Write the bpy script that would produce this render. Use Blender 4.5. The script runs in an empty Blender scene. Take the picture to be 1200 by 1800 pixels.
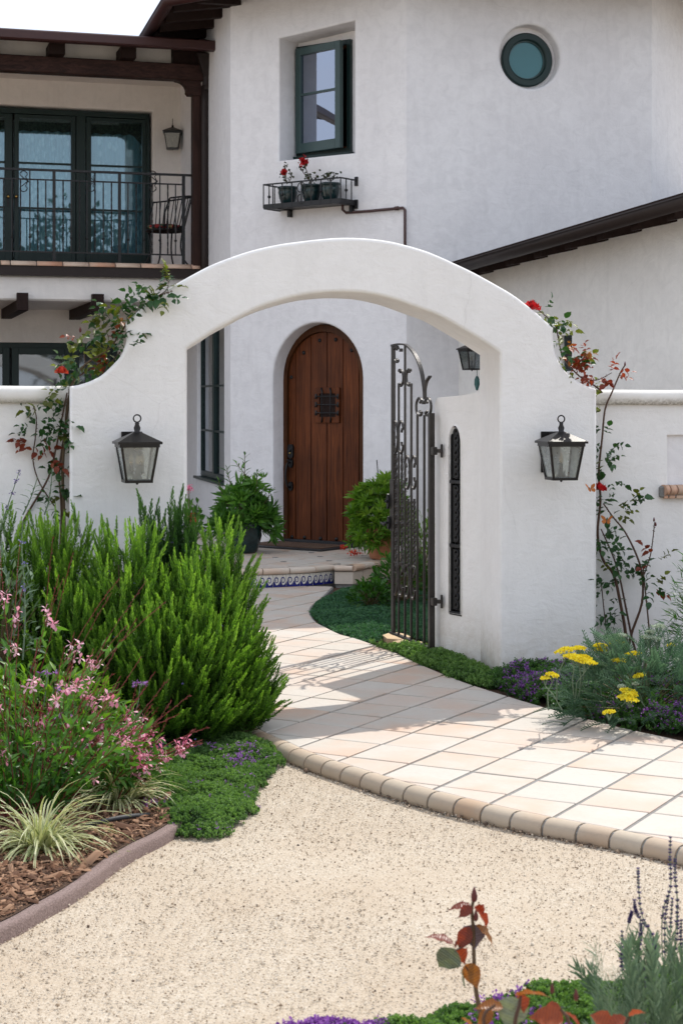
import bpy, bmesh, math, random
import numpy as np
from math import radians, sin, cos, pi, sqrt, atan2
from mathutils import Vector, Matrix, noise
from mathutils.geometry import tessellate_polygon
random.seed(11); rng = np.random.default_rng(7)
SC = bpy.context.scene
COL = SC.collection
# ---------------------------------------------------------------- camera, sky, sun, exposure
FPX, HY, HC = 3000.0, 700.0, 1.65
cd = bpy.data.cameras.new('camera'); cam = bpy.data.objects.new('camera', cd); COL.objects.link(cam)
cam.location = (0, 0, HC); cam.rotation_euler = (radians(90), 0, 0)
cd.sensor_fit = 'HORIZONTAL'; cd.sensor_width = 36; cd.lens = 90.0; cd.shift_y = -200/1200
cd.clip_start = .1; cd.clip_end = 3000
cd.dof.use_dof = True; cd.dof.focus_distance = 10.5; cd.dof.aperture_fstop = 13
SC.camera = cam
SUN = Vector((.436, .69, 1.0)).normalized()
SUN_EL = math.asin(SUN.z); SUN_AZ = atan2(SUN.x, SUN.y)
W = bpy.data.worlds.new('World'); SC.world = W; W.use_nodes = True
nt = W.node_tree; nt.nodes.clear()
out = nt.nodes.new('ShaderNodeOutputWorld'); bg = nt.nodes.new('ShaderNodeBackground')
sky = nt.nodes.new('ShaderNodeTexSky'); sky.sky_type = 'NISHITA'; sky.sun_disc = False
sky.sun_elevation = SUN_EL; sky.sun_rotation = SUN_AZ
sky.air_density = 1.0; sky.dust_density = .4; sky.ozone_density = 1.0
# thin high cloud over the whole sky
tc = nt.nodes.new('ShaderNodeTexCoord'); mp = nt.nodes.new('ShaderNodeMapping'); mp.inputs['Scale'].default_value = (1.0, 1.6, 3.2)
mp.inputs['Rotation'].default_value = (0, 0, .6)
nz = nt.nodes.new('ShaderNodeTexNoise'); nz.inputs['Scale'].default_value = 2.3; nz.inputs['Detail'].default_value = 7; nz.inputs['Roughness'].default_value = .62
nz.inputs['Distortion'].default_value = .5
rp = nt.nodes.new('ShaderNodeValToRGB'); rp.color_ramp.elements[0].position = .36; rp.color_ramp.elements[1].position = .66
rp.color_ramp.elements[0].color = (.78, .78, .78, 1); rp.color_ramp.elements[1].color = (1, 1, 1, 1)
mx = nt.nodes.new('ShaderNodeMix'); mx.data_type = 'RGBA'
mx.inputs[7].default_value = (3.4, 3.6, 4.05, 1)
nt.links.new(tc.outputs['Generated'], mp.inputs[0]); nt.links.new(mp.outputs[0], nz.inputs['Vector'])
nt.links.new(nz.outputs['Fac'], rp.inputs[0]); nt.links.new(rp.outputs['Color'], mx.inputs[0])
nt.links.new(sky.outputs[0], mx.inputs[6]); nt.links.new(mx.outputs[2], bg.inputs[0])
bg.inputs[1].default_value = .15
nt.links.new(bg.outputs[0], out.inputs[0])
sl = bpy.data.lights.new('sun', 'SUN'); sl.energy = 2.2; sl.angle = radians(.53); sl.color = (1, .955, .88)
so = bpy.data.objects.new('sun', sl); COL.objects.link(so)
so.rotation_euler = SUN.to_track_quat('Z', 'Y').to_euler(); so.location = (6, 8, 14)
SC.view_settings.view_transform = 'Standard'; SC.view_settings.look = 'None'
SC.view_settings.gamma = 1; SC.view_settings.exposure = 1.0; SC.view_settings.use_curve_mapping = False
SC.cycles.max_bounces = 8; SC.cycles.diffuse_bounces = 5; SC.cycles.transparent_max_bounces = 12

# ---------------------------------------------------------------- materials
def nodes(name):
    m = bpy.data.materials.new(name); m.use_nodes = True
    t = m.node_tree; b = t.nodes['Principled BSDF']
    return m, t, b
def N(t, typ, **kw):
    n = t.nodes.new(typ)
    for k, v in kw.items():
        if k in n.inputs: n.inputs[k].default_value = v
        else: setattr(n, k, v)
    return n
def L(t, a, b): t.links.new(a, b)
def rgba(c): return (c[0], c[1], c[2], 1)
def texco(t, scale=(1, 1, 1), rot=(0, 0, 0), which='Object'):
    a = N(t, 'ShaderNodeTexCoord'); m = N(t, 'ShaderNodeMapping'); m.inputs['Scale'].default_value = scale
    m.inputs['Rotation'].default_value = rot
    L(t, a.outputs[which], m.inputs[0]); return m.outputs[0]
def worldco(t):
    return N(t, 'ShaderNodeNewGeometry').outputs['Position']
def noise_n(t, vec, scale, detail=4, rough=.55, dist=0):
    n = N(t, 'ShaderNodeTexNoise'); n.inputs['Scale'].default_value = scale; n.inputs['Detail'].default_value = detail
    n.inputs['Roughness'].default_value = rough; n.inputs['Distortion'].default_value = dist
    L(t, vec, n.inputs['Vector']); return n.outputs['Fac']
def ramp(t, fac, stops):
    r = N(t, 'ShaderNodeValToRGB'); e = r.color_ramp.elements
    while len(e) < len(stops): e.new(.5)
    for i, (p, c) in enumerate(stops):
        e[i].position = p; e[i].color = rgba(c) if hasattr(c, '__len__') else (c, c, c, 1)
    L(t, fac, r.inputs[0]); return r.outputs['Color']
def mixc(t, fac, a, b, blend='MIX'):
    m = N(t, 'ShaderNodeMix'); m.data_type = 'RGBA'; m.blend_type = blend
    for s, v in ((0, fac), (6, a), (7, b)):
        if hasattr(v, 'is_linked') or hasattr(v, 'links'): L(t, v, m.inputs[s])
        else: m.inputs[s].default_value = v if s == 0 else rgba(v)
    return m.outputs[2]
def bump(t, b, h, strength=.3, dist=.01, prev=None):
    n = N(t, 'ShaderNodeBump'); n.inputs['Strength'].default_value = strength; n.inputs['Distance'].default_value = dist
    L(t, h, n.inputs['Height'])
    if prev is not None: L(t, prev, n.inputs['Normal'])
    if b is not None: L(t, n.outputs[0], b.inputs['Normal'])
    return n.outputs[0]
def stucco(name, c1, c2, mottle=.5, rough=.85, speck=True):
    m, t, b = nodes(name); p = worldco(t)
    n1 = noise_n(t, p, 1.3, 5, .6, .4); n2 = noise_n(t, p, 9, 6, .65, .8); n3 = noise_n(t, p, 60, 3, .6)
    a = mixc(t, ramp(t, n1, [(.35, 0), (.68, 1)]), c1, c2)
    c = mixc(t, ramp(t, n2, [(.42, 0), (.72, mottle)]), a, tuple(x*.86 for x in c2))
    if speck:
        s = noise_n(t, p, 150, 2, .5)
        c = mixc(t, ramp(t, s, [(.70, 0), (.76, .5)]), c, (.35, .31, .27))
    sz = N(t, 'ShaderNodeSeparateXYZ'); L(t, p, sz.inputs[0])
    mr = N(t, 'ShaderNodeMapRange'); L(t, sz.outputs[2], mr.inputs[0]); mr.inputs[1].default_value = .42; mr.inputs[2].default_value = .0
    st = N(t, 'ShaderNodeMath', operation='MULTIPLY'); L(t, mr.outputs[0], st.inputs[0]); L(t, ramp(t, noise_n(t, p, 14, 5, .7), [(.30, .15), (.70, .75)]), st.inputs[1])
    c = mixc(t, st.outputs[0], c, (.50, .42, .33))
    strk = N(t, 'ShaderNodeMapping'); strk.inputs['Scale'].default_value = (5, 5, .55); L(t, p, strk.inputs[0])
    c = mixc(t, ramp(t, noise_n(t, strk.outputs[0], 2.2, 5, .65), [(.52, 0), (.80, .30)]), c, tuple(x*.80 for x in c2))
    vo = N(t, 'ShaderNodeTexVoronoi'); vo.feature = 'DISTANCE_TO_EDGE'; vo.inputs['Scale'].default_value = 1.1
    wv = N(t, 'ShaderNodeMix'); wv.data_type = 'VECTOR'; wv.inputs[0].default_value = .12; L(t, p, wv.inputs[4])
    nc = N(t, 'ShaderNodeTexNoise'); nc.inputs['Scale'].default_value = 3; nc.inputs['Detail'].default_value = 6; L(t, p, nc.inputs['Vector']); L(t, nc.outputs['Color'], wv.inputs[5]); L(t, wv.outputs[1], vo.inputs['Vector'])
    cm = N(t, 'ShaderNodeMath', operation='MULTIPLY'); L(t, ramp(t, vo.outputs['Distance'], [(.0, .16), (.0035, 0)]), cm.inputs[0]); L(t, ramp(t, n1, [(.50, 0), (.60, 1)]), cm.inputs[1])
    c = mixc(t, cm.outputs[0], c, (.42, .40, .37))
    L(t, c, b.inputs['Base Color']); b.inputs['Roughness'].default_value = rough; b.inputs['Specular IOR Level'].default_value = .2
    tm = N(t, 'ShaderNodeMapping'); tm.inputs['Scale'].default_value = (1.0, 1.0, 2.3); tm.inputs['Rotation'].default_value = (.3, .5, .2); L(t, p, tm.inputs[0])
    n4 = noise_n(t, tm.outputs[0], 5.5, 3, .5, 1.6)
    b0 = bump(t, None, n4, .16, .02); b1 = bump(t, None, n2, .36, .014, b0); b2 = bump(t, b, n3, .3, .0035, b1)
    return m
def simple(name, c, rough=.6, metal=0, var=.12, scale=12, bumps=0, bscale=60, spec=.5):
    m, t, b = nodes(name); p = texco(t)
    n = noise_n(t, p, scale, 5, .6)
    col = mixc(t, ramp(t, n, [(.3, 0), (.7, 1)]), tuple(x*(1-var) for x in c), tuple(min(1, x*(1+var)) for x in c))
    L(t, col, b.inputs['Base Color']); b.inputs['Roughness'].default_value = rough; b.inputs['Metallic'].default_value = metal
    b.inputs['Specular IOR Level'].default_value = spec
    if bumps: bump(t, b, noise_n(t, p, bscale, 3), bumps, .004)
    return m
def wood(name, dark, light, axis=2, rough=.45, scale=1.0):
    m, t, b = nodes(name)
    sc = [26*scale]*3; sc[axis] = 1.3*scale
    oi = N(t, 'ShaderNodeObjectInfo')
    p0 = texco(t, tuple(sc)); add = N(t, 'ShaderNodeVectorMath', operation='ADD'); mul = N(t, 'ShaderNodeVectorMath', operation='SCALE')
    L(t, oi.outputs['Random'], mul.inputs['Scale']); mul.inputs[0].default_value = (40, 30, 20)
    L(t, p0, add.inputs[0]); L(t, mul.outputs[0], add.inputs[1]); p = add.outputs[0]
    n1 = noise_n(t, p, 1.0, 6, .65, 1.2)
    sc2 = [90*scale]*3; sc2[axis] = 3*scale
    n2 = noise_n(t, texco(t, tuple(sc2)), 1.0, 3, .6)
    n3 = noise_n(t, worldco(t), 2.2, 3)
    c = mixc(t, ramp(t, n1, [(.3, 0), (.7, 1)]), dark, light)
    c = mixc(t, ramp(t, n2, [(.5, 0), (.75, .6)]), c, tuple(x*.45 for x in dark))
    c = mixc(t, ramp(t, n3, [(.4, 0), (.7, .45)]), c, tuple(x*.6 for x in dark))
    L(t, c, b.inputs['Base Color']); b.inputs['Roughness'].default_value = rough; b.inputs['Specular IOR Level'].default_value = .18
    bump(t, b, n2, .3, .003); return m
def leafm(name, c0, c1, c2, trans=.3, rough=.45, tcol=None):
    """c0..c2 picked by the per-vertex 'tint' (old to new growth), random per leaf"""
    m, t, b = nodes(name)
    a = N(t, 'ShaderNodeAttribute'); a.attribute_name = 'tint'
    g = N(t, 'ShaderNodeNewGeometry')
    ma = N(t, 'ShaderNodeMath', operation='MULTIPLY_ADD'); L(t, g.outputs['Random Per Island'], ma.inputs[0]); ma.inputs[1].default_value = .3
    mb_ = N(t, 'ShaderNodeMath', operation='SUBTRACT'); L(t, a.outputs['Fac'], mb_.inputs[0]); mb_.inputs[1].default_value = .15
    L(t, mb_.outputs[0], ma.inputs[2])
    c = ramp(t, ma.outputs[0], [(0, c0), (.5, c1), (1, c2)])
    if name.endswith('leaf') or name.startswith('rose leaf'):                                  # blotches, paler midrib side veins and a slightly puckered surface
        q = texco(t); nn = noise_n(t, q, 70, 4, .6); c = mixc(t, ramp(t, nn, [(.35, 0), (.7, .55)]), c, tuple(x*.55 for x in c1))
        wv = N(t, 'ShaderNodeTexWave'); wv.inputs['Scale'].default_value = 55; wv.inputs['Distortion'].default_value = 1.5; L(t, q, wv.inputs['Vector']); wv.bands_direction = 'Y'
        c = mixc(t, ramp(t, wv.outputs['Fac'], [(.86, 0), (.97, .35)]), c, tuple(min(1, x*1.7) for x in c2)); bump(t, b, wv.outputs['Fac'], .35, .002)
    L(t, c, b.inputs['Base Color']); b.inputs['Roughness'].default_value = rough; b.inputs['Specular IOR Level'].default_value = .4
    tr = N(t, 'ShaderNodeBsdfTranslucent'); ms = N(t, 'ShaderNodeMixShader'); ms.inputs[0].default_value = trans
    tc_ = mixc(t, 1.0, c, tcol or (1.25, 1.35, .5), 'MULTIPLY'); L(t, tc_, tr.inputs['Color'])
    o = t.nodes['Material Output']; L(t, b.outputs[0], ms.inputs[1]); L(t, tr.outputs[0], ms.inputs[2]); L(t, ms.outputs[0], o.inputs['Surface'])
    return m
def glass(name, tint=(.5, .6, .62), refl=.35, rough=.01, thr=.7, refl_col=(.9, .95, 1)):
    m, t, b = nodes(name); t.nodes.remove(b)
    gl = N(t, 'ShaderNodeBsdfGlossy'); gl.inputs['Roughness'].default_value = rough; gl.inputs['Color'].default_value = rgba(refl_col)
    tr = N(t, 'ShaderNodeBsdfTransparent'); tr.inputs['Color'].default_value = rgba(tint)
    fr = N(t, 'ShaderNodeFresnel'); fr.inputs['IOR'].default_value = 1.5
    ad = N(t, 'ShaderNodeMath', operation='MULTIPLY_ADD'); L(t, fr.outputs[0], ad.inputs[0]); ad.inputs[1].default_value = 1 - refl; ad.inputs[2].default_value = refl
    n = noise_n(t, worldco(t), 1.7, 1); bp = bump(t, None, n, .08, .01); L(t, bp, gl.inputs['Normal'])
    ms = N(t, 'ShaderNodeMixShader'); L(t, ad.outputs[0], ms.inputs[0]); L(t, tr.outputs[0], ms.inputs[1]); L(t, gl.outputs[0], ms.inputs[2])
    L(t, ms.outputs[0], t.nodes['Material Output'].inputs['Surface']); return m

M = {}
M['stucco_tower'] = stucco('tower stucco', (.85, .835, .835), (.79, .772, .775), .55)
M['stucco_wing'] = stucco('wing stucco', (.84, .80, .755), (.78, .745, .70), .35, speck=False)
M['stucco_garage'] = stucco('garage stucco', (.84, .815, .775), (.78, .755, .715), .5, speck=False)
M['stucco_wall'] = stucco('garden wall stucco', (.87, .855, .835), (.83, .812, .785), .3)
M['green'] = simple('dark green paint', (.011, .028, .026), .42, 0, .1, spec=.35)
M['green_light'] = simple('green sash paint', (.030, .062, .060), .38, 0, .08)
M['iron'] = simple('black iron', (.009, .009, .010), .45, .2, .2, 30, .15, 140)
M['gate_iron'] = simple('bronze gate iron', (.042, .037, .034), .36, .4, .2, 25, .12, 120)
M['lamp_metal'] = simple('lantern bronze', (.012, .010, .009), .36, .3, .15, 40, .06, 200)
M['beam'] = wood('stained beam', (.018, .008, .006), (.070, .032, .024), 0, .6, .8)
M['beam_end'] = simple('rafter wood', (.020, .010, .008), .7, 0, .25, 20, spec=.2)
M['post'] = wood('stained post', (.018, .008, .006), (.058, .027, .020), 2, .6, .8)
M['gutter'] = simple('brown gutter metal', (.024, .016, .014), .5, .1, .1, spec=.3)
M['gutter_red'] = simple('oxblood gutter metal', (.045, .014, .012), .45, .1, .1)
M['door'] = wood('door wood', (.050, .012, .003), (.19, .052, .014), 2, .5)
M['door_frame'] = wood('door frame wood', (.045, .015, .005), (.12, .043, .014), 2, .5)
M['brass'] = simple('brass', (.55, .38, .13), .25, 1)
M['rubber'] = simple('black rubber', (.02, .02, .022), .6)
M['coir'] = simple('coir', (.10, .055, .032), .95, 0, .4, 60, .6, 200)
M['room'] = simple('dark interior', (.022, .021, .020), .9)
M['bulb'] = glass('bulb glass', (.95, .9, .8), .12)
M['lampglass'] = glass('seeded lantern glass', (.86, .88, .84), .10, .12)
_t = M['lampglass'].node_tree; _o = _t.nodes['Material Output']; _s = _o.inputs['Surface'].links[0].from_socket   # frosted, seeded old glass
_d = N(_t, 'ShaderNodeBsdfTranslucent'); _d.inputs['Color'].default_value = (.9, .95, .9, 1); _e = N(_t, 'ShaderNodeBsdfDiffuse'); _e.inputs['Color'].default_value = (.80, .84, .80, 1)
_a = N(_t, 'ShaderNodeMixShader'); L(_t, _d.outputs[0], _a.inputs[1]); L(_t, _e.outputs[0], _a.inputs[2])
_m = N(_t, 'ShaderNodeMixShader'); L(_t, ramp(_t, noise_n(_t, texco(_t), 30, 1), [(.3, .24), (.75, .30)]), _m.inputs[0]); L(_t, _s, _m.inputs[1]); L(_t, _a.outputs[0], _m.inputs[2]); L(_t, _m.outputs[0], _o.inputs['Surface'])
M['pot_glaze'] = simple('dark teal glaze', (.012, .030, .032), .12, 0, .5, 14)
M['terracotta'] = simple('terracotta', (.42, .17, .085), .75, 0, .25, 9, .2, 60)
M['pipe'] = simple('painted pipe', (.060, .025, .022), .4)
M['candle'] = simple('lamp socket', (.10, .10, .095), .5)
M['petal_red'] = leafm('red petals', (.30, .004, .008), (.50, .008, .012), (.62, .02, .02), .25, .5, (1.2, .7, .6))
M['petal_orange'] = leafm('coral petals', (.50, .03, .02), (.62, .06, .03), (.7, .12, .05), .25, .5, (1.2, .8, .6))

# ---------------------------------------------------------------- scene helpers
def tag(o, label=None, cat=None, group=None, kind=None):
    if label: o['label'] = label
    if cat: o['category'] = cat
    if group: o['group'] = group
    if kind: o['kind'] = kind
    return o
def thing(name, label=None, cat=None, loc=(0, 0, 0), group=None, kind=None):
    o = bpy.data.objects.new(name, None); COL.objects.link(o); o.location = loc; o.empty_display_size = .1
    return tag(o, label, cat, group, kind)
def wloc(p):
    v = Vector((0, 0, 0))
    while p is not None: v += p.location; p = p.parent
    return v
class MB:
    def __init__(s): s.v = []; s.f = []; s.s = []; s.mi = []; s.cur = 0
    def add(s, verts, faces, smooth=False):
        o = len(s.v); s.v += [tuple(v) for v in verts]
        for f in faces: s.f.append(tuple(i+o for i in f)); s.s.append(smooth); s.mi.append(s.cur)
        return s
    def box(s, c, d, R=None, bev=0):
        """box centre c, size d, R 3x3 orientation"""
        R = R or Matrix.Identity(3); c = Vector(c)
        if bev and min(d) > 2.2*bev:
            bm = bmesh.new(); bmesh.ops.create_cube(bm, size=1)
            for v in bm.verts: v.co = Vector((v.co.x*d[0], v.co.y*d[1], v.co.z*d[2]))
            bmesh.ops.bevel(bm, geom=bm.edges[:], offset=bev, segments=1, affect='EDGES')
            vs = [c + R @ v.co for v in bm.verts]; bm.verts.index_update()
            fs = [[v.index for v in f.verts] for f in bm.faces]; bm.free()
            return s.add(vs, fs)
        vs = [c + R @ Vector((x*d[0]/2, y*d[1]/2, z*d[2]/2)) for x in (-1, 1) for y in (-1, 1) for z in (-1, 1)]
        return s.add(vs, [(0, 1, 3, 2), (4, 6, 7, 5), (0, 4, 5, 1), (2, 3, 7, 6), (0, 2, 6, 4), (1, 5, 7, 3)])
    def hexa(s, a, b):
        """two matching quads a (4 pts) and b (4 pts)"""
        return s.add(list(a)+list(b), [(0, 1, 2, 3), (7, 6, 5, 4), (0, 4, 5, 1), (1, 5, 6, 2), (2, 6, 7, 3), (3, 7, 4, 0)])
    def prism(s, pts, vec, smooth=False):
        """closed polygon of 3-D points pushed along vec"""
        n = len(pts); vec = Vector(vec); a = [Vector(p) for p in pts]; b = [p+vec for p in a]
        tri = tessellate_polygon([a])
        fs = [tuple(t) for t in tri] + [tuple(i+n for i in reversed(t)) for t in tri]
        s.add(a+b, fs, False); o = len(s.v)-2*n
        for i in range(n):
            j = (i+1) % n; s.f.append((o+i, o+j, o+n+j, o+n+i)); s.s.append(smooth); s.mi.append(s.cur)
        return s
    def tube(s, pts, r, n=6, closed=False, smooth=True, flat=None, twist=0, cap=True, up=None):
        """flat=(a,b): rectangular section; r may be a list"""
        P = [Vector(p) for p in pts]; k = len(P)
        if k < 2: return s
        rs = r if hasattr(r, '__len__') else [r]*k
        T = []
        for i in range(k):
            a = P[(i-1) % k] if (closed or i > 0) else P[i]; b = P[(i+1) % k] if (closed or i < k-1) else P[i]
            d = (b-a); T.append(d.normalized() if d.length > 1e-9 else Vector((0, 0, 1)))
        u0 = Vector(up) if up is not None else (Vector((0, 0, 1)) if abs(T[0].z) < .9 else Vector((1, 0, 0)))
        U = (u0 - T[0]*u0.dot(T[0])).normalized(); o = len(s.v); m = 4 if flat else n
        for i in range(k):
            if up is not None:
                u1 = Vector(up); U2 = u1 - T[i]*u1.dot(T[i])
                if U2.length > 1e-3: U = U2.normalized()
            else:
                U = (U - T[i]*U.dot(T[i])).normalized()
            V = T[i].cross(U)
            tw = twist*i/max(1, k-1)
            for j in range(m):
                if flat:
                    x, y = [(-1, -1), (1, -1), (1, 1), (-1, 1)][j]; x *= flat[0]/2; y *= flat[1]/2
                    x, y = x*cos(tw)-y*sin(tw), x*sin(tw)+y*cos(tw)
                else:
                    a = 2*pi*j/m; x = cos(a)*rs[i]; y = sin(a)*rs[i]
                s.v.append(tuple(P[i]+U*x+V*y))
        for i in range(k if closed else k-1):
            i2 = (i+1) % k
            for j in range(m):
                j2 = (j+1) % m
                s.f.append((o+i*m+j, o+i*m+j2, o+i2*m+j2, o+i2*m+j)); s.s.append(smooth and not flat); s.mi.append(s.cur)
        if cap and not closed:
            s.f.append(tuple(o+j for j in range(m))); s.s.append(False); s.mi.append(s.cur)
            s.f.append(tuple(o+(k-1)*m+j for j in reversed(range(m)))); s.s.append(False); s.mi.append(s.cur)
        return s
    def lathe(s, c, prof, n=12, R=None, smooth=True):
        """prof: (radius, height) list about the z axis of R"""
        R = R or Matrix.Identity(3); c = Vector(c); o = len(s.v); k = len(prof)
        for (r, h) in prof:
            for j in range(n):
                a = 2*pi*j/n; s.v.append(tuple(c + R @ Vector((r*cos(a), r*sin(a), h))))
        for i in range(k-1):
            for j in range(n):
                j2 = (j+1) % n; s.f.append((o+i*n+j, o+i*n+j2, o+(i+1)*n+j2, o+(i+1)*n+j)); s.s.append(smooth); s.mi.append(s.cur)
        if prof[0][0] > 1e-4: s.f.append(tuple(o+j for j in reversed(range(n)))); s.s.append(False); s.mi.append(s.cur)
        if prof[-1][0] > 1e-4: s.f.append(tuple(o+(k-1)*n+j for j in range(n))); s.s.append(False); s.mi.append(s.cur)
        return s
    def ball(s, c, r, n=8, sq=1.0):
        return s.lathe(c, [(r*sin(pi*i/5)+1e-5, -r*sq*cos(pi*i/5)) for i in range(6)], n)
    def mesh(s, name, off=(0, 0, 0), recalc=True, mats=()):
        me = bpy.data.meshes.new(name); off = Vector(off)
        me.from_pydata([Vector(v)-off for v in s.v], [], s.f)
        me.polygons.foreach_set('use_smooth', s.s)
        me.polygons.foreach_set('material_index', s.mi)
        if recalc:
            bm = bmesh.new(); bm.from_mesh(me); bmesh.ops.recalc_face_normals(bm, faces=bm.faces); bm.to_mesh(me); bm.free()
        me.update(); return me
def part(name, mb, mat, parent=None, label=None, kind=None, origin=None, recalc=True):
    base = wloc(parent) if parent is not None else Vector((0, 0, 0))
    org = Vector(origin) if origin is not None else base
    me = mb.mesh(name, org, recalc)
    for m_ in (mat if isinstance(mat, (list, tuple)) else [mat]): me.materials.append(M[m_] if isinstance(m_, str) else m_)
    o = bpy.data.objects.new(name, me); COL.objects.link(o); o.parent = parent; o.location = org-base
    if label: o['label'] = label
    if kind: o['kind'] = kind
    return o
def copy_of(o, parent, loc=None, rot=None, mat=None):
    c = o.copy(); COL.objects.link(c); c.parent = parent
    if loc is not None: c.location = loc
    if rot is not None: c.rotation_euler = rot
    return c
def copy_tree(o, parent=None):
    kids = list(o.children); c = o.copy(); COL.objects.link(c); c.parent = parent
    for k in kids: copy_tree(k, c)
    return c

# ---------------------------------------------------------------- picture measurements to places
def G(px, py, z=0.0):
    y = FPX*(HC-z)/(py-HY); return Vector(((px-600)/FPX*y, y, z))
def AT(px, py, y):
    return Vector(((px-600)/FPX*y, y, HC+(HY-py)/FPX*y))
class Plane:
    """upright plane through o, running along angle a (0 = to the right, + = away)"""
    def __init__(s, o, deg):
        a = radians(deg); s.o = Vector((o[0], o[1], 0)); s.a = a
        s.u = Vector((cos(a), sin(a), 0)); s.n = Vector((-sin(a), cos(a), 0))
        s.R = Matrix((s.u, s.n, Vector((0, 0, 1)))).transposed()
    def uz(s, px, py, w=0.0):
        O = s.o+s.n*w; r = (px-600)/FPX
        t_ = (r*O.y-O.x)/(s.u.x-r*s.u.y); y = O.y+s.u.y*t_
        return (t_, HC+(HY-py)/FPX*y)
    def U(s, px, w=0.0): return s.uz(px, 700, w)[0]
    def P(s, u, z, w=0.0): v = s.o+s.u*u+s.n*w; return Vector((v.x, v.y, z))
    def px(s, px, py, w=0.0): u, z = s.uz(px, py, w); return s.P(u, z, w)
def offset(poly, d):
    n = len(poly); area = sum(poly[i][0]*poly[(i+1) % n][1]-poly[(i+1) % n][0]*poly[i][1] for i in range(n))
    sg = 1 if area > 0 else -1; res = []
    for i in range(n):
        p0, p1, p2 = poly[i-1], poly[i], poly[(i+1) % n]
        e1 = Vector((p1[0]-p0[0], p1[1]-p0[1])); e2 = Vector((p2[0]-p1[0], p2[1]-p1[1]))
        if e1.length < 1e-9 or e2.length < 1e-9: res.append(p1); continue
        e1.normalize(); e2.normalize(); n1 = Vector((e1.y, -e1.x))*sg; n2 = Vector((e2.y, -e2.x))*sg
        m = n1+n2
        if m.length < 1e-6: m = n1
        m.normalize(); k = d/max(.35, m.dot(n1)); res.append((p1[0]+m.x*k, p1[1]+m.y*k))
    return res
def slab(mb, P, outer, holes=(), w0=0.0, w1=.3, ro=0.0, rh=.02, shear=0.0, wav=0.0, back=True):
    """wall of real thickness with openings; edges rounded by ro (outside) and rh (openings)"""
    def pt(c, w):
        u, z = c
        if wav: ww = w + wav*(noise.noise(Vector((u*1.7, z*1.7, 3.1)))) if w < w0+.05 else w
        else: ww = w
        return P.P(u+shear*w, z, ww)
    seg = 4
    def rings(poly, r, sgn):
        out_ = []
        if r > 0:
            for k in range(seg+1):
                th = pi/2*k/seg; out_.append((offset(poly, sgn*r*(1-sin(th))), w0+r*(1-cos(th))))
            for k in range(seg+1):
                th = pi/2*(1-k/seg); out_.append((offset(poly, sgn*r*(1-sin(th))), w1-r*(1-cos(th))))
        else: out_ = [(poly, w0), (poly, w1)]
        return out_
    RO = rings(outer, ro, -1); RH = [rings(h, rh, 1) for h in holes]
    for idx, face in ((0, w0), (-1, w1)):
        if idx == -1 and not back: continue
        loops = [RO[idx][0]]+[r[idx][0] for r in RH]
        flat = [pt(c, face) for lp in loops for c in lp]
        tri = tessellate_polygon([[Vector((c[0], c[1], 0)) for c in lp] for lp in loops])
        mb.add(flat, [tuple(t) for t in tri], False)
    for rr in [RO]+RH:
        n = len(rr[0][0]); vs = [pt(c, w) for lp, w in rr for c in lp]; fs = []
        for k in range(len(rr)-1):
            for i in range(n):
                j = (i+1) % n; fs.append((k*n+i, k*n+j, (k+1)*n+j, (k+1)*n+i))
        mb.add(vs, fs, True)
    return mb
def rect(u0, z0, u1, z1): return [(u0, z0), (u1, z0), (u1, z1), (u0, z1)]
def smooth_path(pts, k=6):
    """Catmull-Rom through points (tuples of any length)"""
    P = [Vector(p) for p in pts]; res = []
    for i in range(len(P)-1):
        p0 = P[i-1] if i else P[0]*2-P[1]; p1 = P[i]; p2 = P[i+1]; p3 = P[i+2] if i+2 < len(P) else P[-1]*2-P[-2]
        for j in range(k):
            t_ = j/k
            res.append(.5*((2*p1)+(p2-p0)*t_+(2*p0-5*p1+4*p2-p3)*t_*t_+(3*p1-p0-3*p2+p3)*t_**3))
    res.append(P[-1]); return res
# ---------------------------------------------------------------- the site's main planes
PA = Plane((.917, 9.9), 15.5)            # front face of the arched wall
BDEG = 36.0
D0 = (-.188, 17.1); a_ = radians(BDEG)
PB = Plane(D0, -BDEG)                    # tower face with the front door
u1 = PB.U(714); u0 = PB.U(405)
V1 = PB.P(u1, 0); V0 = PB.P(u0, 0)
PC = Plane(V1, 15.0)                     # tower face with the round window
V2 = PC.P(PC.U(1145), 0)
PT = Plane(V0, -76.0)                    # tower side face (u runs towards the camera)
PD = Plane(V2, 60.0)
LP = Plane((-1.66, 19.2), 16.0)          # front of the balcony wing (u=0 at the post)
LREC = 2.0                               # how far its walls sit behind the balcony edge
ROOFZ = 5.72
SUNLIT = None

# ================================================================ HOUSE
house = thing('house', 'white stucco house with an octagonal tower, a balcony and an arched wooden front door', 'house', (V1.x, V1.y, 0))
def arch_pts(uc, hw, zs, zt, n=20, z0=0.0, rise=None):
    """round-headed opening outline, counter-clockwise"""
    pts = [(uc-hw, z0), (uc+hw, z0)]
    for i in range(n+1):
        a = pi*i/n; pts.append((uc+hw*cos(a), zs+(zt-zs)*sin(a)))
    return pts
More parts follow.
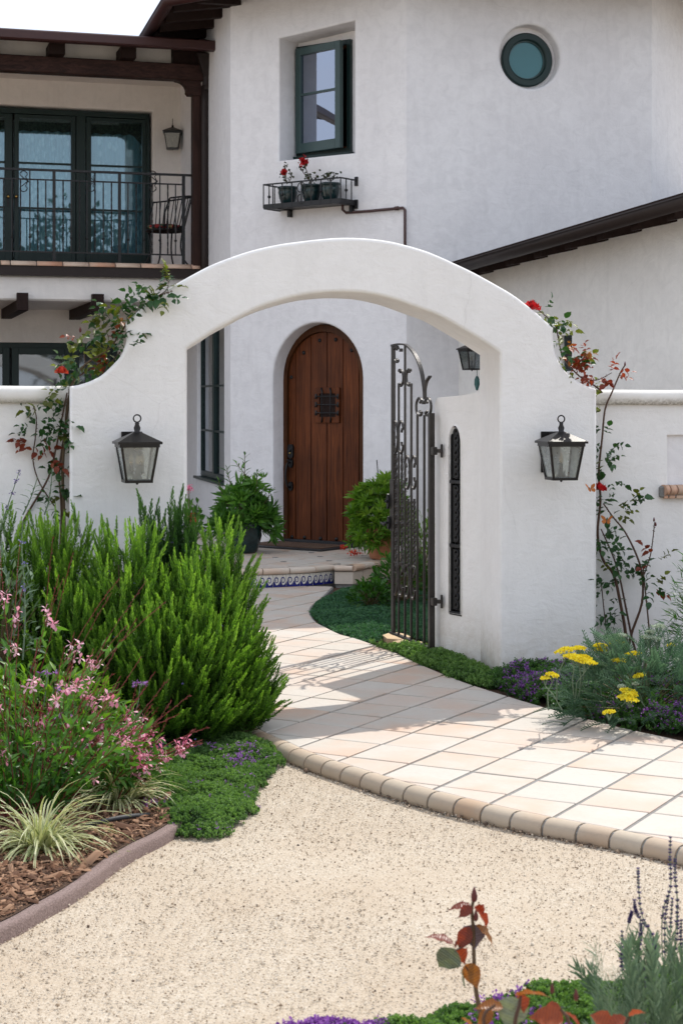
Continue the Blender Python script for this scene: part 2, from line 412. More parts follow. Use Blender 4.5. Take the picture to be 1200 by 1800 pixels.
# ---- tower face B : window recess + door recess
ul, _ = PB.uz(490, 280); ur, _ = PB.uz(622.5, 270)
zt = .5*(PB.uz(490, 62)[1]+PB.uz(622, 40)[1]); zb = .5*(PB.uz(490, 286)[1]+PB.uz(622, 264)[1])
winB = [(ul, zb), (ur, zb), (ur+.0, zt+.03), (ul, zt-.03)]
dl, _ = PB.uz(479, 960); dr, _ = PB.uz(636.5, 960)
DW = .19                                  # door set back
dfl = PB.U(497, DW); dfr = PB.U(637.5, DW)
duc = .5*(dl+dr); dhw = .5*(dr-dl)
dzt = PB.uz(560, 567)[1]; dzs = dzt-dhw*1.0
doorB = arch_pts(duc, dhw, dzs, dzt, 24, .165)
wall = MB(); slab(wall, PB, rect(u0, -.25, u1, 6.2), [winB, doorB], 0, .36, 0, .022)
part('tower_wall', wall, 'stucco_tower', house)
# ---- tower face C : round window
rcx, rcz = PC.uz(931.5, 98.5); rr_o = .5*(PC.U(984.5)-PC.U(879)); RW = .13
circ = [(rcx+rr_o*cos(2*pi*i/40), rcz+rr_o*1.0*sin(2*pi*i/40)) for i in range(40)]
wall = MB(); slab(wall, PC, rect(0, -.25, PC.U(1145), 6.2), [circ], 0, .36, 0, .03)
part('tower_wall', wall, 'stucco_tower', house)
# ---- tower side face A with tall casement
aw1 = PT.U(393.5); aw0 = PT.U(346)        # u grows towards the camera => to the right in the picture
az0 = PT.uz(392, 853)[1]; az1 = 2.72
wall = MB(); slab(wall, PT, rect(-3.9, -.25, 0, 6.2), [rect(aw0, az0, aw1, az1)], 0, .3, 0, .02)
part('tower_wall', wall, 'stucco_tower', house)
wall = MB(); slab(wall, PD, rect(0, -.25, 3.2, 6.2), [], 0, .3, 0, 0)
part('tower_wall', wall, 'stucco_tower', house)
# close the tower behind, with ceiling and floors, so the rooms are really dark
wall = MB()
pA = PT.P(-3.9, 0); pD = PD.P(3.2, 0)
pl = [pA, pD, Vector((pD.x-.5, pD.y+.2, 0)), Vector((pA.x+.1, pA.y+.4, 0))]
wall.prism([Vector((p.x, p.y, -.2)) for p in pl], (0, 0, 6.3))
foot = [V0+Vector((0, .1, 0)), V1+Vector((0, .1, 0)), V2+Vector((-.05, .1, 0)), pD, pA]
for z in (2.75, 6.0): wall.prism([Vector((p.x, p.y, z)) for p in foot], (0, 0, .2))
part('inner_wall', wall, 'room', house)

# ---- roof of the tower: thin slab over the walls with overhang, boards, rafter tails and gutter
over = .62
def eave_line(P, ua, ub, z=ROOFZ): return P.P(ua, z, -over), P.P(ub, z, -over)
def meet(p, d, q, e):
    det = d.x*(-e.y)+d.y*e.x; r = q-p; t_ = (r.x*(-e.y)+r.y*e.x)/det; return p+d*t_
eA = PT.P(0, ROOFZ, -over); eB = PB.P(0, ROOFZ, -over); eC = PC.P(0, ROOFZ, -over); eD = PD.P(0, ROOFZ, -over)
cAB = meet(eA, PT.u, eB, PB.u); cBC = meet(eB, PB.u, eC, PC.u); cCD = meet(eC, PC.u, eD, PD.u)
# far end of face A's eave as seen at the picture's (228,83)
r_ = (230-600)/FPX; t_ = (r_*eA.y-eA.x)/(PT.u.x-r_*PT.u.y); eFar = eA+PT.u*t_
eDend = PD.P(3.4, ROOFZ, -over)
corners = [eFar, cAB, cBC, cCD, eDend]
apex = Vector((.6, 20.6, 7.2))
roof = MB()
low = corners+[Vector((pD.x, pD.y+1, ROOFZ)), Vector((eFar.x+1.8, eFar.y+.25, ROOFZ))]
n = len(low); up_ = [Vector((p.x+(apex.x-p.x)*.0, p.y, p.z+.10)) for p in low]
vs = [Vector((p.x, p.y, p.z+.05)) for p in low]+[apex-Vector((0, 0, .06))]+[Vector((p.x, p.y, p.z+.12)) for p in low]+[apex+Vector((0, 0, .05))]
fs = [(i, (i+1) % n, n) for i in range(n)]+[(n+1+i, n+1+(i+1) % n, 2*n+1) for i in range(n)]+[(i, (i+1) % n, n+1+(i+1) % n, n+1+i) for i in range(n)]
roof.add(vs, fs)
roof_o = part('roof', roof, 'beam_end', house)
def rafter_row(P, ua, ub, step=.56):
    u = ua
    while u < ub:
        mb = MB(); c = P.P(u, ROOFZ-.015, -over*.5+.03)
        e0 = P.P(u, 0, -over+.02); e1 = P.P(u, 0, .02); dz = .09
        w = P.u*.045
        a = [e0-w+Vector((0, 0, ROOFZ-.07)), e0+w+Vector((0, 0, ROOFZ-.07)), e0+w+Vector((0, 0, ROOFZ+.045)), e0-w+Vector((0, 0, ROOFZ+.045))]
        b = [e1-w+Vector((0, 0, ROOFZ-.07+dz)), e1+w+Vector((0, 0, ROOFZ-.07+dz)), e1+w+Vector((0, 0, ROOFZ+.045+dz)), e1-w+Vector((0, 0, ROOFZ+.045+dz))]
        mb.hexa(a, b); part('rafter', mb, 'beam_end', roof_o); u += step
rafter_row(PT, -2.6, .2, .52); rafter_row(PB, u0+.1, u1, .52); rafter_row(PC, .1, PC.U(1145), .6)
def gutter(path, mat, parent, r=.065, name='gutter', close=True):
    mb = MB(); P = [Vector(p) for p in path]; k = len(P); prof = []
    for j in range(9):
        a = pi+pi*j/8; prof.append((r*cos(a), r*sin(a)))
    prof += [(r*.9, .012), (r*1.12, .012), (r*1.12, 0)]
    prof = [(-r*1.12, 0), (-r*1.12, .012), (-r*.9, .012)]+prof
    for i in range(k):
        d = (P[min(i+1, k-1)]-P[max(i-1, 0)]); d.z = 0; d.normalize(); s_ = Vector((d.y, -d.x, 0))
        for (x, z) in prof: mb.v.append(tuple(P[i]+s_*x+Vector((0, 0, z))))
    m_ = len(prof)
    for i in range(k-1):
        for j in range(m_-1):
            mb.f.append((i*m_+j, i*m_+j+1, (i+1)*m_+j+1, (i+1)*m_+j)); mb.s.append(True); mb.mi.append(0)
    for i in (0, k-1):
        mb.f.append(tuple(i*m_+j for j in range(3, 12))); mb.s.append(False); mb.mi.append(0)
    return part(name, mb, mat, parent)
off_ = lambda P: -P.n*.05
gutter([eFar+off_(PT), cAB+off_(PT)*.8+off_(PB)*.5, cBC+off_(PB), cCD+off_(PC), eDend+off_(PD)], 'gutter_red', house, .07)

# ---- joinery helpers
def frame_rect(P, u0, z0, u1, z1, t, w0, w1, mb=None, tb=None):
    mb = mb or MB(); tb = tb or t
    zc = (z0+z1)/2; uc = (u0+u1)/2; wc = (w0+w1)/2; d = abs(w1-w0)
    for (cu, cz, du, dz) in ((u0+t/2, zc, t, z1-z0), (u1-t/2, zc, t, z1-z0), (uc, z0+tb/2, u1-u0-2*t, tb), (uc, z1-t/2, u1-u0-2*t, t)):
        mb.box(P.P(cu, cz, wc), (du, d, dz), P.R, .004)
    return mb
def pane(P, u0, z0, u1, z1, w, mat, parent, name='glass'):
    mb = MB(); mb.box(P.P((u0+u1)/2, (z0+z1)/2, w), (u1-u0, .006, z1-z0), P.R); return part(name, mb, mat, parent)
M['glass_blue'] = glass('blue tinted pane', (.74, .88, .90), .12, .01, refl_col=(.62, .76, .84))
M['glass_sash'] = glass('clear sash pane', (.34, .40, .42), .40, .01, refl_col=(.70, .78, .95))
M['glass_teal'] = simple('teal glazed pane', (.045, .175, .20), .12, 0, .06, 2)
M['glass_clear'] = glass('clear pane', (.55, .6, .62), .16, .01)
# ---- upstairs casement in face B
FW = .33
fl, fr = PB.U(523.5, FW), PB.U(619.5, FW)
fz0 = .5*(PB.uz(522, 279, FW)[1]+PB.uz(619, 267, FW)[1]); fz1 = .5*(PB.uz(522, 83, FW)[1]+PB.uz(619, 69, FW)[1])
win = part('window', frame_rect(PB, fl, fz0, fr, fz1, .05, FW-.04, FW+.06), 'green', house)
mb = MB(); mb.box(PB.P((fl+fr)/2, fz0-.012, FW-.05), (fr-fl+.05, .09, .035), PB.R, .005); part('sill', mb, 'green', win)
# lining of bare wood and plaster strip round the frame
mb = frame_rect(PB, fl+.05, fz0+.05, fr-.05, fz1-.05, .025, FW-.01, FW+.10); part('frame_lining', mb, 'door_frame', win)
mb = frame_rect(PB, ul-.05, zb-.05, ur+.08, zt+.10, .05, FW+.01, FW+.05)
mb = MB()
for (a0, b0, a1, b1) in ((ul-.06, zb-.08, fl+.01, zt+.1), (fr-.01, zb-.08, ur+.1, zt+.1), (fl+.01, fz1-.01, fr-.01, zt+.1), (fl+.01, zb-.08, fr-.01, fz0+.01)):
    mb.box(PB.P((a0+a1)/2, (b0+b1)/2, FW+.02), (a1-a0, .04, b1-b0), PB.R)
part('wall_infill', mb, 'stucco_tower', house)
# open sash, hinged at the left and swung outwards
hinge = PB.P(fl+.03, 0, FW-.05); sw = 9.0
PS = Plane(hinge, -BDEG-sw); sww = (fr-fl)-.045; s0, s1 = fz0+.035, fz1-.03
sash = part('sash', frame_rect(PS, 0, s0, sww, s1, .075, -.03, .02, tb=.10), 'green_light', win)
zm = s0+(s1-s0)*.555
mb = MB(); mb.box(PS.P(sww/2, zm, -.008), (sww-.15, .03, .022), PS.R); part('glazing_bar', mb, 'green_light', sash) if False else None
o_ = part('glazing_bar', mb, 'green_light', win)
pane(PS, .07, s0+.09, sww-.07, zm, -.002, 'glass_sash', win); pane(PS, .07, zm, sww-.07, s1-.07, -.0021, 'glass_sash', win)
# reveal a curtain behind it
mb = MB(); pts = [PB.P(fl+.1+.02*i, 0, FW+.22+.02*sin(i*1.9)) for i in range(8)]
vs = [(p.x, p.y, fz0+.03) for p in pts]+[(p.x, p.y, fz1) for p in pts]
mb.add(vs, [(i, i+1, i+9, i+8) for i in range(7)], True)
M['curtain'] = simple('plum curtain', (.09, .055, .06), .9); part('curtain', mb, 'curtain', win, recalc=False)
# ---- round window
gcx, gcz = PC.uz(925, 105, RW); gr = .5*(PC.U(969.5, RW)-PC.U(880.5, RW))
def ringmb(P, uc, zc, ro_, ri_, w0, w1, n=40):
    mb = MB(); vs = []; fs = []
    for i in range(n):
        a = 2*pi*i/n
        for (r, w) in ((ro_, w0+.012), (ro_-.012, w0), (ri_+.012, w0), (ri_, w0+.012), (ri_, w1), (ro_, w1)):
            vs.append(P.P(uc+r*cos(a), zc+r*sin(a), w))
    for i in range(n):
        j = (i+1) % n
        for k in range(6): fs.append((i*6+k, i*6+(k+1) % 6, j*6+(k+1) % 6, j*6+k))
    return mb.add(vs, fs, False)
rw = part('window', ringmb(PC, gcx, gcz, gr, gr-.075, RW-.03, RW+.05), 'green', house)
mb = ringmb(PC, gcx, gcz, gr-.074, gr-.088, RW+.0, RW+.04); part('glazing_bead', mb, 'green_light', rw)
mb = MB(); mb.prism([PC.P(gcx+(gr-.06)*cos(2*pi*i/32), gcz+(gr-.06)*sin(2*pi*i/32), RW+.02) for i in range(32)], PC.n*.006)
part('glass', mb, 'glass_teal', rw)
mb = MB(); cc = [(rcx+(rr_o+.2)*cos(2*pi*i/32), rcz+(rr_o+.2)*sin(2*pi*i/32)) for i in range(32)]
slab(mb, PC, cc, [[(gcx+(gr-.01)*cos(2*pi*i/32), gcz+(gr-.01)*sin(2*pi*i/32)) for i in range(32)]], RW+.012, RW+.06, 0, 0)
part('wall_infill', mb, 'stucco_tower', house)

# ---- tall casement in the side face
TW = .065
t0, t1 = PT.U(356, TW), PT.U(397, TW); tz0 = az0+.03
uu0, uu1 = PT.U(354.5, TW), aw1-.01
wn = part('window', frame_rect(PT, uu0, tz0, uu1, az1, .06, TW-.02, TW+.05), 'green', house)
mb = MB(); mb.box(PT.P((uu0+uu1)/2, az0+.012, TW-.04), (uu1-uu0+.02, .12, .03), PT.R, .004); part('sill', mb, 'green', wn)
um = uu0+(uu1-uu0)*.5
mb = MB(); mb.box(PT.P(um, (tz0+az1)/2, TW), (.11, .05, az1-tz0-.12), PT.R); part('mullion', mb, 'green', wn)
for zz in (PT.uz(379, 678, TW)[1], PT.uz(379, 758, TW)[1]):
    for (a, b) in ((uu0+.06, um-.055), (um+.055, uu1-.06)):
        mb = MB(); mb.box(PT.P((a+b)/2, zz, TW), (b-a, .03, .022), PT.R); part('glazing_bar', mb, 'green', wn)
for (a, b) in ((uu0+.06, um-.055), (um+.055, uu1-.06)): pane(PT, a, tz0+.06, b, az1-.06, TW+.01, 'glass_clear', wn)
mb = MB(); mb.box(PT.P((aw0-.1+uu0)/2, (az0+az1)/2, TW+.05), (uu0-aw0+.1, .1, az1-az0+.1), PT.R); part('wall_infill', mb, 'stucco_tower', house)
# blind behind it
mb = MB(); mb.box(PT.P((uu0+uu1)/2, (tz0+az1)/2, TW+.2), (uu1-uu0, .01, az1-tz0), PT.R)
M['blind'] = simple('pale blind', (.30, .28, .28), .9); part('blind', mb, 'blind', wn)

# ---- front door (thing's part; planks, studs, grille and handle are its own pieces)
dz0 = .19
def dz(px, py): return PB.uz(px, py, DW)
fuc = .5*(dfl+dfr); fhw = .5*(dfr-dfl); fzt = PB.uz(567, 575, DW)[1]; fzs = fzt-fhw
mb = MB(); tk = .045
outer = arch_pts(fuc, fhw+.03, fzs, fzt+.03, 28, dz0-.03); inner = arch_pts(fuc+.012, fhw-tk, fzs, fzt-tk, 28, dz0)
slab(mb, PB, outer, [inner], DW-.012, DW+.10, 0, .004)
door = part('front_door', mb, 'door_frame', house)
# dark board behind the plank joints
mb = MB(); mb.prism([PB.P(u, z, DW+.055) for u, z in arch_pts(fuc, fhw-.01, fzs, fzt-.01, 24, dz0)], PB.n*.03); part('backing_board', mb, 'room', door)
xs = [504, 520, 547.3, 575.3, 603.7, 631.7]; us = [PB.U(x, DW+.03) for x in xs]
ri = fhw-tk-.004; ucc = fuc+.012
gL, gR = PB.U(553.5, DW), PB.U(596, DW); gT, gBm = PB.uz(575, 681, DW)[1], PB.uz(575, 743, DW)[1]
for i in range(5):
    a, b = us[i]+.004, us[i+1]-.004
    a = max(a, ucc-ri+.002); b = min(b, ucc+ri-.002)
    top = [(u, fzs+sqrt(max(0, ri*ri-(u-ucc)**2))) for u in [b+(a-b)*k/10 for k in range(11)]]
    poly = [(a, dz0+.012), (b, dz0+.012)]+top
    mb = MB(); slab(mb, PB, poly, [], DW+.022, DW+.056, .004, 0); part('plank', mb, 'door', door)
def stud(px, py, parent=door):
    u, z = PB.uz(px, py, DW+.01); mb = MB()
    R = PB.R @ Matrix.Rotation(radians(90), 3, 'X')
    mb.lathe(PB.P(u, z, DW+.022), [(.021, 0), (.020, .006), (.013, .014), (1e-4, .018)], 10, R); part('stud', mb, 'iron', parent)
for p in ((532.7, 619.7), (560.7, 598), (589, 596.7), (617, 615.3), (510.7, 663), (512, 944), (534, 945), (562, 947), (590, 948), (617, 949.5)): stud(*p)
mb = MB(); mb.box(PB.P((us[0]+us[-1])/2, dz0-.005, DW+.0), (us[-1]-us[0]+.02, .10, .035), PB.R, .004); part('threshold', mb, 'rubber', door)
# speakeasy grille: small wooden frame, dark hole, wrought bars with splayed ends
gd = DW+.022
mb = MB(); slab(mb, PB, rect(gL, gBm, gR, gT), [rect(gL+.055, gBm+.06, gR-.05, gT-.06)], gd-.022, gd-.001, .003, .003); grl = part('speakeasy_frame', mb, 'door', door)
mb = MB(); mb.box(PB.P((gL+gR)/2, (gT+gBm)/2, gd-.003), (gR-gL-.09, .006, gT-gBm-.1), PB.R); part('peephole', mb, 'beam_end', door)
mb = MB(); gw = gR-gL; gh = gT-gBm
for k in range(3):
    z = gBm+gh*(.28+.235*k)
    mb.tube([PB.P(gL+.006, z-.02, gd-.024), PB.P(gL+.03, z, gd-.034), PB.P(gL+gw*.3, z, gd-.05), PB.P(gR-gw*.3, z, gd-.05), PB.P(gR-.03, z, gd-.034), PB.P(gR-.006, z-.02, gd-.024)], [.010, .0065, .006, .006, .0065, .010], 6)
    for uu in (gL+.015, gR-.015): mb.box(PB.P(uu, z, gd-.026), (.022, .008, .05), PB.R)
for k in range(2):
    u = gL+gw*(.33+.36*k)
    mb.tube([PB.P(u-.018, gT-.006, gd-.024), PB.P(u, gT-.05, gd-.036), PB.P(u, gT-.08, gd-.045), PB.P(u, gBm+.08, gd-.045), PB.P(u, gBm+.05, gd-.036), PB.P(u-.012, gBm+.006, gd-.024)], [.012, .007, .006, .006, .007, .012], 6)
part('speakeasy_bars', mb, 'iron', door)
# deadbolt and handle
hu, hz = PB.uz(510, 793, DW); mb = MB()
mb.prism([PB.P(hu+x, hz+z, DW-.004) for x, z in ((-.02, -.07), (.02, -.07), (.034, -.045), (.034, .045), (.02, .07), (-.02, .07), (-.034, .045), (-.034, -.045))], PB.n*.026)
mb.ball(PB.P(hu, hz+.01, DW-.006), .018, 8); part('deadbolt', mb, 'iron', door)
mb = MB(); mb.ball(PB.P(hu, hz-.02, DW-.006), .011, 8); part('keyhole', mb, 'brass', door)
_, h1 = PB.uz(510, 814, DW); _, h2 = PB.uz(510, 858, DW); mb = MB()
for z in (h1, h2+.02): mb.prism([PB.P(hu+.03*cos(k*pi/4+.39), z+.05*sin(k*pi/4+.39), DW-.002) for k in range(8)], PB.n*.024)
mb.tube(smooth_path([PB.P(hu, h1+.01, DW-.012), PB.P(hu-.004, h1-.02, DW-.055), PB.P(hu-.006, (h1+h2)/2, DW-.07), PB.P(hu, h2+.03, DW-.05), PB.P(hu, h2+.01, DW-.01)], 6), .011, 7)
mb.box(PB.P(hu+.004, h1+.035, DW-.03), (.024, .05, .012), PB.R, .003); part('door_handle', mb, 'iron', door)

# ================= balcony wing (parts of the same house)
PLD = Plane(LP.P(0, 0, LREC), 16.0)
zfloor = 3.17
# upper wall with door opening
lo0, lo1 = -4.2, PLD.U(264); ztop_open = .5*(PLD.uz(260, 199)[1]+PLD.uz(40, 188)[1]); zdb = zfloor
wU = MB(); slab(wU, PLD, rect(-5.0, zfloor-.02, .75, 5.9), [rect(lo0, zfloor+.0, lo1+.03, ztop_open+.03)], 0, .25, 0, .015)
part('wing_wall', wU, 'stucco_wing', house)
# lower wall with window opening
lwz1 = PLD.uz(100, 602)[1]; lwz0 = .9
wL = MB(); slab(wL, PLD, rect(-5.0, -.2, 1.1, zfloor-.24), [rect(-4.0, lwz0, -.55, lwz1)], 0, .25, 0, .015)
part('wing_wall', wL, 'stucco_wing', house)
# balcony slab: stucco band, soffit, metal drip edge, tile coping
bz1 = LP.uz(150, 486)[1]; bz0 = LP.uz(150, 529)[1]
def lbox(u0, u1, w0, w1, z0, z1, mb=None, bev=0):
    mb = mb or MB(); mb.box(LP.P((u0+u1)/2, (z0+z1)/2, (w0+w1)/2), (u1-u0, w1-w0, z1-z0), LP.R, bev); return mb
sR = LP.U(366)
part('balcony_slab', lbox(-5, sR+.0, .03, LREC+.02, bz0, bz1+.001, None, .02), 'stucco_wing', house)
part('balcony_floor', lbox(-5, .35, .02, LREC, bz1+.001, zfloor-.045), 'terracotta', house)
dz_t = LP.uz(150, 468)[1]
mb = lbox(-5, .02+.08, -.05, .05, bz1, dz_t-.004)
part('drip_edge', mb, 'gutter', house)
# coping tiles along the balcony edge
def tilemat(name, cols, rough=.65):
    m, t, b = nodes(name); oi = N(t, 'ShaderNodeObjectInfo'); p = worldco(t)
    add = N(t, 'ShaderNodeVectorMath', operation='ADD'); sc = N(t, 'ShaderNodeVectorMath', operation='SCALE'); sc.inputs[0].default_value = (31, 17, 9)
    L(t, oi.outputs['Random'], sc.inputs['Scale']); L(t, p, add.inputs[0]); L(t, sc.outputs[0], add.inputs[1])
    n1 = noise_n(t, add.outputs[0], 2.6, 3, .5, .3); n2 = noise_n(t, p, 34, 4, .65); n3 = noise_n(t, p, 7, 4, .6)
    c = mixc(t, ramp(t, n1, [(.42, 0), (.66, 1)]), cols[0], cols[1])
    rr = ramp(t, oi.outputs['Random'], [(0, .0), (1, 1.0)])
    c2 = mixc(t, rr, c, cols[2]); c = mixc(t, .55, c, c2)
    c = mixc(t, ramp(t, n2, [(.45, 0), (.8, .35)]), c, tuple(x*.78 for x in cols[0]))
    c = mixc(t, ramp(t, n3, [(.5, 0), (.8, .3)]), c, tuple(x*.82 for x in cols[2]))
    L(t, c, b.inputs['Base Color']); b.inputs['Roughness'].default_value = rough; b.inputs['Specular IOR Level'].default_value = .3
    bump(t, b, n2, .22, .004); return m
M['tile'] = tilemat('saltillo paving tile', ((.52, .465, .40), (.55, .385, .285), (.545, .515, .47)))
M['nose'] = tilemat('clay bullnose tile', ((.42, .34, .255), (.41, .285, .19), (.465, .40, .315)))
M['coping'] = tilemat('clay coping tile', ((.60, .42, .30), (.55, .24, .13), (.66, .56, .46)))
M['grout'] = simple('grey grout', (.23, .225, .215), .9, 0, .2, 40, .2)
cop = part('balcony_coping', lbox(-5, .06, -.03, .10, dz_t-.02, dz_t+.028), 'grout', house)
edges = [0, 17.5, 63.5, 109.5, 155.5, 201.5, 246, 289.5, 334.5, 351]; edges = [-45, -90][::-1]+edges
for a, b in zip(edges[:-1], edges[1:]):
    ua, ub = LP.U(a)+.006, LP.U(b)-.006; mb = MB(); prof = []
    for k in range(7):
        th = pi*k/6; prof.append((-.035+.075*(-cos(th))*.9+.03, dz_t-.005+.052*sin(th)))
    prof = [(-.07, dz_t-.006)]+prof+[(.10, dz_t-.006)]
    mb.prism([LP.P(ua, z, w) for w, z in prof], LP.u*(ub-ua), True); part('coping_tile', mb, 'coping', cop)
# beams poking out under the slab
for (pxl, pxr, pt_, pb_, backx, backy) in ((30.5, 50, 514, 545, 14, 563), (162.5, 183, 516, 547, 143, 564), (-105, -85, 512, 543, -120, 561)):
    ua, ub = LP.U(pxl, -.1), LP.U(pxr, -.1); z1_ = LP.uz(pxl, pt_, -.1)[1]; z0_ = LP.uz(pxl, pb_, -.1)[1]
    mb = lbox(ua, ub, -.10, LREC-.01, z0_, bz0-.002)
    mb.box(LP.P((ua+ub)/2, (z0_+z1_)/2, -.04), (ub-ua-.002, .115, z1_-z0_), LP.R)
    part('beam', mb, 'beam_end', house)
# roof edge: beam, rafter ends, fascia gutter, frieze wall, soffit
bmz0 = LP.uz(150, 133)[1]; bmz1 = LP.uz(150, 104.5)[1]
part('roof_beam', lbox(-5, LP.U(356), -.09, .07, bmz0, bmz1, None, .008), 'beam', house)
def corbel():
    ua, ub = LP.U(306), LP.U(353); za = bmz0; h = .165; mb = MB(); pts = [(ua, za-.002)]
    for k in range(7):
        th = pi/2*k/6; pts.append((ua+.015+(ub-ua)*.38*sin(th), za-.012-.105*(1-cos(th))))
    pts += [(ua+(ub-ua)*.42, za-h+.03), (ua+(ub-ua)*.5, za-h), (ub-.01, za-h), (ub-.01, za-.002)]
    mb.prism([LP.P(u, z, -.07) for u, z in pts], LP.n*.12); part('corbel', mb, 'beam', house)
corbel()
rz = LP.uz(150, 88)[1]
for px in (99, 224, -20):
    uc = LP.U(px+1, -.2); part('rafter', lbox(uc-.085, uc+.085, -.24, .6, bmz1+.004, bmz1+.125), 'beam_end', house)
part('frieze_wall', lbox(-5, LP.U(304), .12, .2, bmz1-.05, bmz1+.2), 'stucco_wing', house)
part('frieze_post', lbox(LP.U(305), .12, .0, .2, bmz1+.0, bmz1+.2), 'beam_end', house)
gz = LP.uz(150, 84)[1]
rf = MB()
rf.hexa([LP.P(-5.5, gz+.03, -.45), LP.P(.4, gz+.03, -.45), LP.P(.4, gz+.07, -.45), LP.P(-5.5, gz+.07, -.45)],
        [LP.P(-5.5, gz+.62, 3.4), LP.P(.4, gz+.62, 3.4), LP.P(.4, gz+.66, 3.4), LP.P(-5.5, gz+.66, 3.4)])
part('roof', rf, 'beam_end', house)
mb = MB(); pth = [LP.P(u, gz, -.50) for u in (-5.5, .28)]
part('gutter', lbox(-5.5, .33, -.56, -.44, gz-.055, gz+.055, None, .015), 'gutter_red', house)
# balcony ceiling
part('balcony_ceiling', lbox(-5, .3, .2, LREC+.05, bmz1+.12, bmz1+.16), 'stucco_wing', house)
# side wall closing the wing at the left, and dark rooms behind the doors
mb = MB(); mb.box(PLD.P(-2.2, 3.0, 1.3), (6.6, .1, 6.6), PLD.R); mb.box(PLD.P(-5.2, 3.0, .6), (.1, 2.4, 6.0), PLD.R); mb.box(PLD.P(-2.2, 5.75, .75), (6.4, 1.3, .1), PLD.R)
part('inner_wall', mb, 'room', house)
# post and downspout
zbm = bmz0-.16
part('post', lbox(LP.U(337.5), LP.U(352), -.05, .07, zfloor-.06, zbm+.0, None, .006), 'post', house)
du = LP.U(361, -.09); mb = MB()
zh = LP.uz(357, 95, -.09)[1]
mb.hexa([LP.P(LP.U(346, -.14), zh, -.16), LP.P(LP.U(370, -.14), zh, -.16), LP.P(LP.U(370, -.14), zh, .0), LP.P(LP.U(346, -.14), zh, .0)],
        [LP.P(du-.03, zh-.24, -.13), LP.P(du+.05, zh-.24, -.13), LP.P(du+.05, zh-.24, -.03), LP.P(du-.03, zh-.24, -.03)])
z2 = LP.uz(357, 150, -.09)[1]
mb.tube(smooth_path([LP.P(du+.01, zh-.2, -.08), LP.P(du+.012, z2+.05, -.08), LP.P(du-.0, z2-.06, -.08), LP.P(du-.005, z2-.2, -.08), LP.P(du-.005, bz0-.02, -.08)], 4), .045, 8)
part('downspout', mb, 'gutter', house)
# ---- French doors
FD = .10
def pdx(px, w=FD): return PLD.U(px, w)
zt_f = ztop_open; fd = MB()
zsill = zfloor-.02
frm = MB()
frm.box(PLD.P((lo0+pdx(262))/2, zt_f-.03, FD+.02), (pdx(262)-lo0, .1, .06), PLD.R)
frm.box(PLD.P(pdx(259.5), (zsill+zt_f)/2, FD+.02), (pdx(262)-pdx(257), .1, zt_f-zsill), PLD.R)
frm.box(PLD.P((pdx(134)+pdx(150))/2, (zsill+zt_f)/2, FD+.02), (pdx(150)-pdx(134), .08, zt_f-zsill-.12), PLD.R)
frenchdoors = part('french_doors', frm, 'green', house)
lace, t, b = nodes('lace curtain')
w_ = N(t, 'ShaderNodeTexVoronoi'); w_.inputs['Scale'].default_value = 15; L(t, texco(t, (1, 1, .5)), w_.inputs['Vector'])
c = ramp(t, w_.outputs['Distance'], [(.2, (.90, .92, .93)), (.45, (.50, .57, .62))]); L(t, c, b.inputs['Base Color']); b.inputs['Roughness'].default_value = .9
M['lace'] = lace
zb_mid = PLD.uz(80, 287, FD)[1]; zb_mid2 = PLD.uz(80, 366, FD)[1]; gt = PLD.uz(80, 209, FD)[1]; gb = PLD.uz(80, 443, FD)[1]
leaves = [(-84, 22, -74, 8), (24.5, 133, 33, 125), (151, 257, 160, 249.5)]
for li, (a, b, ga, gb_x) in enumerate(leaves):
    ua, ub, g0, g1 = pdx(a)+.003, pdx(b)-.003, pdx(ga), pdx(gb_x)
    mb = MB(); zc = (zsill+zt_f-.06)/2; h = zt_f-.07-zsill
    mb.box(PLD.P((ua+g0)/2, zc, FD), (g0-ua, .05, h), PLD.R, .004); mb.box(PLD.P((g1+ub)/2, zc, FD), (ub-g1, .05, h), PLD.R, .004)
    mb.box(PLD.P((g0+g1)/2, (gt+zt_f-.07)/2, FD), (g1-g0, .05, zt_f-.07-gt), PLD.R); mb.box(PLD.P((g0+g1)/2, (zsill+gb)/2, FD), (g1-g0, .05, gb-zsill), PLD.R)
    for z in (zb_mid, zb_mid2): mb.box(PLD.P((g0+g1)/2, z, FD), (g1-g0, .03, .022), PLD.R)
    part('door_leaf', mb, 'green', frenchdoors)
    pane(PLD, g0-.005, gb-.005, g1+.005, gt+.005, FD+.012, 'glass_blue', frenchdoors)
    mb = MB(); k = 46; amp = .03 if li < 2 else .012; vs = []
    for i in range(k+1):
        u = g0-.05+(g1-g0+.1)*i/k; w = FD+.12+amp*sin(i*1.15+li)+.012*sin(i*.41)
        vs.append(PLD.P(u, gb-.1, w)); vs.append(PLD.P(u, gt-.0, w))
    mb.add(vs, [(2*i, 2*i+2, 2*i+3, 2*i+1) for i in range(k)], True); part('curtain', mb, 'lace', frenchdoors, recalc=False)
    mb = MB(); vs = []; k = 16
    for i in range(k+1):
        u = g0-.03+(g1-g0+.06)*i/k; d = .14+.01*sin(i*2.)+(.16*max(0, (i-13)/3) if li == 2 else 0)
        vs += [PLD.P(u, gt-d, FD+.06+.006*(i % 2)), PLD.P(u, gt+.02, FD+.06)]
    mb.add(vs, [(2*i, 2*i+2, 2*i+3, 2*i+1) for i in range(k)], True)
    M.setdefault('valance', simple('patterned valance', (.16, .13, .10), .9, 0, .8, 40)); part('valance', mb, 'valance', frenchdoors, recalc=False)
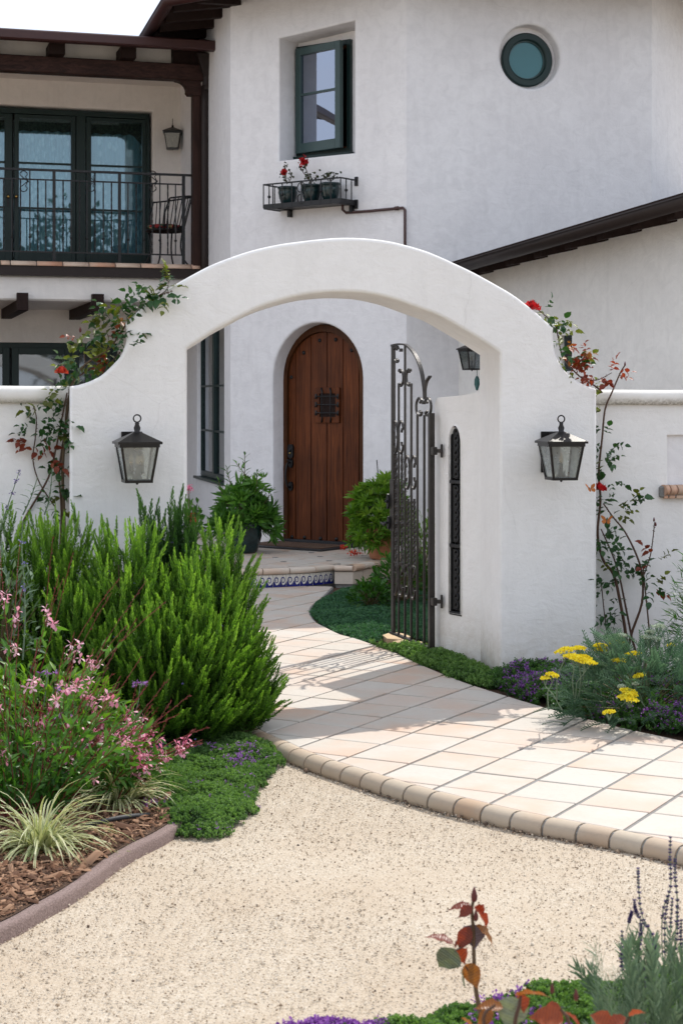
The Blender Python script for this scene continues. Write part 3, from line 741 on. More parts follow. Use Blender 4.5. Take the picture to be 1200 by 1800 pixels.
for px in (14.5, 28.5):
    u, z = PLD.uz(px, 345, FD-.05); mb = MB(); mb.box(PLD.P(u, z-.04, FD-.028), (.022, .008, .16), PLD.R, .002)
    part('handle_plate', mb, 'iron', frenchdoors); mb = MB(); mb.ball(PLD.P(u, z+.0, FD-.06), .020, 8); mb.tube([PLD.P(u, z, FD-.02), PLD.P(u, z, FD-.06)], .009, 6); part('door_handle', mb, 'brass', frenchdoors)
# ---- lower window of the wing
lw = part('window', frame_rect(PLD, -4.0, lwz0, -.55, lwz1, .07, .08, .16), 'green', house)
for (a, b) in ((-60, 17), (20, 126), (126, 220)):
    ua, ub = PLD.U(a, .1), PLD.U(b, .1)
    if b == 220: ub = -.62
    part('sash', frame_rect(PLD, ua+.003, lwz0+.07, ub-.003, lwz1-.06, .085, .07, .12), 'green', lw)
    pane(PLD, ua+.08, lwz0+.14, ub-.08, lwz1-.14, .1, 'glass_low', lw) if 'glass_low' in M else None
M['glass_low'] = glass('lower pane', (.30, .34, .35), .16, .03)
for (a, b) in ((-60, 17), (20, 126), (126, 160)):
    ua, ub = PLD.U(a, .1)+.08, PLD.U(b, .1)-.08
    if ub-ua < .05: continue
    pane(PLD, ua, lwz0+.14, ub, lwz1-.14, .1, 'glass_low', lw)
mb = MB(); mb.box(PLD.P(-2.3, 1.7, .35), (3.6, .02, 1.9), PLD.R); M['blind2'] = simple('grey blind', (.20, .225, .235), .9, 0, .2, 5); part('blind', mb, 'blind2', lw)
# small white things on the inner sill seen through the pane
mb = MB()
for k, (px, py, w) in enumerate(((70, 625, 50), (68, 645, 36), (75, 664, 48))):
    a = PLD.px(px-w/2, py+1, .3); b = PLD.px(px+w/2, py-1, .3); mb.tube([a, (a+b)/2+Vector((0, 0, -.012)), b], .014, 6)
M['paper'] = simple('white paper roll', (.6, .62, .62), .6); part('paper_roll', mb, 'paper', lw)

# ---- railing of the balcony
RW_ = .05; zr1 = LP.uz(150, 301, RW_)[1]; zr2 = LP.uz(150, 318, RW_)[1]; zrb = LP.uz(150, 444, RW_)[1]; zrm = LP.uz(150, 384, RW_)[1]
rail = part('balcony_railing', lbox(-5, LP.U(337), RW_-.018, RW_+.018, zr1-.012, zr1+.012), 'iron', house)
for z in (zr2, zrb):
    part('rail', lbox(-5, LP.U(322), RW_-.008, RW_+.008, z-.008, z+.008), 'iron', rail)
for px in (-22, 95, 210, 322.5):
    u = LP.U(px, RW_); part('rail_post', lbox(u-.016, u+.016, RW_-.016, RW_+.016, dz_t+.04, zr1-.01), 'iron', rail)
bal = MB(); z0_, z1_ = zrb, zr2
bal.tube([LP.P(0, z0_, RW_), LP.P(0, z0_+(z1_-z0_)*.22, RW_), LP.P(0, z1_, RW_)], 1, flat=(.012, .012)) if False else None
def baluster(u, knob, tall):
    mb = MB(); top = zr1 if tall else zr2
    mb.tube([LP.P(u, zrb+(top-zrb)*k/24, RW_) for k in range(25)], .007, flat=(.013, .013), twist=pi*5 if not knob else 0)
    if knob: mb.ball(LP.P(u, zrb+.16, RW_), .016, 6)
    return mb
pxs = [-8, 6.5, 21, 36, 52.5, 66.5, 80.5, 111, 125, 140, 153, 167, 181.5, 196, 225, 239.5, 253, 267.5, 281, 295, 308.5]
for i, px in enumerate(pxs): part('baluster', baluster(LP.U(px, RW_), i % 2 == 0, px in (52.5, 167, 281)), 'iron', rail)
def spiral(P, uc, zc, r, a0, turns, w, k=14, flip=1):
    return [P.P(uc+flip*r*(1-.72*i/k)*cos(a0+turns*2*pi*i/k), zc+r*(1-.72*i/k)*sin(a0+turns*2*pi*i/k), w) for i in range(k+1)]
for px in (36.5+5, 160, 268.5):
    u = LP.U(px, RW_); zc = LP.uz(px, 318, RW_)[1]; mb = MB()
    for sx in (1, -1):
        for sz in (1, -1):
            pts = [LP.P(u+.045+sx*0, zc, RW_)]+[LP.P(u+.0-.045*sx*sin(th)*(1-.3*th/4.5)-0, zc+sz*(.05+.04*(1-cos(th))*.8), RW_) for th in [x*.5 for x in range(1, 10)]]
            mb.tube(pts, .0055, 5)
    mb.ball(LP.P(u+.045, zc, RW_), .013, 6); part('scroll', mb, 'iron', rail)

# ================= low wing at the right (garage) : wall, rafters, gutter
gj = PC.P(PC.U(806), 0); gdir = Vector((.42, -.907, 0)).normalized()
PG = Plane(gj, math.degrees(atan2(gdir.y, gdir.x)))     # u runs towards the camera
gn = PG.n if PG.n.x > 0 else -PG.n; sg = 1 if PG.n.x > 0 else -1
OV = .40
ue0, ze0 = PG.uz(830, 457, -sg*(OV+.06)); ue1, ze1 = PG.uz(1200, 348, -sg*(OV+.06))
gsl = (ze1-ze0)/(ue1-ue0); GEND = ue1+.25
def gz(u): return ze0+gsl*(u-ue0)-.03
gwin_u0, gwin_u1 = PG.U(984.5), PG.U(1004); gwz1 = PG.uz(995, 589)[1]; gwz0 = PG.uz(995, 652)[1]
mb = MB(); slab(mb, PG, [(-.3, -.2), (GEND, -.2), (GEND, gz(GEND)+.13), (-.3, gz(-.3)+.13)], [rect(gwin_u0, gwz0, gwin_u1, gwz1)], 0, .25*sg, 0, .012)
part('garage_wall', mb, 'stucco_garage', house)
gw = part('window', frame_rect(PG, gwin_u0-.03, gwz0-.03, gwin_u1+.03, gwz1+.03, .05, sg*.04, sg*.09), 'green', house)
mb = MB(); mb.box(PG.P((gwin_u0+gwin_u1)/2, (gwz0+gwz1)/2, sg*.05), (gwin_u1-gwin_u0, .01, gwz1-gwz0), PG.R); part('glass', mb, 'room', gw)
p_ = lambda uu, ww, dz_: PG.P(uu, gz(uu)+dz_, ww*sg)
rf = MB()
rf.hexa([p_(-.6, -OV, .05), p_(GEND, -OV, .05), p_(GEND, -OV, .09), p_(-.6, -OV, .09)], [p_(-.6, 3.2, .85), p_(GEND, 3.2, .85), p_(GEND, 3.2, .89), p_(-.6, 3.2, .89)])
groof = part('roof', rf, 'beam_end', house)
u = .15
while u < GEND-.1:
    mb = MB(); w = .05
    mb.hexa([p_(u-w, -OV+.03, -.085), p_(u+w, -OV+.03, -.085), p_(u+w, -OV+.03, .045), p_(u-w, -OV+.03, .045)],
            [p_(u-w, .02, -.0), p_(u+w, .02, -.0), p_(u+w, .02, .13), p_(u-w, .02, .13)])
    part('rafter', mb, 'beam_end', groof); u += .48
gutter([p_(-.6, -(OV+.06), .02), p_(GEND, -(OV+.06), .02)], 'gutter', house, .075)
# ================================================================ GARDEN WALL WITH ARCH
arch = thing('garden_wall', 'white stucco garden wall with a wide curved arch over the path and stepped shoulders', 'wall', PA.P(0, 0))
outl = [(122, 679), (138, 676), (154, 671), (170, 664), (182, 656), (198, 641), (210, 628), (217, 614), (221, 600), (221, 585), (219, 568),
        (240, 547), (262, 530), (285, 514), (310, 498.5), (340, 482), (370, 467), (400, 455), (440, 441), (480, 431), (520, 424), (570, 418.5), (620, 417.5), (670, 421), (710, 429),
        (755, 443), (800, 463), (835, 479), (870, 498), (900, 517), (925, 536), (950, 556), (973, 577),
        (972, 592), (974, 608), (978, 626), (986, 643), (1000, 659), (1015, 670), (1030, 678), (1049, 684)]
uzo = [PA.uz(*p) for p in outl]
intr = [(328.5, 612), (353, 597), (375, 582), (400, 568), (440, 547), (480, 532), (533, 518.5), (590, 513), (633, 514.5), (665, 519.5), (700, 528), (740, 542), (770, 554), (800, 571), (840, 594.5), (878, 619)]
uzi = [PA.uz(*p) for p in intr]
ztip = uzi[0][1]
def densify(pts, k): return [tuple(p) for p in smooth_path(pts, k)]
left_curve = densify(uzo[:11], 3); crown = densify(uzo[10:33], 3); right_curve = densify(uzo[32:], 3)
inner_c = densify(uzi, 3)
uL, uR = uzo[0][0], uzo[-1][0]; uiL, uiR = uzi[0][0], uzi[-1][0]
poly = [(uL, -.25)] + left_curve[:-1] + crown[:-1] + right_curve + [(uR, -.25), (uiR, -.25)]
poly += [(uiR, z) for z in (.3, .8, 1.2, 1.6)]
poly += list(reversed(inner_c)) + [(uiL, z) for z in (1.6, 1.2, .8, .3)] + [(uiL, -.25)]
# the opening is cut askew to the wall: jambs lean towards the house
sh = -.068+.0; th = .60
d_ = Vector((-.068, .63, 0)); w_d = d_.dot(PA.n); u_d = d_.dot(PA.u)
poly = [(u+.006*noise.noise(Vector((u*3.1, z*3.1, 7))), z+.006*noise.noise(Vector((u*3.1, z*3.1, 1)))) for u, z in poly]
wall = MB(); slab(wall, PA, poly, [], 0, w_d, .020, 0, shear=u_d/w_d)
part('arch_wall', wall, 'stucco_wall', arch)
# short return wall carrying the gate
a0 = PA.P(uiR, 0)+d_*.93; b0 = Vector((.598, 10.93, 0)); bb = Vector((.80, 11.12, 0)); a1 = PA.P(uiR+.33, 0)+d_*.9
PW = Plane(a0, math.degrees(atan2(b0.y-a0.y, b0.x-a0.x)))   # u from the jamb towards the gate
ulen = (b0-a0).length
if PW.n.x > 0: nx = 1
else: nx = -1
topz = [(0, 1.695), (.08, 1.683), (.16, 1.672), (.28, 1.665), (ulen-.03, 1.655), (ulen, 1.62)]
Wp = [(-.25, -.2), (ulen, -.2)]+[(u, z) for u, z in reversed(topz)]+[(-.25, 1.70)]
nl, nz0, nz1 = PW.U(811.5), PW.uz(802, 1079)[1], PW.uz(802, 748)[1]; nr = PW.U(790.5)
if nl > nr: nl, nr = nr, nl
hole = arch_pts((nl+nr)/2, (nr-nl)/2, nz1-.12, nz1, 14, nz0)
wall = MB(); slab(wall, PW, Wp, [hole], 0, nx*.30, .0, .012)
part('return_wall', wall, 'stucco_wall', arch)
# iron grille with embossed panels in the niche
mb = MB(); g0, g1 = nl-.0, nr+.0; wv = nx*.016
ng = part('niche_grille', frame_rect(PW, g0, nz0, g1, nz1, .012, wv-.015, wv+.015), 'iron', arch)
mb = MB(); mb.box(PW.P((g0+g1)/2, (nz0+nz1)/2, wv+nx*.03), (g1-g0+.02, .01, nz1-nz0+.02), PW.R)
part('backplate', mb, 'room', ng)
zs_ = [nz0, nz0+(nz1-nz0)*.36, nz0+(nz1-nz0)*.70, nz1]
for i in range(3):
    mb = MB(); za, zb_ = zs_[i]+.02, zs_[i+1]-.02; uc = (g0+g1)/2
    mb.box(PW.P(uc, (za+zb_)/2, wv), (g1-g0-.03, .012, zb_-za), PW.R, .003)
    for k in range(7):
        z = za+(zb_-za)*(k+.5)/7; mb.tube([PW.P(uc+.018*cos(t_), z+.022*sin(t_), wv-nx*.01) for t_ in np.linspace(0, 5.4, 9)], .005, 5)
    part('panel', mb, 'iron', ng)
    mb = MB(); mb.box(PW.P(uc, zs_[i], wv-nx*.012), (g1-g0, .02, .022), PW.R, .003); part('crossbar', mb, 'iron', ng)
# low walls left and right with rolled caps
def lowwall(ua, ub, w, ztop, name_label):
    t = thing('low_wall', name_label, 'wall', PA.P((ua+ub)/2, 0, w))
    return t
def cap_roll(P, ua, ub, w, ztop, h, parent):
    mb = MB(); prof = []
    for k in range(15):
        th_ = -pi*.5+pi*k/14*1.0; prof.append((w-.012-.040*cos(th_), ztop-h/2+h/2*sin(th_)))
    prof = [(w+.08, ztop-h)]+prof+[(w+.10, ztop+.003), (w+.25, ztop), (w+.29, ztop-.03), (w+.29, ztop-h)]
    n_ = 40; vs = []
    for i in range(n_+1):
        u = ua+(ub-ua)*i/n_
        for (ww, z) in prof: vs.append(P.P(u, z+.002*noise.noise(Vector((u*4, 0, 0))), ww+.003*noise.noise(Vector((u*3, 5, 0)))))
    m_ = len(prof); fs = []
    for i in range(n_):
        for j in range(m_): fs.append((i*m_+j, i*m_+(j+1) % m_, (i+1)*m_+(j+1) % m_, (i+1)*m_+j))
    mb.add(vs, fs, True); return part('cap', mb, 'stucco_cap', parent)
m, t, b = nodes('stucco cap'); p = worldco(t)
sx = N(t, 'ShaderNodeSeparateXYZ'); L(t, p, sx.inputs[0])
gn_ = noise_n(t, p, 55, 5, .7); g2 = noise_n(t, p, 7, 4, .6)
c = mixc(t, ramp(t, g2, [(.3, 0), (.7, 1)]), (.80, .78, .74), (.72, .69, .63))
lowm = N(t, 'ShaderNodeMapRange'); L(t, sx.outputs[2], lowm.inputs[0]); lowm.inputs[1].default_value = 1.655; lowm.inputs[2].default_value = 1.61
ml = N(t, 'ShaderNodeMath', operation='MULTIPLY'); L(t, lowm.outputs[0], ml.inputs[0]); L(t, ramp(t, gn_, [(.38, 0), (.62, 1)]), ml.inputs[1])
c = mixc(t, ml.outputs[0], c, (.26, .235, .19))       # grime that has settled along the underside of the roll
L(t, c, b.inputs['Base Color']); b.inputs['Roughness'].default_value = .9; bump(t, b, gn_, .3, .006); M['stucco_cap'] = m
wL_ = .15; zcapL = PA.uz(60, 679, wL_)[1]; zcapR = PA.uz(1130, 686, wL_)[1]
tl = thing('low_wall', 'low white stucco wall with a rolled cap left of the arch, dark window above it', 'wall', PA.P(uL-1.2, 0, wL_))
mb = MB(); slab(mb, PA, rect(uL-2.6, -.25, uL+.1, zcapL-.05), [], wL_, wL_+.26, 0, 0); part('wall', mb, 'stucco_wall', tl)
cap_roll(PA, uL-2.6, uL+.08, wL_, zcapL, .092, tl)
tr = thing('low_wall', 'low white stucco wall with a rolled cap right of the arch, with a tiled ledge', 'wall', PA.P(uR+1.2, 0, wL_))
rl, rzt = PA.uz(1173, 765, wL_); _, rzb = PA.uz(1180, 856, wL_)
mb = MB(); slab(mb, PA, rect(uR-.1, -.25, uR+3.2, zcapR-.05), [rect(rl, rzb, rl+.62, rzt)], wL_, wL_+.26, 0, .008); part('wall', mb, 'stucco_wall', tr)
mb = MB(); mb.box(PA.P(rl+.31, (rzb+rzt)/2, wL_+.045), (.66, .03, rzt-rzb+.04), PA.R); part('recess_panel', mb, 'stucco_tower', tr)
cap_roll(PA, uR-.08, uR+3.2, wL_, zcapR, .088, tr)
# tiled ledge below the recess
zl1, zl0 = PA.uz(1180, 852, wL_)[1], PA.uz(1180, 876, wL_)[1]
ledge = part('ledge', (lambda m_: (m_.box(PA.P(rl+.31, (zl0+zl1)/2, wL_-.012), (.74, .05, zl1-zl0-.012), PA.R, .01), m_)[1])(MB()), 'grout', tr)
us_ = [rl-.045, rl-.012, rl+.035]+[rl+.04+.155*k for k in range(1, 5)]
for a, b in zip(us_[:-1], us_[1:]):
    mb = MB(); prof = []
    hh = zl1-zl0
    for k in range(8):
        t_ = pi*.98*k/7-pi/2; prof.append((wL_-.035-.038*cos(t_), zl1-hh*.36+hh*.36*sin(t_)))
    prof = [(wL_+.002, zl1-hh*.72)]+prof+[(wL_+.002, zl1)]
    mb.prism([PA.P(a+.004, z, w) for w, z in prof], PA.u*(b-a-.008), True)
    mb.box(PA.P((a+b)/2, zl0+hh*.13, wL_-.028), (b-a-.008, .03, hh*.24), PA.R, .003)
    part('ledge_tile', mb, 'coping', ledge)

# ================================================================ GROUND
def sheet(name, pts, z, mat, kind='structure', label=None, parent=None, th=0):
    mb = MB(); P = [Vector((p[0], p[1], z)) for p in pts]
    mb.add(P, [tuple(t_) for t_ in tessellate_polygon([P])])
    return tag(part(name, mb, mat, parent), label, kind=kind)
GZ0 = -.062
# decomposed granite
m, t, b = nodes('decomposed granite'); p = worldco(t)
v1 = N(t, 'ShaderNodeTexVoronoi'); v1.inputs['Scale'].default_value = 260; L(t, p, v1.inputs['Vector'])
v2 = N(t, 'ShaderNodeTexVoronoi'); v2.inputs['Scale'].default_value = 150; L(t, p, v2.inputs['Vector'])
s1 = N(t, 'ShaderNodeSeparateColor'); L(t, v1.outputs['Color'], s1.inputs[0]); s2 = N(t, 'ShaderNodeSeparateColor'); L(t, v2.outputs['Color'], s2.inputs[0])
c = ramp(t, s1.outputs[0], [(0, (.20, .13, .085)), (.07, (.38, .30, .21)), (.3, (.49, .41, .31)), (.8, (.545, .47, .37)), (1, (.64, .59, .51))])
c2 = ramp(t, s2.outputs[0], [(0, (.12, .085, .06)), (.05, (.44, .36, .275)), (.9, (.53, .465, .38)), (1, (.68, .64, .58))])
c = mixc(t, .4, c, c2); nz_ = noise_n(t, p, 1.6, 5, .6, .4)
c = mixc(t, ramp(t, nz_, [(.40, 0), (.66, .55)]), c, (.44, .35, .255))
L(t, c, b.inputs['Base Color']); b.inputs['Roughness'].default_value = .95; b.inputs['Specular IOR Level'].default_value = .15
bb_ = bump(t, None, v1.outputs['Distance'], .55, .004); bb_ = bump(t, None, noise_n(t, p, 45, 4, .6), .5, .006, bb_); bump(t, b, noise_n(t, p, 5, 3), .3, .02, bb_)
M['gravel'] = m
m, t, b = nodes('ground soil'); p = worldco(t)
c = mixc(t, ramp(t, noise_n(t, p, 60, 5, .7), [(.35, 0), (.65, 1)]), (.045, .022, .012), (.13, .068, .036))
L(t, c, b.inputs['Base Color']); b.inputs['Roughness'].default_value = .95; bump(t, b, noise_n(t, p, 70, 4, .7), .8, .02); M['soil'] = m
mb = MB(); S = 900; mb.add([(-S, -S, -.30), (S, -S, -.30), (S, S, -.30), (-S, S, -.30)], [(0, 1, 2, 3)])
M['far'] = simple('pale bounce ground', (.50, .44, .36), .95, 0, .2, .05); tag(part('ground', mb, 'far'), kind='structure')  # unseen surrounding ground, made pale to bounce sunlight up onto the walls
# gravel yard as a gently uneven grid; unseen part behind camera added for bounce
mb = MB(); nx_, ny_ = 90, 190; x0_, x1_, y0_, y1_ = -12, 12, -14, 12.2
def gh_(x, y): return GZ0+.010*noise.noise(Vector((x*.9, y*.9, 0)))+.004*noise.noise(Vector((x*4, y*4, 2)))
vs = []
for j in range(ny_+1):
    for i in range(nx_+1):
        x = x0_+(x1_-x0_)*i/nx_; y = y0_+(y1_-y0_)*j/ny_; vs.append((x, y, gh_(x, y)-.004))
mb.add(vs, [(j*(nx_+1)+i, j*(nx_+1)+i+1, (j+1)*(nx_+1)+i+1, (j+1)*(nx_+1)+i) for j in range(ny_) for i in range(nx_)], True)
tag(part('gravel_yard', mb, 'gravel', recalc=False), kind='structure')
# courtyard soil beyond the wall
sheet('courtyard_soil', [(-9, 9.2), (9, 10.4), (9, 24), (-9, 24)], -.035, 'soil')

# ---------------------------------------------------------------- path outline
front_px = [(395, 1254), (412, 1263), (430, 1272), (455, 1284), (480, 1296), (500, 1303.5), (528, 1317), (560, 1329), (600, 1342.5), (633, 1352.5), (670, 1364), (707, 1375), (750, 1387), (797, 1399), (850, 1412), (903, 1424.5), (967, 1437.5), (1033, 1449.5), (1100, 1462.5), (1167, 1477.5), (1240, 1494)]
front = [G(*p) for p in front_px]
fr0 = front[0]
# hidden part behind the rosemary, up to the landing
left_hidden = [Vector((-.80, 9.6, 0)), Vector((-.98, 10.8, 0)), Vector((-1.05, 12.2, 0)), Vector((-1.2, 13.6, 0)), Vector((-1.35, 15.2, 0))]
e_ = front[-1]-front[-3]; e_.normalize()
front_ext = [front[-1]+e_*.5+Vector((0, -.04, 0)), front[-1]+e_*2.2+Vector((0, -.4, 0)), front[-1]+e_*4.5+Vector((0, -1.3, 0))]
right_px = [(586, 1031), (572, 1046), (560, 1056), (548, 1067), (545.5, 1076), (549, 1085), (558, 1094), (575, 1103), (600, 1115), (625, 1121.5), (650, 1130), (672, 1137), (695, 1146), (720, 1158), (747, 1170.5), (793, 1189.5), (830, 1203.5), (893, 1223.5), (960, 1243.5), (1030, 1262.5), (1110, 1282.5), (1200, 1302)]
right = [G(*p) for p in right_px]
e2 = (right[-1]-right[-3]).normalized()
right_ext = [right[-1]+e2*1.0, right[-1]+e2*2.4+Vector((0, -.1, 0)), right[-1]+e2*4.6+Vector((0, -.6, 0))]
left_line = smooth_path([tuple(p.xy) for p in list(reversed(left_hidden))+front+front_ext], 4)
right_line = smooth_path([tuple(p.xy) for p in right+right_ext], 3)
path_poly = [tuple(p) for p in left_line]+[tuple(p) for p in reversed(right_line)]
path = sheet('tiled_path', path_poly, -.007, 'grout'); path['label'] = 'curving path of pale clay tiles leading through the arch to the front door'
# thickness of the slab at its front edge
mb = MB(); vs = []
for p in left_line: vs += [(p.x, p.y, -.007), (p.x, p.y, -.2)]
mb.add(vs, [(2*i, 2*i+1, 2*i+3, 2*i+2) for i in range(len(left_line)-1)])
vs = []
for p in right_line: vs += [(p.x, p.y, -.007), (p.x, p.y, -.2)]
mb.add(vs, [(2*i, 2*i+1, 2*i+3, 2*i+2) for i in range(len(right_line)-1)])
part('path_edge', mb, 'grout', path)
def clip_poly(subject, clip):
    """Sutherland-Hodgman: subject (any) by convex counter-clockwise clip"""
    outp = subject
    for i in range(len(clip)):
        a, b = clip[i], clip[(i+1) % len(clip)]; inp = outp; outp = []
        if not inp: break
        def side(p): return (b[0]-a[0])*(p[1]-a[1])-(b[1]-a[1])*(p[0]-a[0])
        s_ = inp[-1]; ss = side(s_)
        for e in inp:
            se = side(e)
            if se >= 0:
                if ss < 0: k = ss/(ss-se); outp.append((s_[0]+(e[0]-s_[0])*k, s_[1]+(e[1]-s_[1])*k))
                outp.append(e)
            elif ss >= 0: k = ss/(ss-se); outp.append((s_[0]+(e[0]-s_[0])*k, s_[1]+(e[1]-s_[1])*k))
            s_, ss = e, se
    return outp
def area2(p): return .5*sum(p[i][0]*p[(i+1) % len(p)][1]-p[(i+1) % len(p)][0]*p[i][1] for i in range(len(p)))
def clean_poly(p, eps=.004):
    q = []
    for v in p:
        if not q or (abs(v[0]-q[-1][0])+abs(v[1]-q[-1][1])) > eps: q.append(v)
    if len(q) > 1 and (abs(q[0][0]-q[-1][0])+abs(q[0][1]-q[-1][1])) <= eps: q.pop()
    return q
pp = offset(path_poly, -.012) if area2(path_poly) > 0 else list(reversed(offset(path_poly, -.012)))
PT1 = (.8447, 7.380)                       # a joint crossing
dA = Vector((cos(radians(61.0)), sin(radians(61.0)))); dB = Vector((cos(radians(-28.9)), sin(radians(-28.9))))
TA, TB_ = .322, .312; JT = .0065
def inview(c): 
    if c[1] < 3: return False
    px = 600+3000*c[0]/c[1]; return -60 < px < 1290
full_mesh = {}
ntile = 0; cands = []
for ib in range(-40, 30):                  # rows side by side (across B)
    rowoff = random.uniform(-.02, .02)
    for ia in range(-20, 46):
        o = Vector(PT1)+dB*(ib*TB_)+dA*(ia*TA+rowoff)
        sq = [o, o+dB*TB_, o+dB*TB_+dA*TA, o+dA*TA]
        c = o+dB*TB_/2+dA*TA/2
        if not inview(c): continue
        JA, JB = .0062, .0088
        ce = [o+dA*JA+dB*JB, o+dB*(TB_-JB)+dA*JA, o+dB*(TB_-JB)+dA*(TA-JA), o+dB*JB+dA*(TA-JA)]
        if area2([tuple(v) for v in ce]) < 0: ce.reverse()
        cl = clean_poly(clip_poly(pp, [tuple(v) for v in ce]))
        if len(cl) < 3 or abs(area2(cl)) < .0016: continue
        full = abs(area2(cl)) > .985*(TA-.0124)*(TB_-.0176)
        cands.append((c.length, c, full, cl, ce))
cands.sort(key=lambda x: x[0]); rest = MB()
def tile_mb(poly, dz=0.0, r=.004):
    mb = MB(); a = poly; b_ = offset(poly, -r); n_ = len(a)
    vs = [(x, y, -.012) for x, y in a]+[(x, y, -.0015+dz) for x, y in a]+[(x, y, .0008+dz) for x, y in b_]
    tri = tessellate_polygon([[Vector((x, y, 0)) for x, y in b_]])
    fs = [tuple(i+2*n_ for i in t_) for t_ in tri]
    for k in (0, n_):
        for i in range(n_): j = (i+1) % n_; fs.append((k+i, k+j, k+n_+j, k+n_+i))
    mb.add(vs, fs); return mb
for k, (_, c, full, cl, ce) in enumerate(cands):
    if full:
        if 'm' not in full_mesh:
            o = part('tile', tile_mb([tuple(Vector(v)-c) for v in ce]), 'tile', path, origin=(0, 0, 0)); full_mesh['m'] = o; o.location = (c.x, c.y, 0)
        else: o = copy_of(full_mesh['m'], path, (c.x, c.y, random.uniform(-.0016, .0016)), (random.uniform(-.006, .006), random.uniform(-.006, .006), random.choice((0, pi))))
    elif k < 290: o = part('tile', tile_mb(cl), 'tile', path, origin=(0, 0, 0))
    else: rest.v and None; tm = tile_mb(cl); rest.add(tm.v, tm.f)
    ntile += 1
if rest.v: part('small_tiles', rest, 'tile', path, kind='stuff')
# bullnose along the front edge
bl = [Vector((p.x, p.y, 0)) for p in left_line]
# walk the line from the hidden left end rightwards and cut it in 15 cm pieces
dist = [0]
for a, b in zip(bl[:-1], bl[1:]): dist.append(dist[-1]+(b-a).length)
def at(s_):
    s_ = max(0, min(dist[-1]-1e-6, s_))
    i = max(j for j in range(len(dist)) if dist[j] <= s_); i = min(i, len(bl)-2)
    f = (s_-dist[i])/max(1e-9, dist[i+1]-dist[i]); p = bl[i].lerp(bl[i+1], f)
    a_l = bl[max(0, i-2)]; b_l = bl[min(len(bl)-1, i+3)]; d = (b_l-a_l).normalized(); return p, d
s_start = next(dist[i] for i, p in enumerate(bl) if p.y < 9.6)
# align joints with the joint seen at x=842..1153 in the picture
def s_of_px(px):
    best = min(range(len(bl)), key=lambda i: abs(600+3000*bl[i].x/bl[i].y-px) if bl[i].y < 9 else 1e9); return dist[best]
s0_ = s_of_px(967); LEN = .152
s_ = s0_-LEN*round((s0_-s_start)/LEN)
gm = MB()
while s_ < dist[-1]-.2:
    p, d = at(s_+LEN/2)
    if 600+3000*p.x/p.y > 1290: break
    mb = MB(); rings_ = []
    for q in (s_+.006, s_+LEN/2, s_+LEN-.006):
        pq, dq = at(q); o_ = Vector((dq.y, -dq.x, 0))    # outwards (towards the gravel)
        ring = [pq-o_*.012+Vector((0, 0, -.001)), pq+o_*.012+Vector((0, 0, .0015))]
        for k in range(1, 8):
            th_ = pi*.62*k/7; ring.append(pq+o_*(.018+.044*sin(th_))+Vector((0, 0, -.044+.044*cos(th_))))
        ring.append(pq+o_*.040+Vector((0, 0, -.075))); ring.append(pq-o_*.012+Vector((0, 0, -.085))); rings_.append(ring)
    n_ = len(rings_[0]); vs = [v for r in rings_ for v in r]; fs = []
    for k in range(2):
        for i in range(n_): j = (i+1) % n_; fs.append((k*n_+i, k*n_+j, (k+1)*n_+j, (k+1)*n_+i))
    mb.add(vs, fs, True); mb.add(rings_[0], [tuple(range(n_))]); mb.add(rings_[2], [tuple(reversed(range(n_)))])
    part('bullnose_tile', mb, 'nose', path); s_ += LEN
for q0 in np.arange(s_start, dist[-1]-.3, .05):
    p, d = at(q0); p2, d2 = at(q0+.051); o_ = Vector((d.y, -d.x, 0)); o2 = Vector((d2.y, -d2.x, 0))
    ra = [p-o_*.005+Vector((0, 0, -.004)), p+o_*.030+Vector((0, 0, -.006)), p+o_*.052+Vector((0, 0, -.028)), p+o_*.050+Vector((0, 0, -.07)), p-o_*.005+Vector((0, 0, -.08))]
    rb = [p2-o2*.005+Vector((0, 0, -.004)), p2+o2*.030+Vector((0, 0, -.006)), p2+o2*.052+Vector((0, 0, -.028)), p2+o2*.050+Vector((0, 0, -.07)), p2-o2*.005+Vector((0, 0, -.08))]
    gm.add(ra+rb, [(i, (i+1) % 5, 5+(i+1) % 5, 5+i) for i in range(5)])
part('edge_mortar', gm, 'grout', path)

# ================================================================ LANDING
LZ = .165
land = thing('door_landing', 'raised tiled landing at the front door with a blue wave tile riser', 'landing', (-.3, 15.8, 0)); land['kind'] = 'structure'; del land['category']
arc_px = [(470, 1033.5), (502, 1032), (525, 1031), (550, 1029.5), (586, 1025.5)]
arcp = [G(*p) for p in arc_px]
cor = G(586, 1026); st1 = G(620, 1023); st2 = G(655, 1018); 
ext_l = [Vector((-2.2, 14.5, 0)), Vector((-1.5, 14.62, 0)), Vector((-1.05, 14.76, 0))]
arc_line = smooth_path([tuple(p.xy) for p in ext_l+arcp], 6)
# block right of the curve: front face, then a face running back to the right
bf = [G(587, 1027), G(620.5, 1027.5), G(650, 1021)]
dirR = (bf[2]-bf[1]).normalized(); bR = bf[1]+dirR*3.2
land_poly = [tuple(p) for p in arc_line]+[(bf[0].x, bf[0].y), (bf[1].x, bf[1].y), (bR.x, bR.y), (bR.x, 19.5), (-2.2, 19.5)]
def solid(name, poly, z0, z1, mat, parent, kind=None):
    mb = MB(); mb.prism([Vector((x, y, z0)) for x, y in poly], (0, 0, z1-z0)); return part(name, mb, mat, parent, kind=kind)
landcore = solid('landing_core', offset(land_poly, -.02) if area2(land_poly) > 0 else offset(land_poly, -.02), -.1, LZ-.009, 'grout', land)
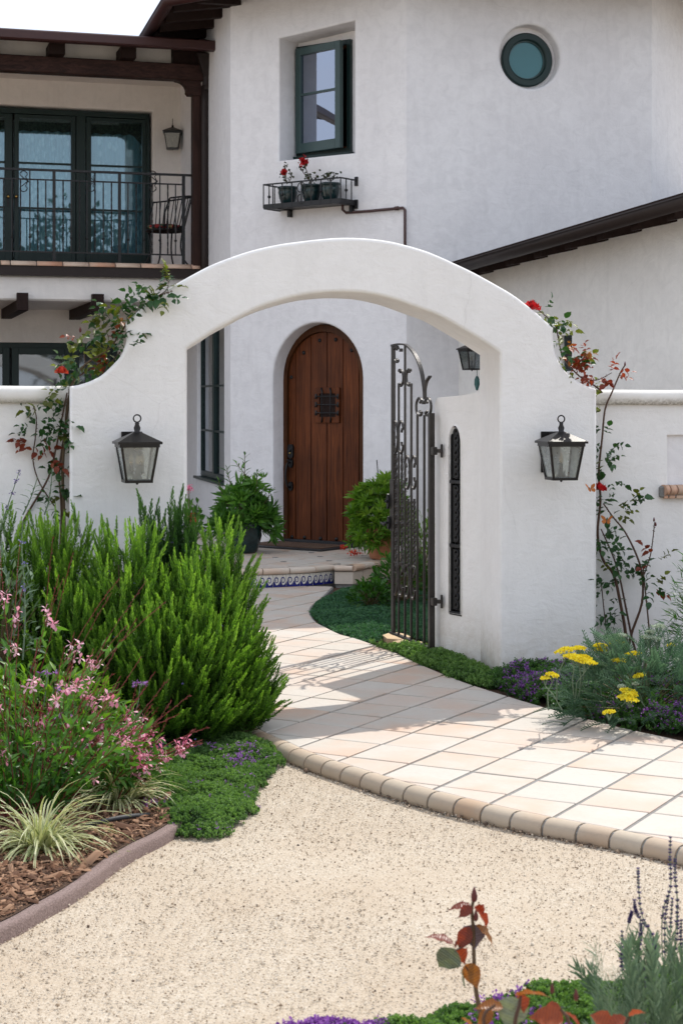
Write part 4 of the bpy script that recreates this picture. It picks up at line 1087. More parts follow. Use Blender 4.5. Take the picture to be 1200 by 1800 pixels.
# top tiles: octagon-ish paving with small dark insets, rotated like the door
lp = clean_poly(offset(land_poly, -.075)); lp = lp if area2(lp) > 0 else list(reversed(lp))
gA = Vector((cos(radians(-33)), sin(radians(-33)))); gB = Vector((cos(radians(57)), sin(radians(57)))); TS = .30
M['inset'] = simple('dark glazed inset', (.03, .035, .05), .3)
full_l = None
for i in range(-12, 12):
    for j in range(-12, 12):
        o = Vector((-.2, 16.0))+gA*(i*TS)+gB*(j*TS); c = o+(gA+gB)*TS/2
        if not (-1.75 < c.x < 1.4 and 14.2 < c.y < 18.6): continue
        k = .035; g = .006
        ce = [o+gA*k+gB*g, o+gA*(TS-k)+gB*g, o+gA*(TS-g)+gB*k, o+gA*(TS-g)+gB*(TS-k), o+gA*(TS-k)+gB*(TS-g), o+gA*k+gB*(TS-g), o+gA*g+gB*(TS-k), o+gA*g+gB*k]
        cep = [tuple(v) for v in ce]
        if area2(cep) < 0: cep.reverse()
        cl = clean_poly(clip_poly(lp, cep))
        if len(cl) > 2 and abs(area2(cl)) > .003:
            t_ = tile_mb(cl); t_.v = [(x, y, z+LZ) for x, y, z in t_.v]; part('tile', t_, 'tile', land)
        q = .030; dm = [o+gA*q, o+gB*q, o-gA*q, o-gB*q]
        if -1.1 < o.x < .35 and 15.25 < o.y < 16.7 and (i+j) % 2 == 0:
            mb = MB(); mb.prism([Vector((v.x, v.y, LZ-.006)) for v in dm], (0, 0, .0075)); part('inset_tile', mb, 'inset', land)
# nosing pieces along the top edge
def nosing(line, step, z, parent, r=.026, mat='nose2', inn=.085):
    ds = [0]
    for a, b in zip(line[:-1], line[1:]): ds.append(ds[-1]+(b-a).length)
    def at_(q):
        q = max(0, min(ds[-1]-1e-6, q)); i = min(max(j for j in range(len(ds)) if ds[j] <= q), len(line)-2)
        f = (q-ds[i])/max(1e-9, ds[i+1]-ds[i]); p = line[i].lerp(line[i+1], f); d = (line[i+1]-line[i]).normalized(); return p, d
    q = ds[-1]
    while q > .02:
        a = max(0, q-step); mb = MB(); R_ = []
        for k in range(4):
            qq = a+.005+(q-a-.01)*k/3; p, d = at_(qq); o_ = Vector((d.y, -d.x)); ring = [p-o_*inn]
            ring = [(p-o_*inn, z+.001)]
            for m_ in range(7):
                th_ = pi*m_/6; ring.append((p+o_*(.002+r*sin(th_)), z-r+r*cos(th_)+.001))
            ring.append((p-o_*inn, z-2*r)); R_.append([Vector((v.x, v.y, zz)) for v, zz in ring])
        n_ = len(R_[0]); mb.add([v for r_2 in R_ for v in r_2], [(k*n_+i, k*n_+(i+1) % n_, (k+1)*n_+(i+1) % n_, (k+1)*n_+i) for k in range(3) for i in range(n_)], True)
        mb.add(R_[0], [tuple(range(n_))]); mb.add(R_[3], [tuple(range(n_))])
        part('nosing_tile', mb, mat, parent); q -= step
M['nose2'] = tilemat('pale landing nosing', ((.62, .53, .44), (.58, .40, .28), (.68, .62, .54)))
nosing([Vector(p) for p in arc_line], .245, LZ, land)
nosing([Vector(bf[0].xy), Vector(bf[1].xy)], .18, LZ, land); nosing([Vector(bf[1].xy), Vector(bR.xy)], .20, LZ, land)
def face_tiles(a, b, step, parent):
    d = (b-a); ln = d.length; d.normalize(); k = max(1, round(ln/step)); o_ = Vector((d.y, -d.x, 0))
    for i in range(k):
        p = a+d*(ln*i/k+.004); q = a+d*(ln*(i+1)/k-.004); mb = MB()
        mb.prism([p+Vector((0, 0, .003)), q+Vector((0, 0, .003)), q+Vector((0, 0, LZ-.056)), p+Vector((0, 0, LZ-.056))], -o_*.02)
        part('riser_tile', mb, 'nose2', parent)
face_tiles(bf[0], bf[1], .18, land); face_tiles(bf[1], bR, .20, land)
# wave tiles on the curved riser: white glazed tile, blue scroll printed in thin relief
M['white_glaze'] = simple('white glaze', (.72, .70, .64), .22, 0, .05)
M['blue_glaze'] = simple('cobalt glaze', (.012, .018, .16), .25, 0, .2)
M['dot_glaze'] = simple('ochre dot', (.12, .05, .03), .3)
arcv = [Vector((p.x, p.y, 0)) for p in arc_line]; ds = [0]
for a, b in zip(arcv[:-1], arcv[1:]): ds.append(ds[-1]+(b-a).length)
def atr(q):
    q = max(0, min(ds[-1]-1e-6, q)); i = min(max(j for j in range(len(ds)) if ds[j] <= q), len(arcv)-2)
    f = (q-ds[i])/max(1e-9, ds[i+1]-ds[i]); d = (arcv[i+1]-arcv[i]).normalized(); return arcv[i].lerp(arcv[i+1], f), Vector((d.y, -d.x, 0))
q = ds[-1]-.004; TWv = .128; hT = LZ-.056
while q > .1:
    a = q-TWv; mb = MB(); pa, oa = atr(a+.002); pb, ob = atr(q-.002)
    mb.hexa([pa+Vector((0, 0, .002)), pb+Vector((0, 0, .002)), pb+Vector((0, 0, hT)), pa+Vector((0, 0, hT))],
            [pa-oa*.02+Vector((0, 0, .002)), pb-ob*.02+Vector((0, 0, .002)), pb-ob*.02+Vector((0, 0, hT)), pa-oa*.02+Vector((0, 0, hT))])
    t_ = part('wave_tile', mb, 'white_glaze', land)
    def tp(x, z, w=.0015):
        p = pa.lerp(pb, x); o_ = oa.lerp(ob, x); return p+o_*w+Vector((0, 0, .002+(hT-.002)*z))
    mb = MB(); mb.add([tp(0, 0), tp(1, 0), tp(1, .16), tp(0, .16)], [(0, 1, 2, 3)])
    for s2 in (0, 1):
        cx = .25+.5*s2
        # back of the wave: crescent sweeping up into the curl
        outer_, inner_ = [], []
        for k in range(13):
            th_ = pi*1.12-pi*1.62*k/12*1.0
            ro = .20*(1 if k < 9 else 1-.05*(k-8)); outer_.append((cx+.02+ro*cos(th_)*1.0, .50+.30*sin(th_)))
        base = [(cx-.25, .14), (cx+.26, .14)]
        # crescent band
        n_ = 22; va, vb = [], []
        for k in range(n_+1):
            f = k/n_; th_ = pi*1.25-2*pi*1.25*f; rr_ = 1-.62*f; wd = .20*(1-.55*f)
            va.append(tp(cx+.02+.215*rr_*cos(th_), .53+.36*rr_*sin(th_), .0018)); vb.append(tp(cx+.02+.215*max(.04, rr_-wd*1.6)*cos(th_), .53+.36*max(.04, rr_-wd*1.6)*sin(th_), .0018))
        mb.add(va+vb, [(k, k+1, n_+2+k, n_+1+k) for k in range(n_)])
        mb.add([tp(cx-.25, .14), tp(cx+.0, .14), tp(cx-.12, .42), tp(cx-.22, .46)], [(0, 1, 2, 3)])
        mb.add([tp(cx-.02, .14), tp(cx+.25, .14), tp(cx+.25, .40), tp(cx+.16, .22)], [(0, 1, 2, 3)])
    part('wave_pattern', mb, 'blue_glaze', t_)
    mb = MB()
    for s2 in (0, 1):
        cx = .02+.5*s2+.23; mb.add([tp(cx+.022*cos(k*pi/3), .93+.045*sin(k*pi/3), .002) for k in range(6)], [tuple(range(6))])
    part('dots', mb, 'dot_glaze', t_); q -= TWv
    if 600+3000*pa.x/pa.y < 400: break
# door mat
mt = thing('door_mat', 'black rubber mat with brown coir centre lying before the front door', 'door mat', PB.P(fuc-.1, LZ, -.1))
mu0, mu1 = fuc-.55, fuc+.50
mb = MB(); mb.box(PB.P((mu0+mu1)/2, LZ+.010, -.19), (mu1-mu0, .62, .016), PB.R, .004); part('mat_edge', mb, 'rubber', mt)
mb = MB(); mb.box(PB.P((mu0+mu1)/2, LZ+.0205, -.19), (mu1-mu0-.14, .46, .006), PB.R); part('mat_centre', mb, 'coir', mt)
# stepping stones beside the gate
M['flag'] = simple('sandstone flag', (.50, .36, .21), .85, 0, .2, 9, .2, 40)
for k, (pts, lb) in enumerate((([(672, 1118), (690, 1112), (712, 1116), (722, 1121), (700, 1126), (680, 1124)], 'tan flat stepping stone farther into the courtyard behind the gate'),
               ([(690, 1129), (715, 1124), (742, 1130), (735, 1137), (705, 1139)], 'tan flat stepping stone nearer the path under the gate'))):
    pg = [G(*p) for p in pts]; mb = MB(); mb.prism([Vector((p.x, p.y, -.03)) for p in pg], (0, 0, .036)); tag(part('stepping_stone', mb, 'flag'), lb, 'stone', 'stepping stones by the gate')

# ================================================================ CONCRETE EDGING, MULCH BED
edge_px = [(-60, 1676), (0, 1646), (40, 1619), (80, 1592), (130, 1563), (175, 1536), (215, 1507), (250, 1482), (285, 1462), (315, 1452), (344, 1446)]
# foot line on the gravel side
foot_px = [(-60, 1692), (0, 1660), (45, 1637), (80, 1616), (130, 1588), (175, 1556), (205, 1532), (250, 1505), (285, 1488), (320, 1466), (346, 1452)]
ft = [G(px, py, GZ0) for px, py in foot_px]
ftl = [Vector((p.x, p.y, 0)) for p in smooth_path([tuple(p.xy) for p in ft], 5)]
ftl = [Vector((ftl[0].x-2.0, ftl[0].y-1.0, 0))]+ftl
m, t, b = nodes('pink concrete edging'); p = worldco(t); n_ = noise_n(t, p, 160, 4, .7)
c = mixc(t, ramp(t, n_, [(.35, 0), (.65, 1)]), (.14, .095, .08), (.30, .215, .195)); L(t, c, b.inputs['Base Color']); b.inputs['Roughness'].default_value = .9
bump(t, b, n_, .7, .008); M['curb'] = m
prof = [(0, -.02), (.002, .032), (.007, .041), (.015, .045), (.042, .045), (.050, .040), (.055, .030), (.055, -.02)]
vs = []
for i, p in enumerate(ftl):
    d = (ftl[min(i+1, len(ftl)-1)]-ftl[max(i-1, 0)]).normalized(); s_ = Vector((-d.y, d.x, 0))
    for (x, z) in prof: vs.append(p+s_*x+Vector((0, 0, GZ0+z)))
mb = MB(); k = len(prof)
mb.add(vs, [(i*k+j, i*k+j+1, (i+1)*k+j+1, (i+1)*k+j) for i in range(len(ftl)-1) for j in range(k-1)], True); mb.add(vs[-k:], [tuple(range(k))])
tag(part('garden_edging', mb, 'curb'), 'pinkish concrete edging curving round the bark mulch bed', 'edging')
bed = [tuple((p+Vector((-.04, .03, 0))).xy) for p in ftl[1:]]+[(-.55, 7.3), (-.75, 8.7), (-1.0, 9.4), (-3.2, 9.4), (-3.2, 4.6)]
sheet('planting_bed', bed, GZ0+.045, 'soil')
rbed = [tuple(p.xy) for p in right[9:]]+[tuple(p.xy) for p in right_ext]+[(6, 10.5), (.5, 10.5)]
sheet('planting_bed', [(p[0], p[1]+.015) for p in rbed], -.012, 'soil')
# black irrigation hose
ha = [G(150, 1452, 0), G(175, 1446, .01), G(200, 1440, .015), G(230, 1435.5, .01), G(262, 1433, -.015)]
mb = MB(); mb.tube(smooth_path(ha, 5), .0095, 7); tag(part('irrigation_hose', mb, 'rubber'), 'short black irrigation hose lying on the bark mulch', 'hose')
# ================================================================ LANTERNS
M['lamp_clear'] = glass('clear lantern glass', (.42, .44, .43), .07, .05)
def lantern(name, label, base, R, s=1.0, style='ring', group=None, arm=True, candles=3):
    """base: centre of the lantern's underside; R: x along the wall, y into it; sizes of the gate lanterns at s=1"""
    pane_mat = M['lampglass'] if style == 'ring' else M['lamp_clear']
    t = thing(name, label, 'wall lantern', base, group)
    def Q(x, y, z): return base + R @ Vector((x*s, y*s, z*s))
    hb, ht, H = .066, .098, .205; eave = .118; rh = .062
    B = [(-1, -1), (1, -1), (1, 1), (-1, 1)]
    mb = MB()
    for (x, y) in B:                       # corner bars
        p, q = Q(x*hb, y*hb, .0), Q(x*ht, y*ht, H); mb.tube([p, q], .007*s, flat=(.012*s, .012*s), up=R @ Vector((1, 0, 0)))
    for (h, hw, th_) in ((.006, hb, .014), (H-.006, ht, .022)):
        for i in range(4):
            a, b_ = B[i], B[(i+1) % 4]; mb.tube([Q(a[0]*(hw+.003), a[1]*(hw+.003), h), Q(b_[0]*(hw+.003), b_[1]*(hw+.003), h)], .006, flat=(th_*s, .012*s), up=(0, 0, 1))
    mb.box(Q(0, 0, .002), (hb*2*s, hb*2*s, .008*s), R)
    mb.ball(Q(0, 0, -.006), .008*s, 6); part('frame', mb, 'lamp_metal', t)
    mb = MB(); lo = [Q(x*eave, y*eave, H) for x, y in B]; l2 = [Q(x*eave, y*eave, H+.012) for x, y in B]; hi = [Q(x*.022, y*.022, H+rh) for x, y in B]
    mb.add(lo+l2+hi, [(3, 2, 1, 0), (0, 1, 5, 4), (1, 2, 6, 5), (2, 3, 7, 6), (3, 0, 4, 7), (4, 5, 9, 8), (5, 6, 10, 9), (6, 7, 11, 10), (7, 4, 8, 11), (8, 9, 10, 11)])
    part('roof', mb, 'lamp_metal', t)
    mb = MB()
    if style == 'ring':
        mb.lathe(Q(0, 0, H+rh-.004), [(.022*s, 0), (.024*s, .004*s), (.015*s, .010*s), (.019*s, .028*s), (.011*s, .046*s), (.013*s, .052*s), (.006*s, .058*s)], 10, R)
        part('finial', mb, 'lamp_metal', t)
        mb = MB(); c = Q(0, 0, H+rh+.074); rr_ = .020*s
        mb.tube([c + (R @ Vector((rr_*cos(a), 0, rr_*sin(a)))) for a in np.linspace(0, 2*pi, 17)[:-1]], .0042*s, 6, closed=True); part('ring', mb, 'lamp_metal', t)
    else:
        mb.lathe(Q(0, 0, H+rh-.004), [(.024*s, 0), (.012*s, .015*s), (.015*s, .025*s), (.005*s, .04*s), (.004*s, .10*s), (.001, .12*s)], 8, R); part('finial', mb, 'lamp_metal', t)
    wallw = .20 if arm else .15
    if arm:
        mb = MB(); mb.box(Q(0, .5*(.03+wallw), H+.045), (.022*s, (wallw-.02)*s, .018*s), R)
        part('arm', mb, 'lamp_metal', t)
        mb = MB(); mb.box(Q(0, wallw-.008, H-.055), (.115*s, .018*s, .235*s), R, .003); part('wall_plate', mb, 'lamp_metal', t)
    for i in range(4):
        a, b_ = B[i], B[(i+1) % 4]; mb = MB(); k = .003
        pts = [Q(a[0]*hb, a[1]*hb, .012), Q(b_[0]*hb, b_[1]*hb, .012), Q(b_[0]*ht, b_[1]*ht, H-.012), Q(a[0]*ht, a[1]*ht, H-.012)]
        mb.add(pts, [(0, 1, 2, 3)]); part('glass', mb, pane_mat, t, recalc=False)
    mb = MB(); mb.lathe(Q(0, 0, .008), [(.03*s, 0), (.026*s, .02*s), (.012*s, .035*s), (.010*s, .05*s)], 8, R)
    for k in range(candles):
        a = 2*pi*k/candles+.5; mb.tube([Q(0, 0, .03), Q(.02*cos(a), .02*sin(a), .025), Q(.032*cos(a), .032*sin(a), .05)], .004*s, 5)
    part('bracket', mb, 'candle', t)
    for k in range(candles):
        a = 2*pi*k/candles+.5; x, y = (.034*cos(a), .034*sin(a)) if candles > 1 else (0, 0)
        mb = MB(); mb.lathe(Q(x, y, .045), [(.0105*s, 0), (.0105*s, .048*s)], 8, R); c_ = part('candle_socket', mb, 'candle', t)
        mb = MB(); mb.lathe(Q(x, y, .093), [(.006*s, 0), (.013*s, .018*s), (.0125*s, .030*s), (.005*s, .052*s), (.0005, .060*s)], 8, R); part('bulb', mb, 'bulbface', c_)
    return t
m, t, b = nodes('bulb glass body'); b.inputs['Base Color'].default_value = (.85, .70, .52, 1); b.inputs['Roughness'].default_value = .15; b.inputs['Transmission Weight'].default_value = .5; M['bulbface'] = m
Rw = PA.R
def lamp_at(px, py, w):
    u, z = PA.uz(px, py, w); return PA.P(u, z, w)
lantern('wall_lantern', 'black lantern with ring finial on the left pier above the rosemary, clear bulbs inside', lamp_at(241, 847.5, -.20), Rw, 1.0, group='ring-topped lanterns on the arch piers')
lantern('wall_lantern', 'black lantern with ring finial on the right pier beside the climbing red rose', lamp_at(986, 843, -.20), Rw @ Matrix.Rotation(radians(-4), 3, 'Z'), 1.02, group='ring-topped lanterns on the arch piers', candles=1)
gu, gz_ = PG.uz(829, 650, -sg*.20)
gin = PG.n*sg
Rg = Matrix((gin.cross(Vector((0, 0, 1))), gin, Vector((0, 0, 1)))).transposed()
lantern('wall_lantern', 'small black lantern on the courtyard side wall seen under the arch above the gate wall', PG.P(gu, gz_, -sg*.20), Rg, .92, 'spire', candles=1)
bu, bz = PLD.uz(303, 262, -.16)
lantern('wall_lantern', 'small black lantern with pointed finial on the balcony wall right of the glazed doors', PLD.P(bu, bz, -.17), PLD.R @ Matrix.Rotation(radians(-12), 3, 'Z'), 1.0, 'spire', candles=1)
# small teal ornament hanging from the courtyard wall lantern's side
tu, tz = PG.uz(838, 672, -sg*.1); c = PG.P(tu, tz, -sg*.1); mb = MB()
M['teal'] = simple('teal glazed ornament', (.015, .10, .09), .3, 0, .3, 30)
mb.prism([c+Rg @ Vector((x, -.01, z)) for x, z in ((0, -.075), (.035, -.02), (.03, .03), (0, .06), (-.03, .03), (-.035, -.02))], Rg @ Vector((0, .02, 0)))
mb.tube([c+Vector((0, 0, .05)), c+Vector((0, 0, .14))], .003, 4); mb.tube([c+Rg @ Vector((0, 0, .14)), c+Rg @ Vector((0, .1, .14))], .003, 4)
tag(part('hanging_ornament', mb, 'teal'), 'small teal diamond ornament hanging under the courtyard wall lantern', 'ornament')

# ================================================================ IRON GATE (open, swung towards the house)
h0 = Vector((.569, 10.88, 0)); f0 = Vector((.340, 11.60, 0))
GP = Plane(h0, math.degrees(atan2(f0.y-h0.y, f0.x-h0.x)))
def gq(x, y): return (660+x/2.904, 560+y/2.904)
def gpt(x, y, w=0): u, z = GP.uz(*gq(x, y)); return GP.P(u, z, w)
def gu_(x): return GP.U(gq(x, 0)[0])
gate = thing('garden_gate', 'open dark wrought iron gate with an arched top and scrolls', 'gate', h0)
zb_g = GP.uz(*gq(180, 1643))[1]
def gbar(mb, x, ztop, zbot=None, d=(.013, .013), twist=0, n=2):
    u = gu_(x); zbot = zb_g if zbot is None else zbot
    mb.tube([GP.P(u, zbot+(ztop-zbot)*k/n, 0) for k in range(n+1)], .01, flat=d, twist=twist, up=GP.u)
ztf = GP.uz(*gq(88, 140))[1]; zth = GP.uz(*gq(283, 482))[1]
mb = MB(); gbar(mb, 284, zth, zb_g-.01, (.034, .034)); part('hinge_stile', mb, 'gate_iron', gate)
mb = MB(); gbar(mb, 90, ztf, zb_g-.01, (.042, .018)); part('latch_stile', mb, 'gate_iron', gate)
mb = MB(); ua, ub = gu_(300), gu_(78); mb.box(GP.P((ua+ub)/2, zb_g, 0), (abs(ub-ua), .03, .014), GP.R, .002); part('bottom_rail', mb, 'gate_iron', gate)
arc = [(84, 137), (110, 131), (135, 130), (155, 134), (178, 152), (200, 180), (220, 222), (234, 268), (243, 320), (249, 365), (251, 410)]
mb = MB(); mb.tube(smooth_path([gpt(*p) for p in arc], 3), .01, flat=(.024, .012), up=GP.n); part('top_arc', mb, 'gate_iron', gate)
mb = MB(); mb.tube(smooth_path([gpt(*p) for p in ((250, 400), (251, 365), (256, 335), (264, 312), (278, 294))], 3), .01, flat=(.022, .010), up=GP.n); part('leaf_curl', mb, 'gate_iron', gate)
tops = {118: 330, 150: 132, 182: 330, 213: 492, 248: 492}
for x, yt in tops.items():
    mb = MB(); gbar(mb, x, GP.uz(*gq(x, yt))[1]); part('bar', mb, 'gate_iron', gate)
for x in (104, 134, 166, 197):             # twisted bars between the upper and lower scrolls
    y0, y1 = 690+40*((x-104)/31 > 1.5), 1262
    mb = MB(); zt_, zb2 = GP.uz(*gq(x, y0+ (190 if x > 150 else 0)))[1], GP.uz(*gq(x, y1))[1]; gbar(mb, x, zt_, zb2, (.015, .015), twist=pi*7, n=40); part('twisted_bar', mb, 'gate_iron', gate)
def cscroll(cx, cy, rx, ry, side, gap=.9, n=22):
    """C-shaped scroll, opening towards side (+1 right)"""
    mb = MB(); pts = []
    for k in range(n+1):
        a = gap+(2*pi-2*gap)*k/n; x = cos(a)*rx*side; y = sin(a)*ry; pts.append((cx+x, cy+y))
    for sgn in (-1, 1):                     # curled ends
        end = pts[0] if sgn == -1 else pts[-1]
    c0 = [(pts[0][0]-side*rx*.42, pts[0][1]-ry*.02), (pts[0][0]-side*rx*.62, pts[0][1]-ry*.22*1)]
    c1 = [(pts[-1][0]-side*rx*.42, pts[-1][1]+ry*.02), (pts[-1][0]-side*rx*.62, pts[-1][1]+ry*.22)]
    pts = list(reversed(c0))+pts+c1
    mb.tube(smooth_path([gpt(*p) for p in pts], 2), .01, flat=(.013, .013), up=GP.n)
    part('scroll', mb, 'gate_iron', gate)
cscroll(107, 182, 16, 40, 1, .9)
cscroll(126, 302, 15, 42, -1, 1.0); cscroll(172, 300, 15, 42, 1, 1.0)
cscroll(224, 450, 17, 45, 1, .7); cscroll(266, 450, 17, 45, -1, .7)
cscroll(99, 605, 13, 82, -1, .55); cscroll(129, 605, 14, 82, 1, .55)
cscroll(160, 785, 14, 84, -1, .55); cscroll(193, 785, 14, 84, 1, .55)
for i, x in enumerate((98, 128, 159, 191)): cscroll(x, 1325+i*8, 13, 84, 1 if i % 2 else -1, .55)
mb = MB()
for (x, y) in ((113, 605), (176, 785), (113, 1338), (175, 1352), (245, 428), (130, 160)): mb.box(gpt(x, y), (.03, .02, .022), GP.R, .002)
part('collars', mb, 'gate_iron', gate)
# lock box, knob and lever
mb = MB(); u = gu_(93); z0_, z1_ = GP.uz(*gq(90, 1085))[1], GP.uz(*gq(90, 820))[1]
mb.box(GP.P(u, (z0_+z1_)/2, 0), (.075, .036, z1_-z0_), GP.R, .003); lock = part('lock_box', mb, 'gate_iron', gate)
mb = MB(); c = gpt(84, 932, .03)
for sgn in (1, -1):
    c = gpt(84, 932, sgn*.024); mb.prism([c+GP.u*(.022*cos(a))+Vector((0, 0, .052*sin(a))) for a in np.linspace(0, 2*pi, 13)[:-1]], GP.n*sgn*.012); mb.ball(c+GP.n*sgn*.016, .012, 6)
part('lock_cylinder', mb, 'iron', lock)
mb = MB()
for sgn in (1, -1):
    c = gpt(86, 1042, sgn*.022); mb.prism([c+GP.u*(.022*cos(a))+Vector((0, 0, .045*sin(a))) for a in np.linspace(0, 2*pi, 13)[:-1]], GP.n*sgn*.012)
    mb.tube([c, c+GP.n*sgn*.045, c+GP.n*sgn*.055+GP.u*.02, c+GP.n*sgn*.055+GP.u*-.06+Vector((0, 0, -.01)), c+GP.n*sgn*.06-GP.u*.075+Vector((0, 0, .004))], .008, 6)
part('lever', mb, 'iron', lock)
for y in (675, 1445):
    c = gpt(297, y); mb = MB(); mb.box(c, (.05, .03, .05), GP.R, .003); mb.box(c+Vector((.025, .0, 0)), (.05, .024, .024), None, .002)
    mb.box(c+Vector((.05, -.0, 0)), (.018, .012, .085), PW.R, .003); part('hinge', mb, 'gate_iron', gate)

# ================================================================ WINDOW RACK AND POTS
RK = -.27
rl_, rz0 = PB.uz(463, 366, RK); rr2, _ = PB.uz(598.5, 355, RK); rz0 = .5*(PB.uz(463, 366, RK)[1]+PB.uz(598.5, 353.5, RK)[1]); rz1 = .5*(PB.uz(463, 325, RK)[1]+PB.uz(597, 311, RK)[1])
rack = thing('window_rack', 'black wrought iron rack with open bars holding three pots under the upstairs window', 'plant rack', PB.P((rl_+rr2)/2, rz0, RK/2))
mb = MB(); mb.box(PB.P((rl_+rr2)/2, rz0+.0, RK/2), (rr2-rl_, abs(RK), .012), PB.R)
for (a, b_, w) in ((rl_, rr2, RK+.004), ): mb.box(PB.P((a+b_)/2, rz0+.012, w), (b_-a, .012, .05), PB.R, .002)
for u in (rl_+.006, rr2-.006): mb.box(PB.P(u, rz0+.012, RK/2), (.012, abs(RK)-.02, .05), PB.R)
part('tray', mb, 'iron', rack)
mb = MB(); zt_ = rz1
mb.tube([PB.P(rl_, zt_, -.01), PB.P(rl_, zt_, RK), PB.P(rr2, zt_, RK), PB.P(rr2, zt_, -.01)], .01, flat=(.014, .014)); part('top_rail', mb, 'iron', rack)
def rbar(u, w, knob):
    mb = MB(); mb.tube([PB.P(u, rz0, w), PB.P(u, zt_, w)], .006, flat=(.012, .012))
    if knob: mb.ball(PB.P(u, rz0+(zt_-rz0)*.52, w), .017, 6)
    part('bar', mb, 'iron', rack)
nb = 9
for i in range(nb):
    f = i/(nb-1)
    if i == 4: continue
    rbar(rl_+(rr2-rl_)*f, RK, i in (2, 6) )
for u in (rl_, rr2):
    rbar(u, RK*.66, True); rbar(u, RK*.33, False)
mb = MB(); uc = rl_+(rr2-rl_)*.5; zc = (rz0+zt_)/2; hh = (zt_-rz0)/2
for sx in (-1, 1):
    for sz in (-1, 1):
        mb.tube([PB.P(uc+sx*(.012+.045*sin(a)*(1-a/9)), zc+sz*(.01+hh*.8*(1-cos(a))/1.6*.8), RK) for a in np.linspace(.1, 4.2, 12)], .0055, 5)
mb.tube([PB.P(uc, rz0, RK), PB.P(uc, zt_, RK)], .006, flat=(.012, .012)); part('scroll', mb, 'iron', rack)
for u in (rl_+.15, rr2-.04):
    mb = MB(); mb.box(PB.P(u, rz0-.045, -.03), (.03, .05, .07), PB.R); mb.box(PB.P(u, rz0-.01, RK/2), (.03, abs(RK), .012), PB.R); part('bracket', mb, 'iron', rack)
for z in (rz0+.0, zt_-.01):
    mb = MB(); mb.box(PB.P(rr2+.0, z, -.008), (.035, .02, .09), PB.R, .002); part('wall_plate', mb, 'iron', rack)
pot_labels = ['dark teal glazed pot with a leggy geranium, leftmost in the window rack', 'dark teal glazed pot in the window rack with the tall red geranium head', 'dark teal glazed pot with sparse short leaves, rightmost in the window rack']
potpos = []
for i, px in enumerate((505.5, 547, 580)):
    u = PB.U(px, RK*.5); p = PB.P(u, rz0+.008, RK*.5); potpos.append(p)
    t = thing('flower_pot', pot_labels[i], 'flower pot', p, 'teal pots in the window rack'); s = 1.0
    mb = MB(); mb.lathe(p, [(.050, 0), (.058, .01), (.085, .09), (.096, .15), (.092, .175), (.102, .185), (.104, .205), (.092, .207), (.086, .19), (.085, .185)], 16); part('pot', mb, 'pot_glaze', t)
    mb = MB(); mb.lathe(p+Vector((0, 0, .18)), [(.086, 0), (.0001, .004)], 12); part('soil', mb, 'soil', t)
# downpipe of the rack
mb = MB(); w = -.03; pp_ = [PB.px(602, 358, -.1), PB.px(602, 368, -.08), PB.px(608, 373.5, w), PB.px(650, 370.5, w), PB.px(696, 366, w), PB.px(708, 365, w), PB.px(711.5, 369, w), PB.px(711.5, 400, w), PB.px(711.5, 495, w)]
mb.tube(pp_, .0145, 8); mb.tube([PB.px(694, 366, w), PB.px(700, 365.5, w)], .021, 8)
tag(part('drain_pipe', mb, 'pipe'), 'thin maroon drain pipe bending down the tower wall beside the window rack', 'pipe')

# ================================================================ BALCONY CHAIR
cu, _ = LP.uz(290, 460, .75); cb = LP.P(cu, zfloor, .75)
chair = thing('balcony_chair', 'black wrought iron chair with a floral seat cushion on the balcony', 'chair', cb)
Rc = Matrix.Rotation(radians(-62), 3, 'Z')
def CQ(x, y, z): return cb + Rc @ Vector((x, y, z))
# y- is the front of the seat, x sideways
mb = MB(); ringp = [CQ(.23*cos(a), .22*sin(a), .43) for a in np.linspace(0, 2*pi, 25)[:-1]]; mb.tube(ringp, .011, 6, closed=True)
for k in range(-3, 4): x = k*.06; y = .22*sqrt(max(0, 1-(x/.23)**2)); mb.tube([CQ(x, -y, .43), CQ(x, y, .43)], .004, 4)
part('seat', mb, 'iron', chair)
for (x, y) in ((-.2, -.15), (.2, -.15), (-.18, .17), (.18, .17)):
    mb = MB(); mb.tube(smooth_path([CQ(x*.9, y*.9, .43), CQ(x*.8, y*.8, .25), CQ(x*.95, y*.95, .1), CQ(x*1.25, y*1.3, 0)], 4), .010, 6); part('leg', mb, 'iron', chair)
mb = MB(); top = [CQ(.27*cos(a), .05+.27*sin(a), .80+.04*sin(a)) for a in np.linspace(-.35, pi+.35, 21)]
mb.tube(top, .010, 6)
mb.tube([top[0], CQ(.24, -.1, .62), CQ(.22, -.10, .43)], .010, 6); mb.tube([top[-1], CQ(-.24, -.1, .62), CQ(-.22, -.10, .43)], .010, 6)
for k in range(1, 20):
    a = np.linspace(-.35, pi+.35, 21)[k]; mb.tube([top[k], CQ(.225*cos(a), .215*sin(a), .43)], .0055, 4)
part('backrest', mb, 'iron', chair)
mb = MB(); mb.lathe(CQ(0, -.01, .445), [(.0001, 0), (.19, .0), (.215, .02), (.20, .045), (.12, .058), (.0001, .06)], 20)
m, t, b = nodes('floral cushion'); v = N(t, 'ShaderNodeTexVoronoi'); v.inputs['Scale'].default_value = 22; L(t, texco(t), v.inputs['Vector'])
s_ = N(t, 'ShaderNodeSeparateColor'); L(t, v.outputs['Color'], s_.inputs[0])
c = ramp(t, s_.outputs[0], [(0, (.02, .015, .02)), (.45, (.02, .02, .02)), (.46, (.28, .02, .02)), (.68, (.26, .02, .02)), (.7, (.55, .42, .2)), (.85, (.6, .5, .3)), (.86, (.05, .1, .05))]); c.node.color_ramp.interpolation = 'CONSTANT'
L(t, c, b.inputs['Base Color']); b.inputs['Roughness'].default_value = .9; M['floral'] = m; part('cushion', mb, 'floral', chair)

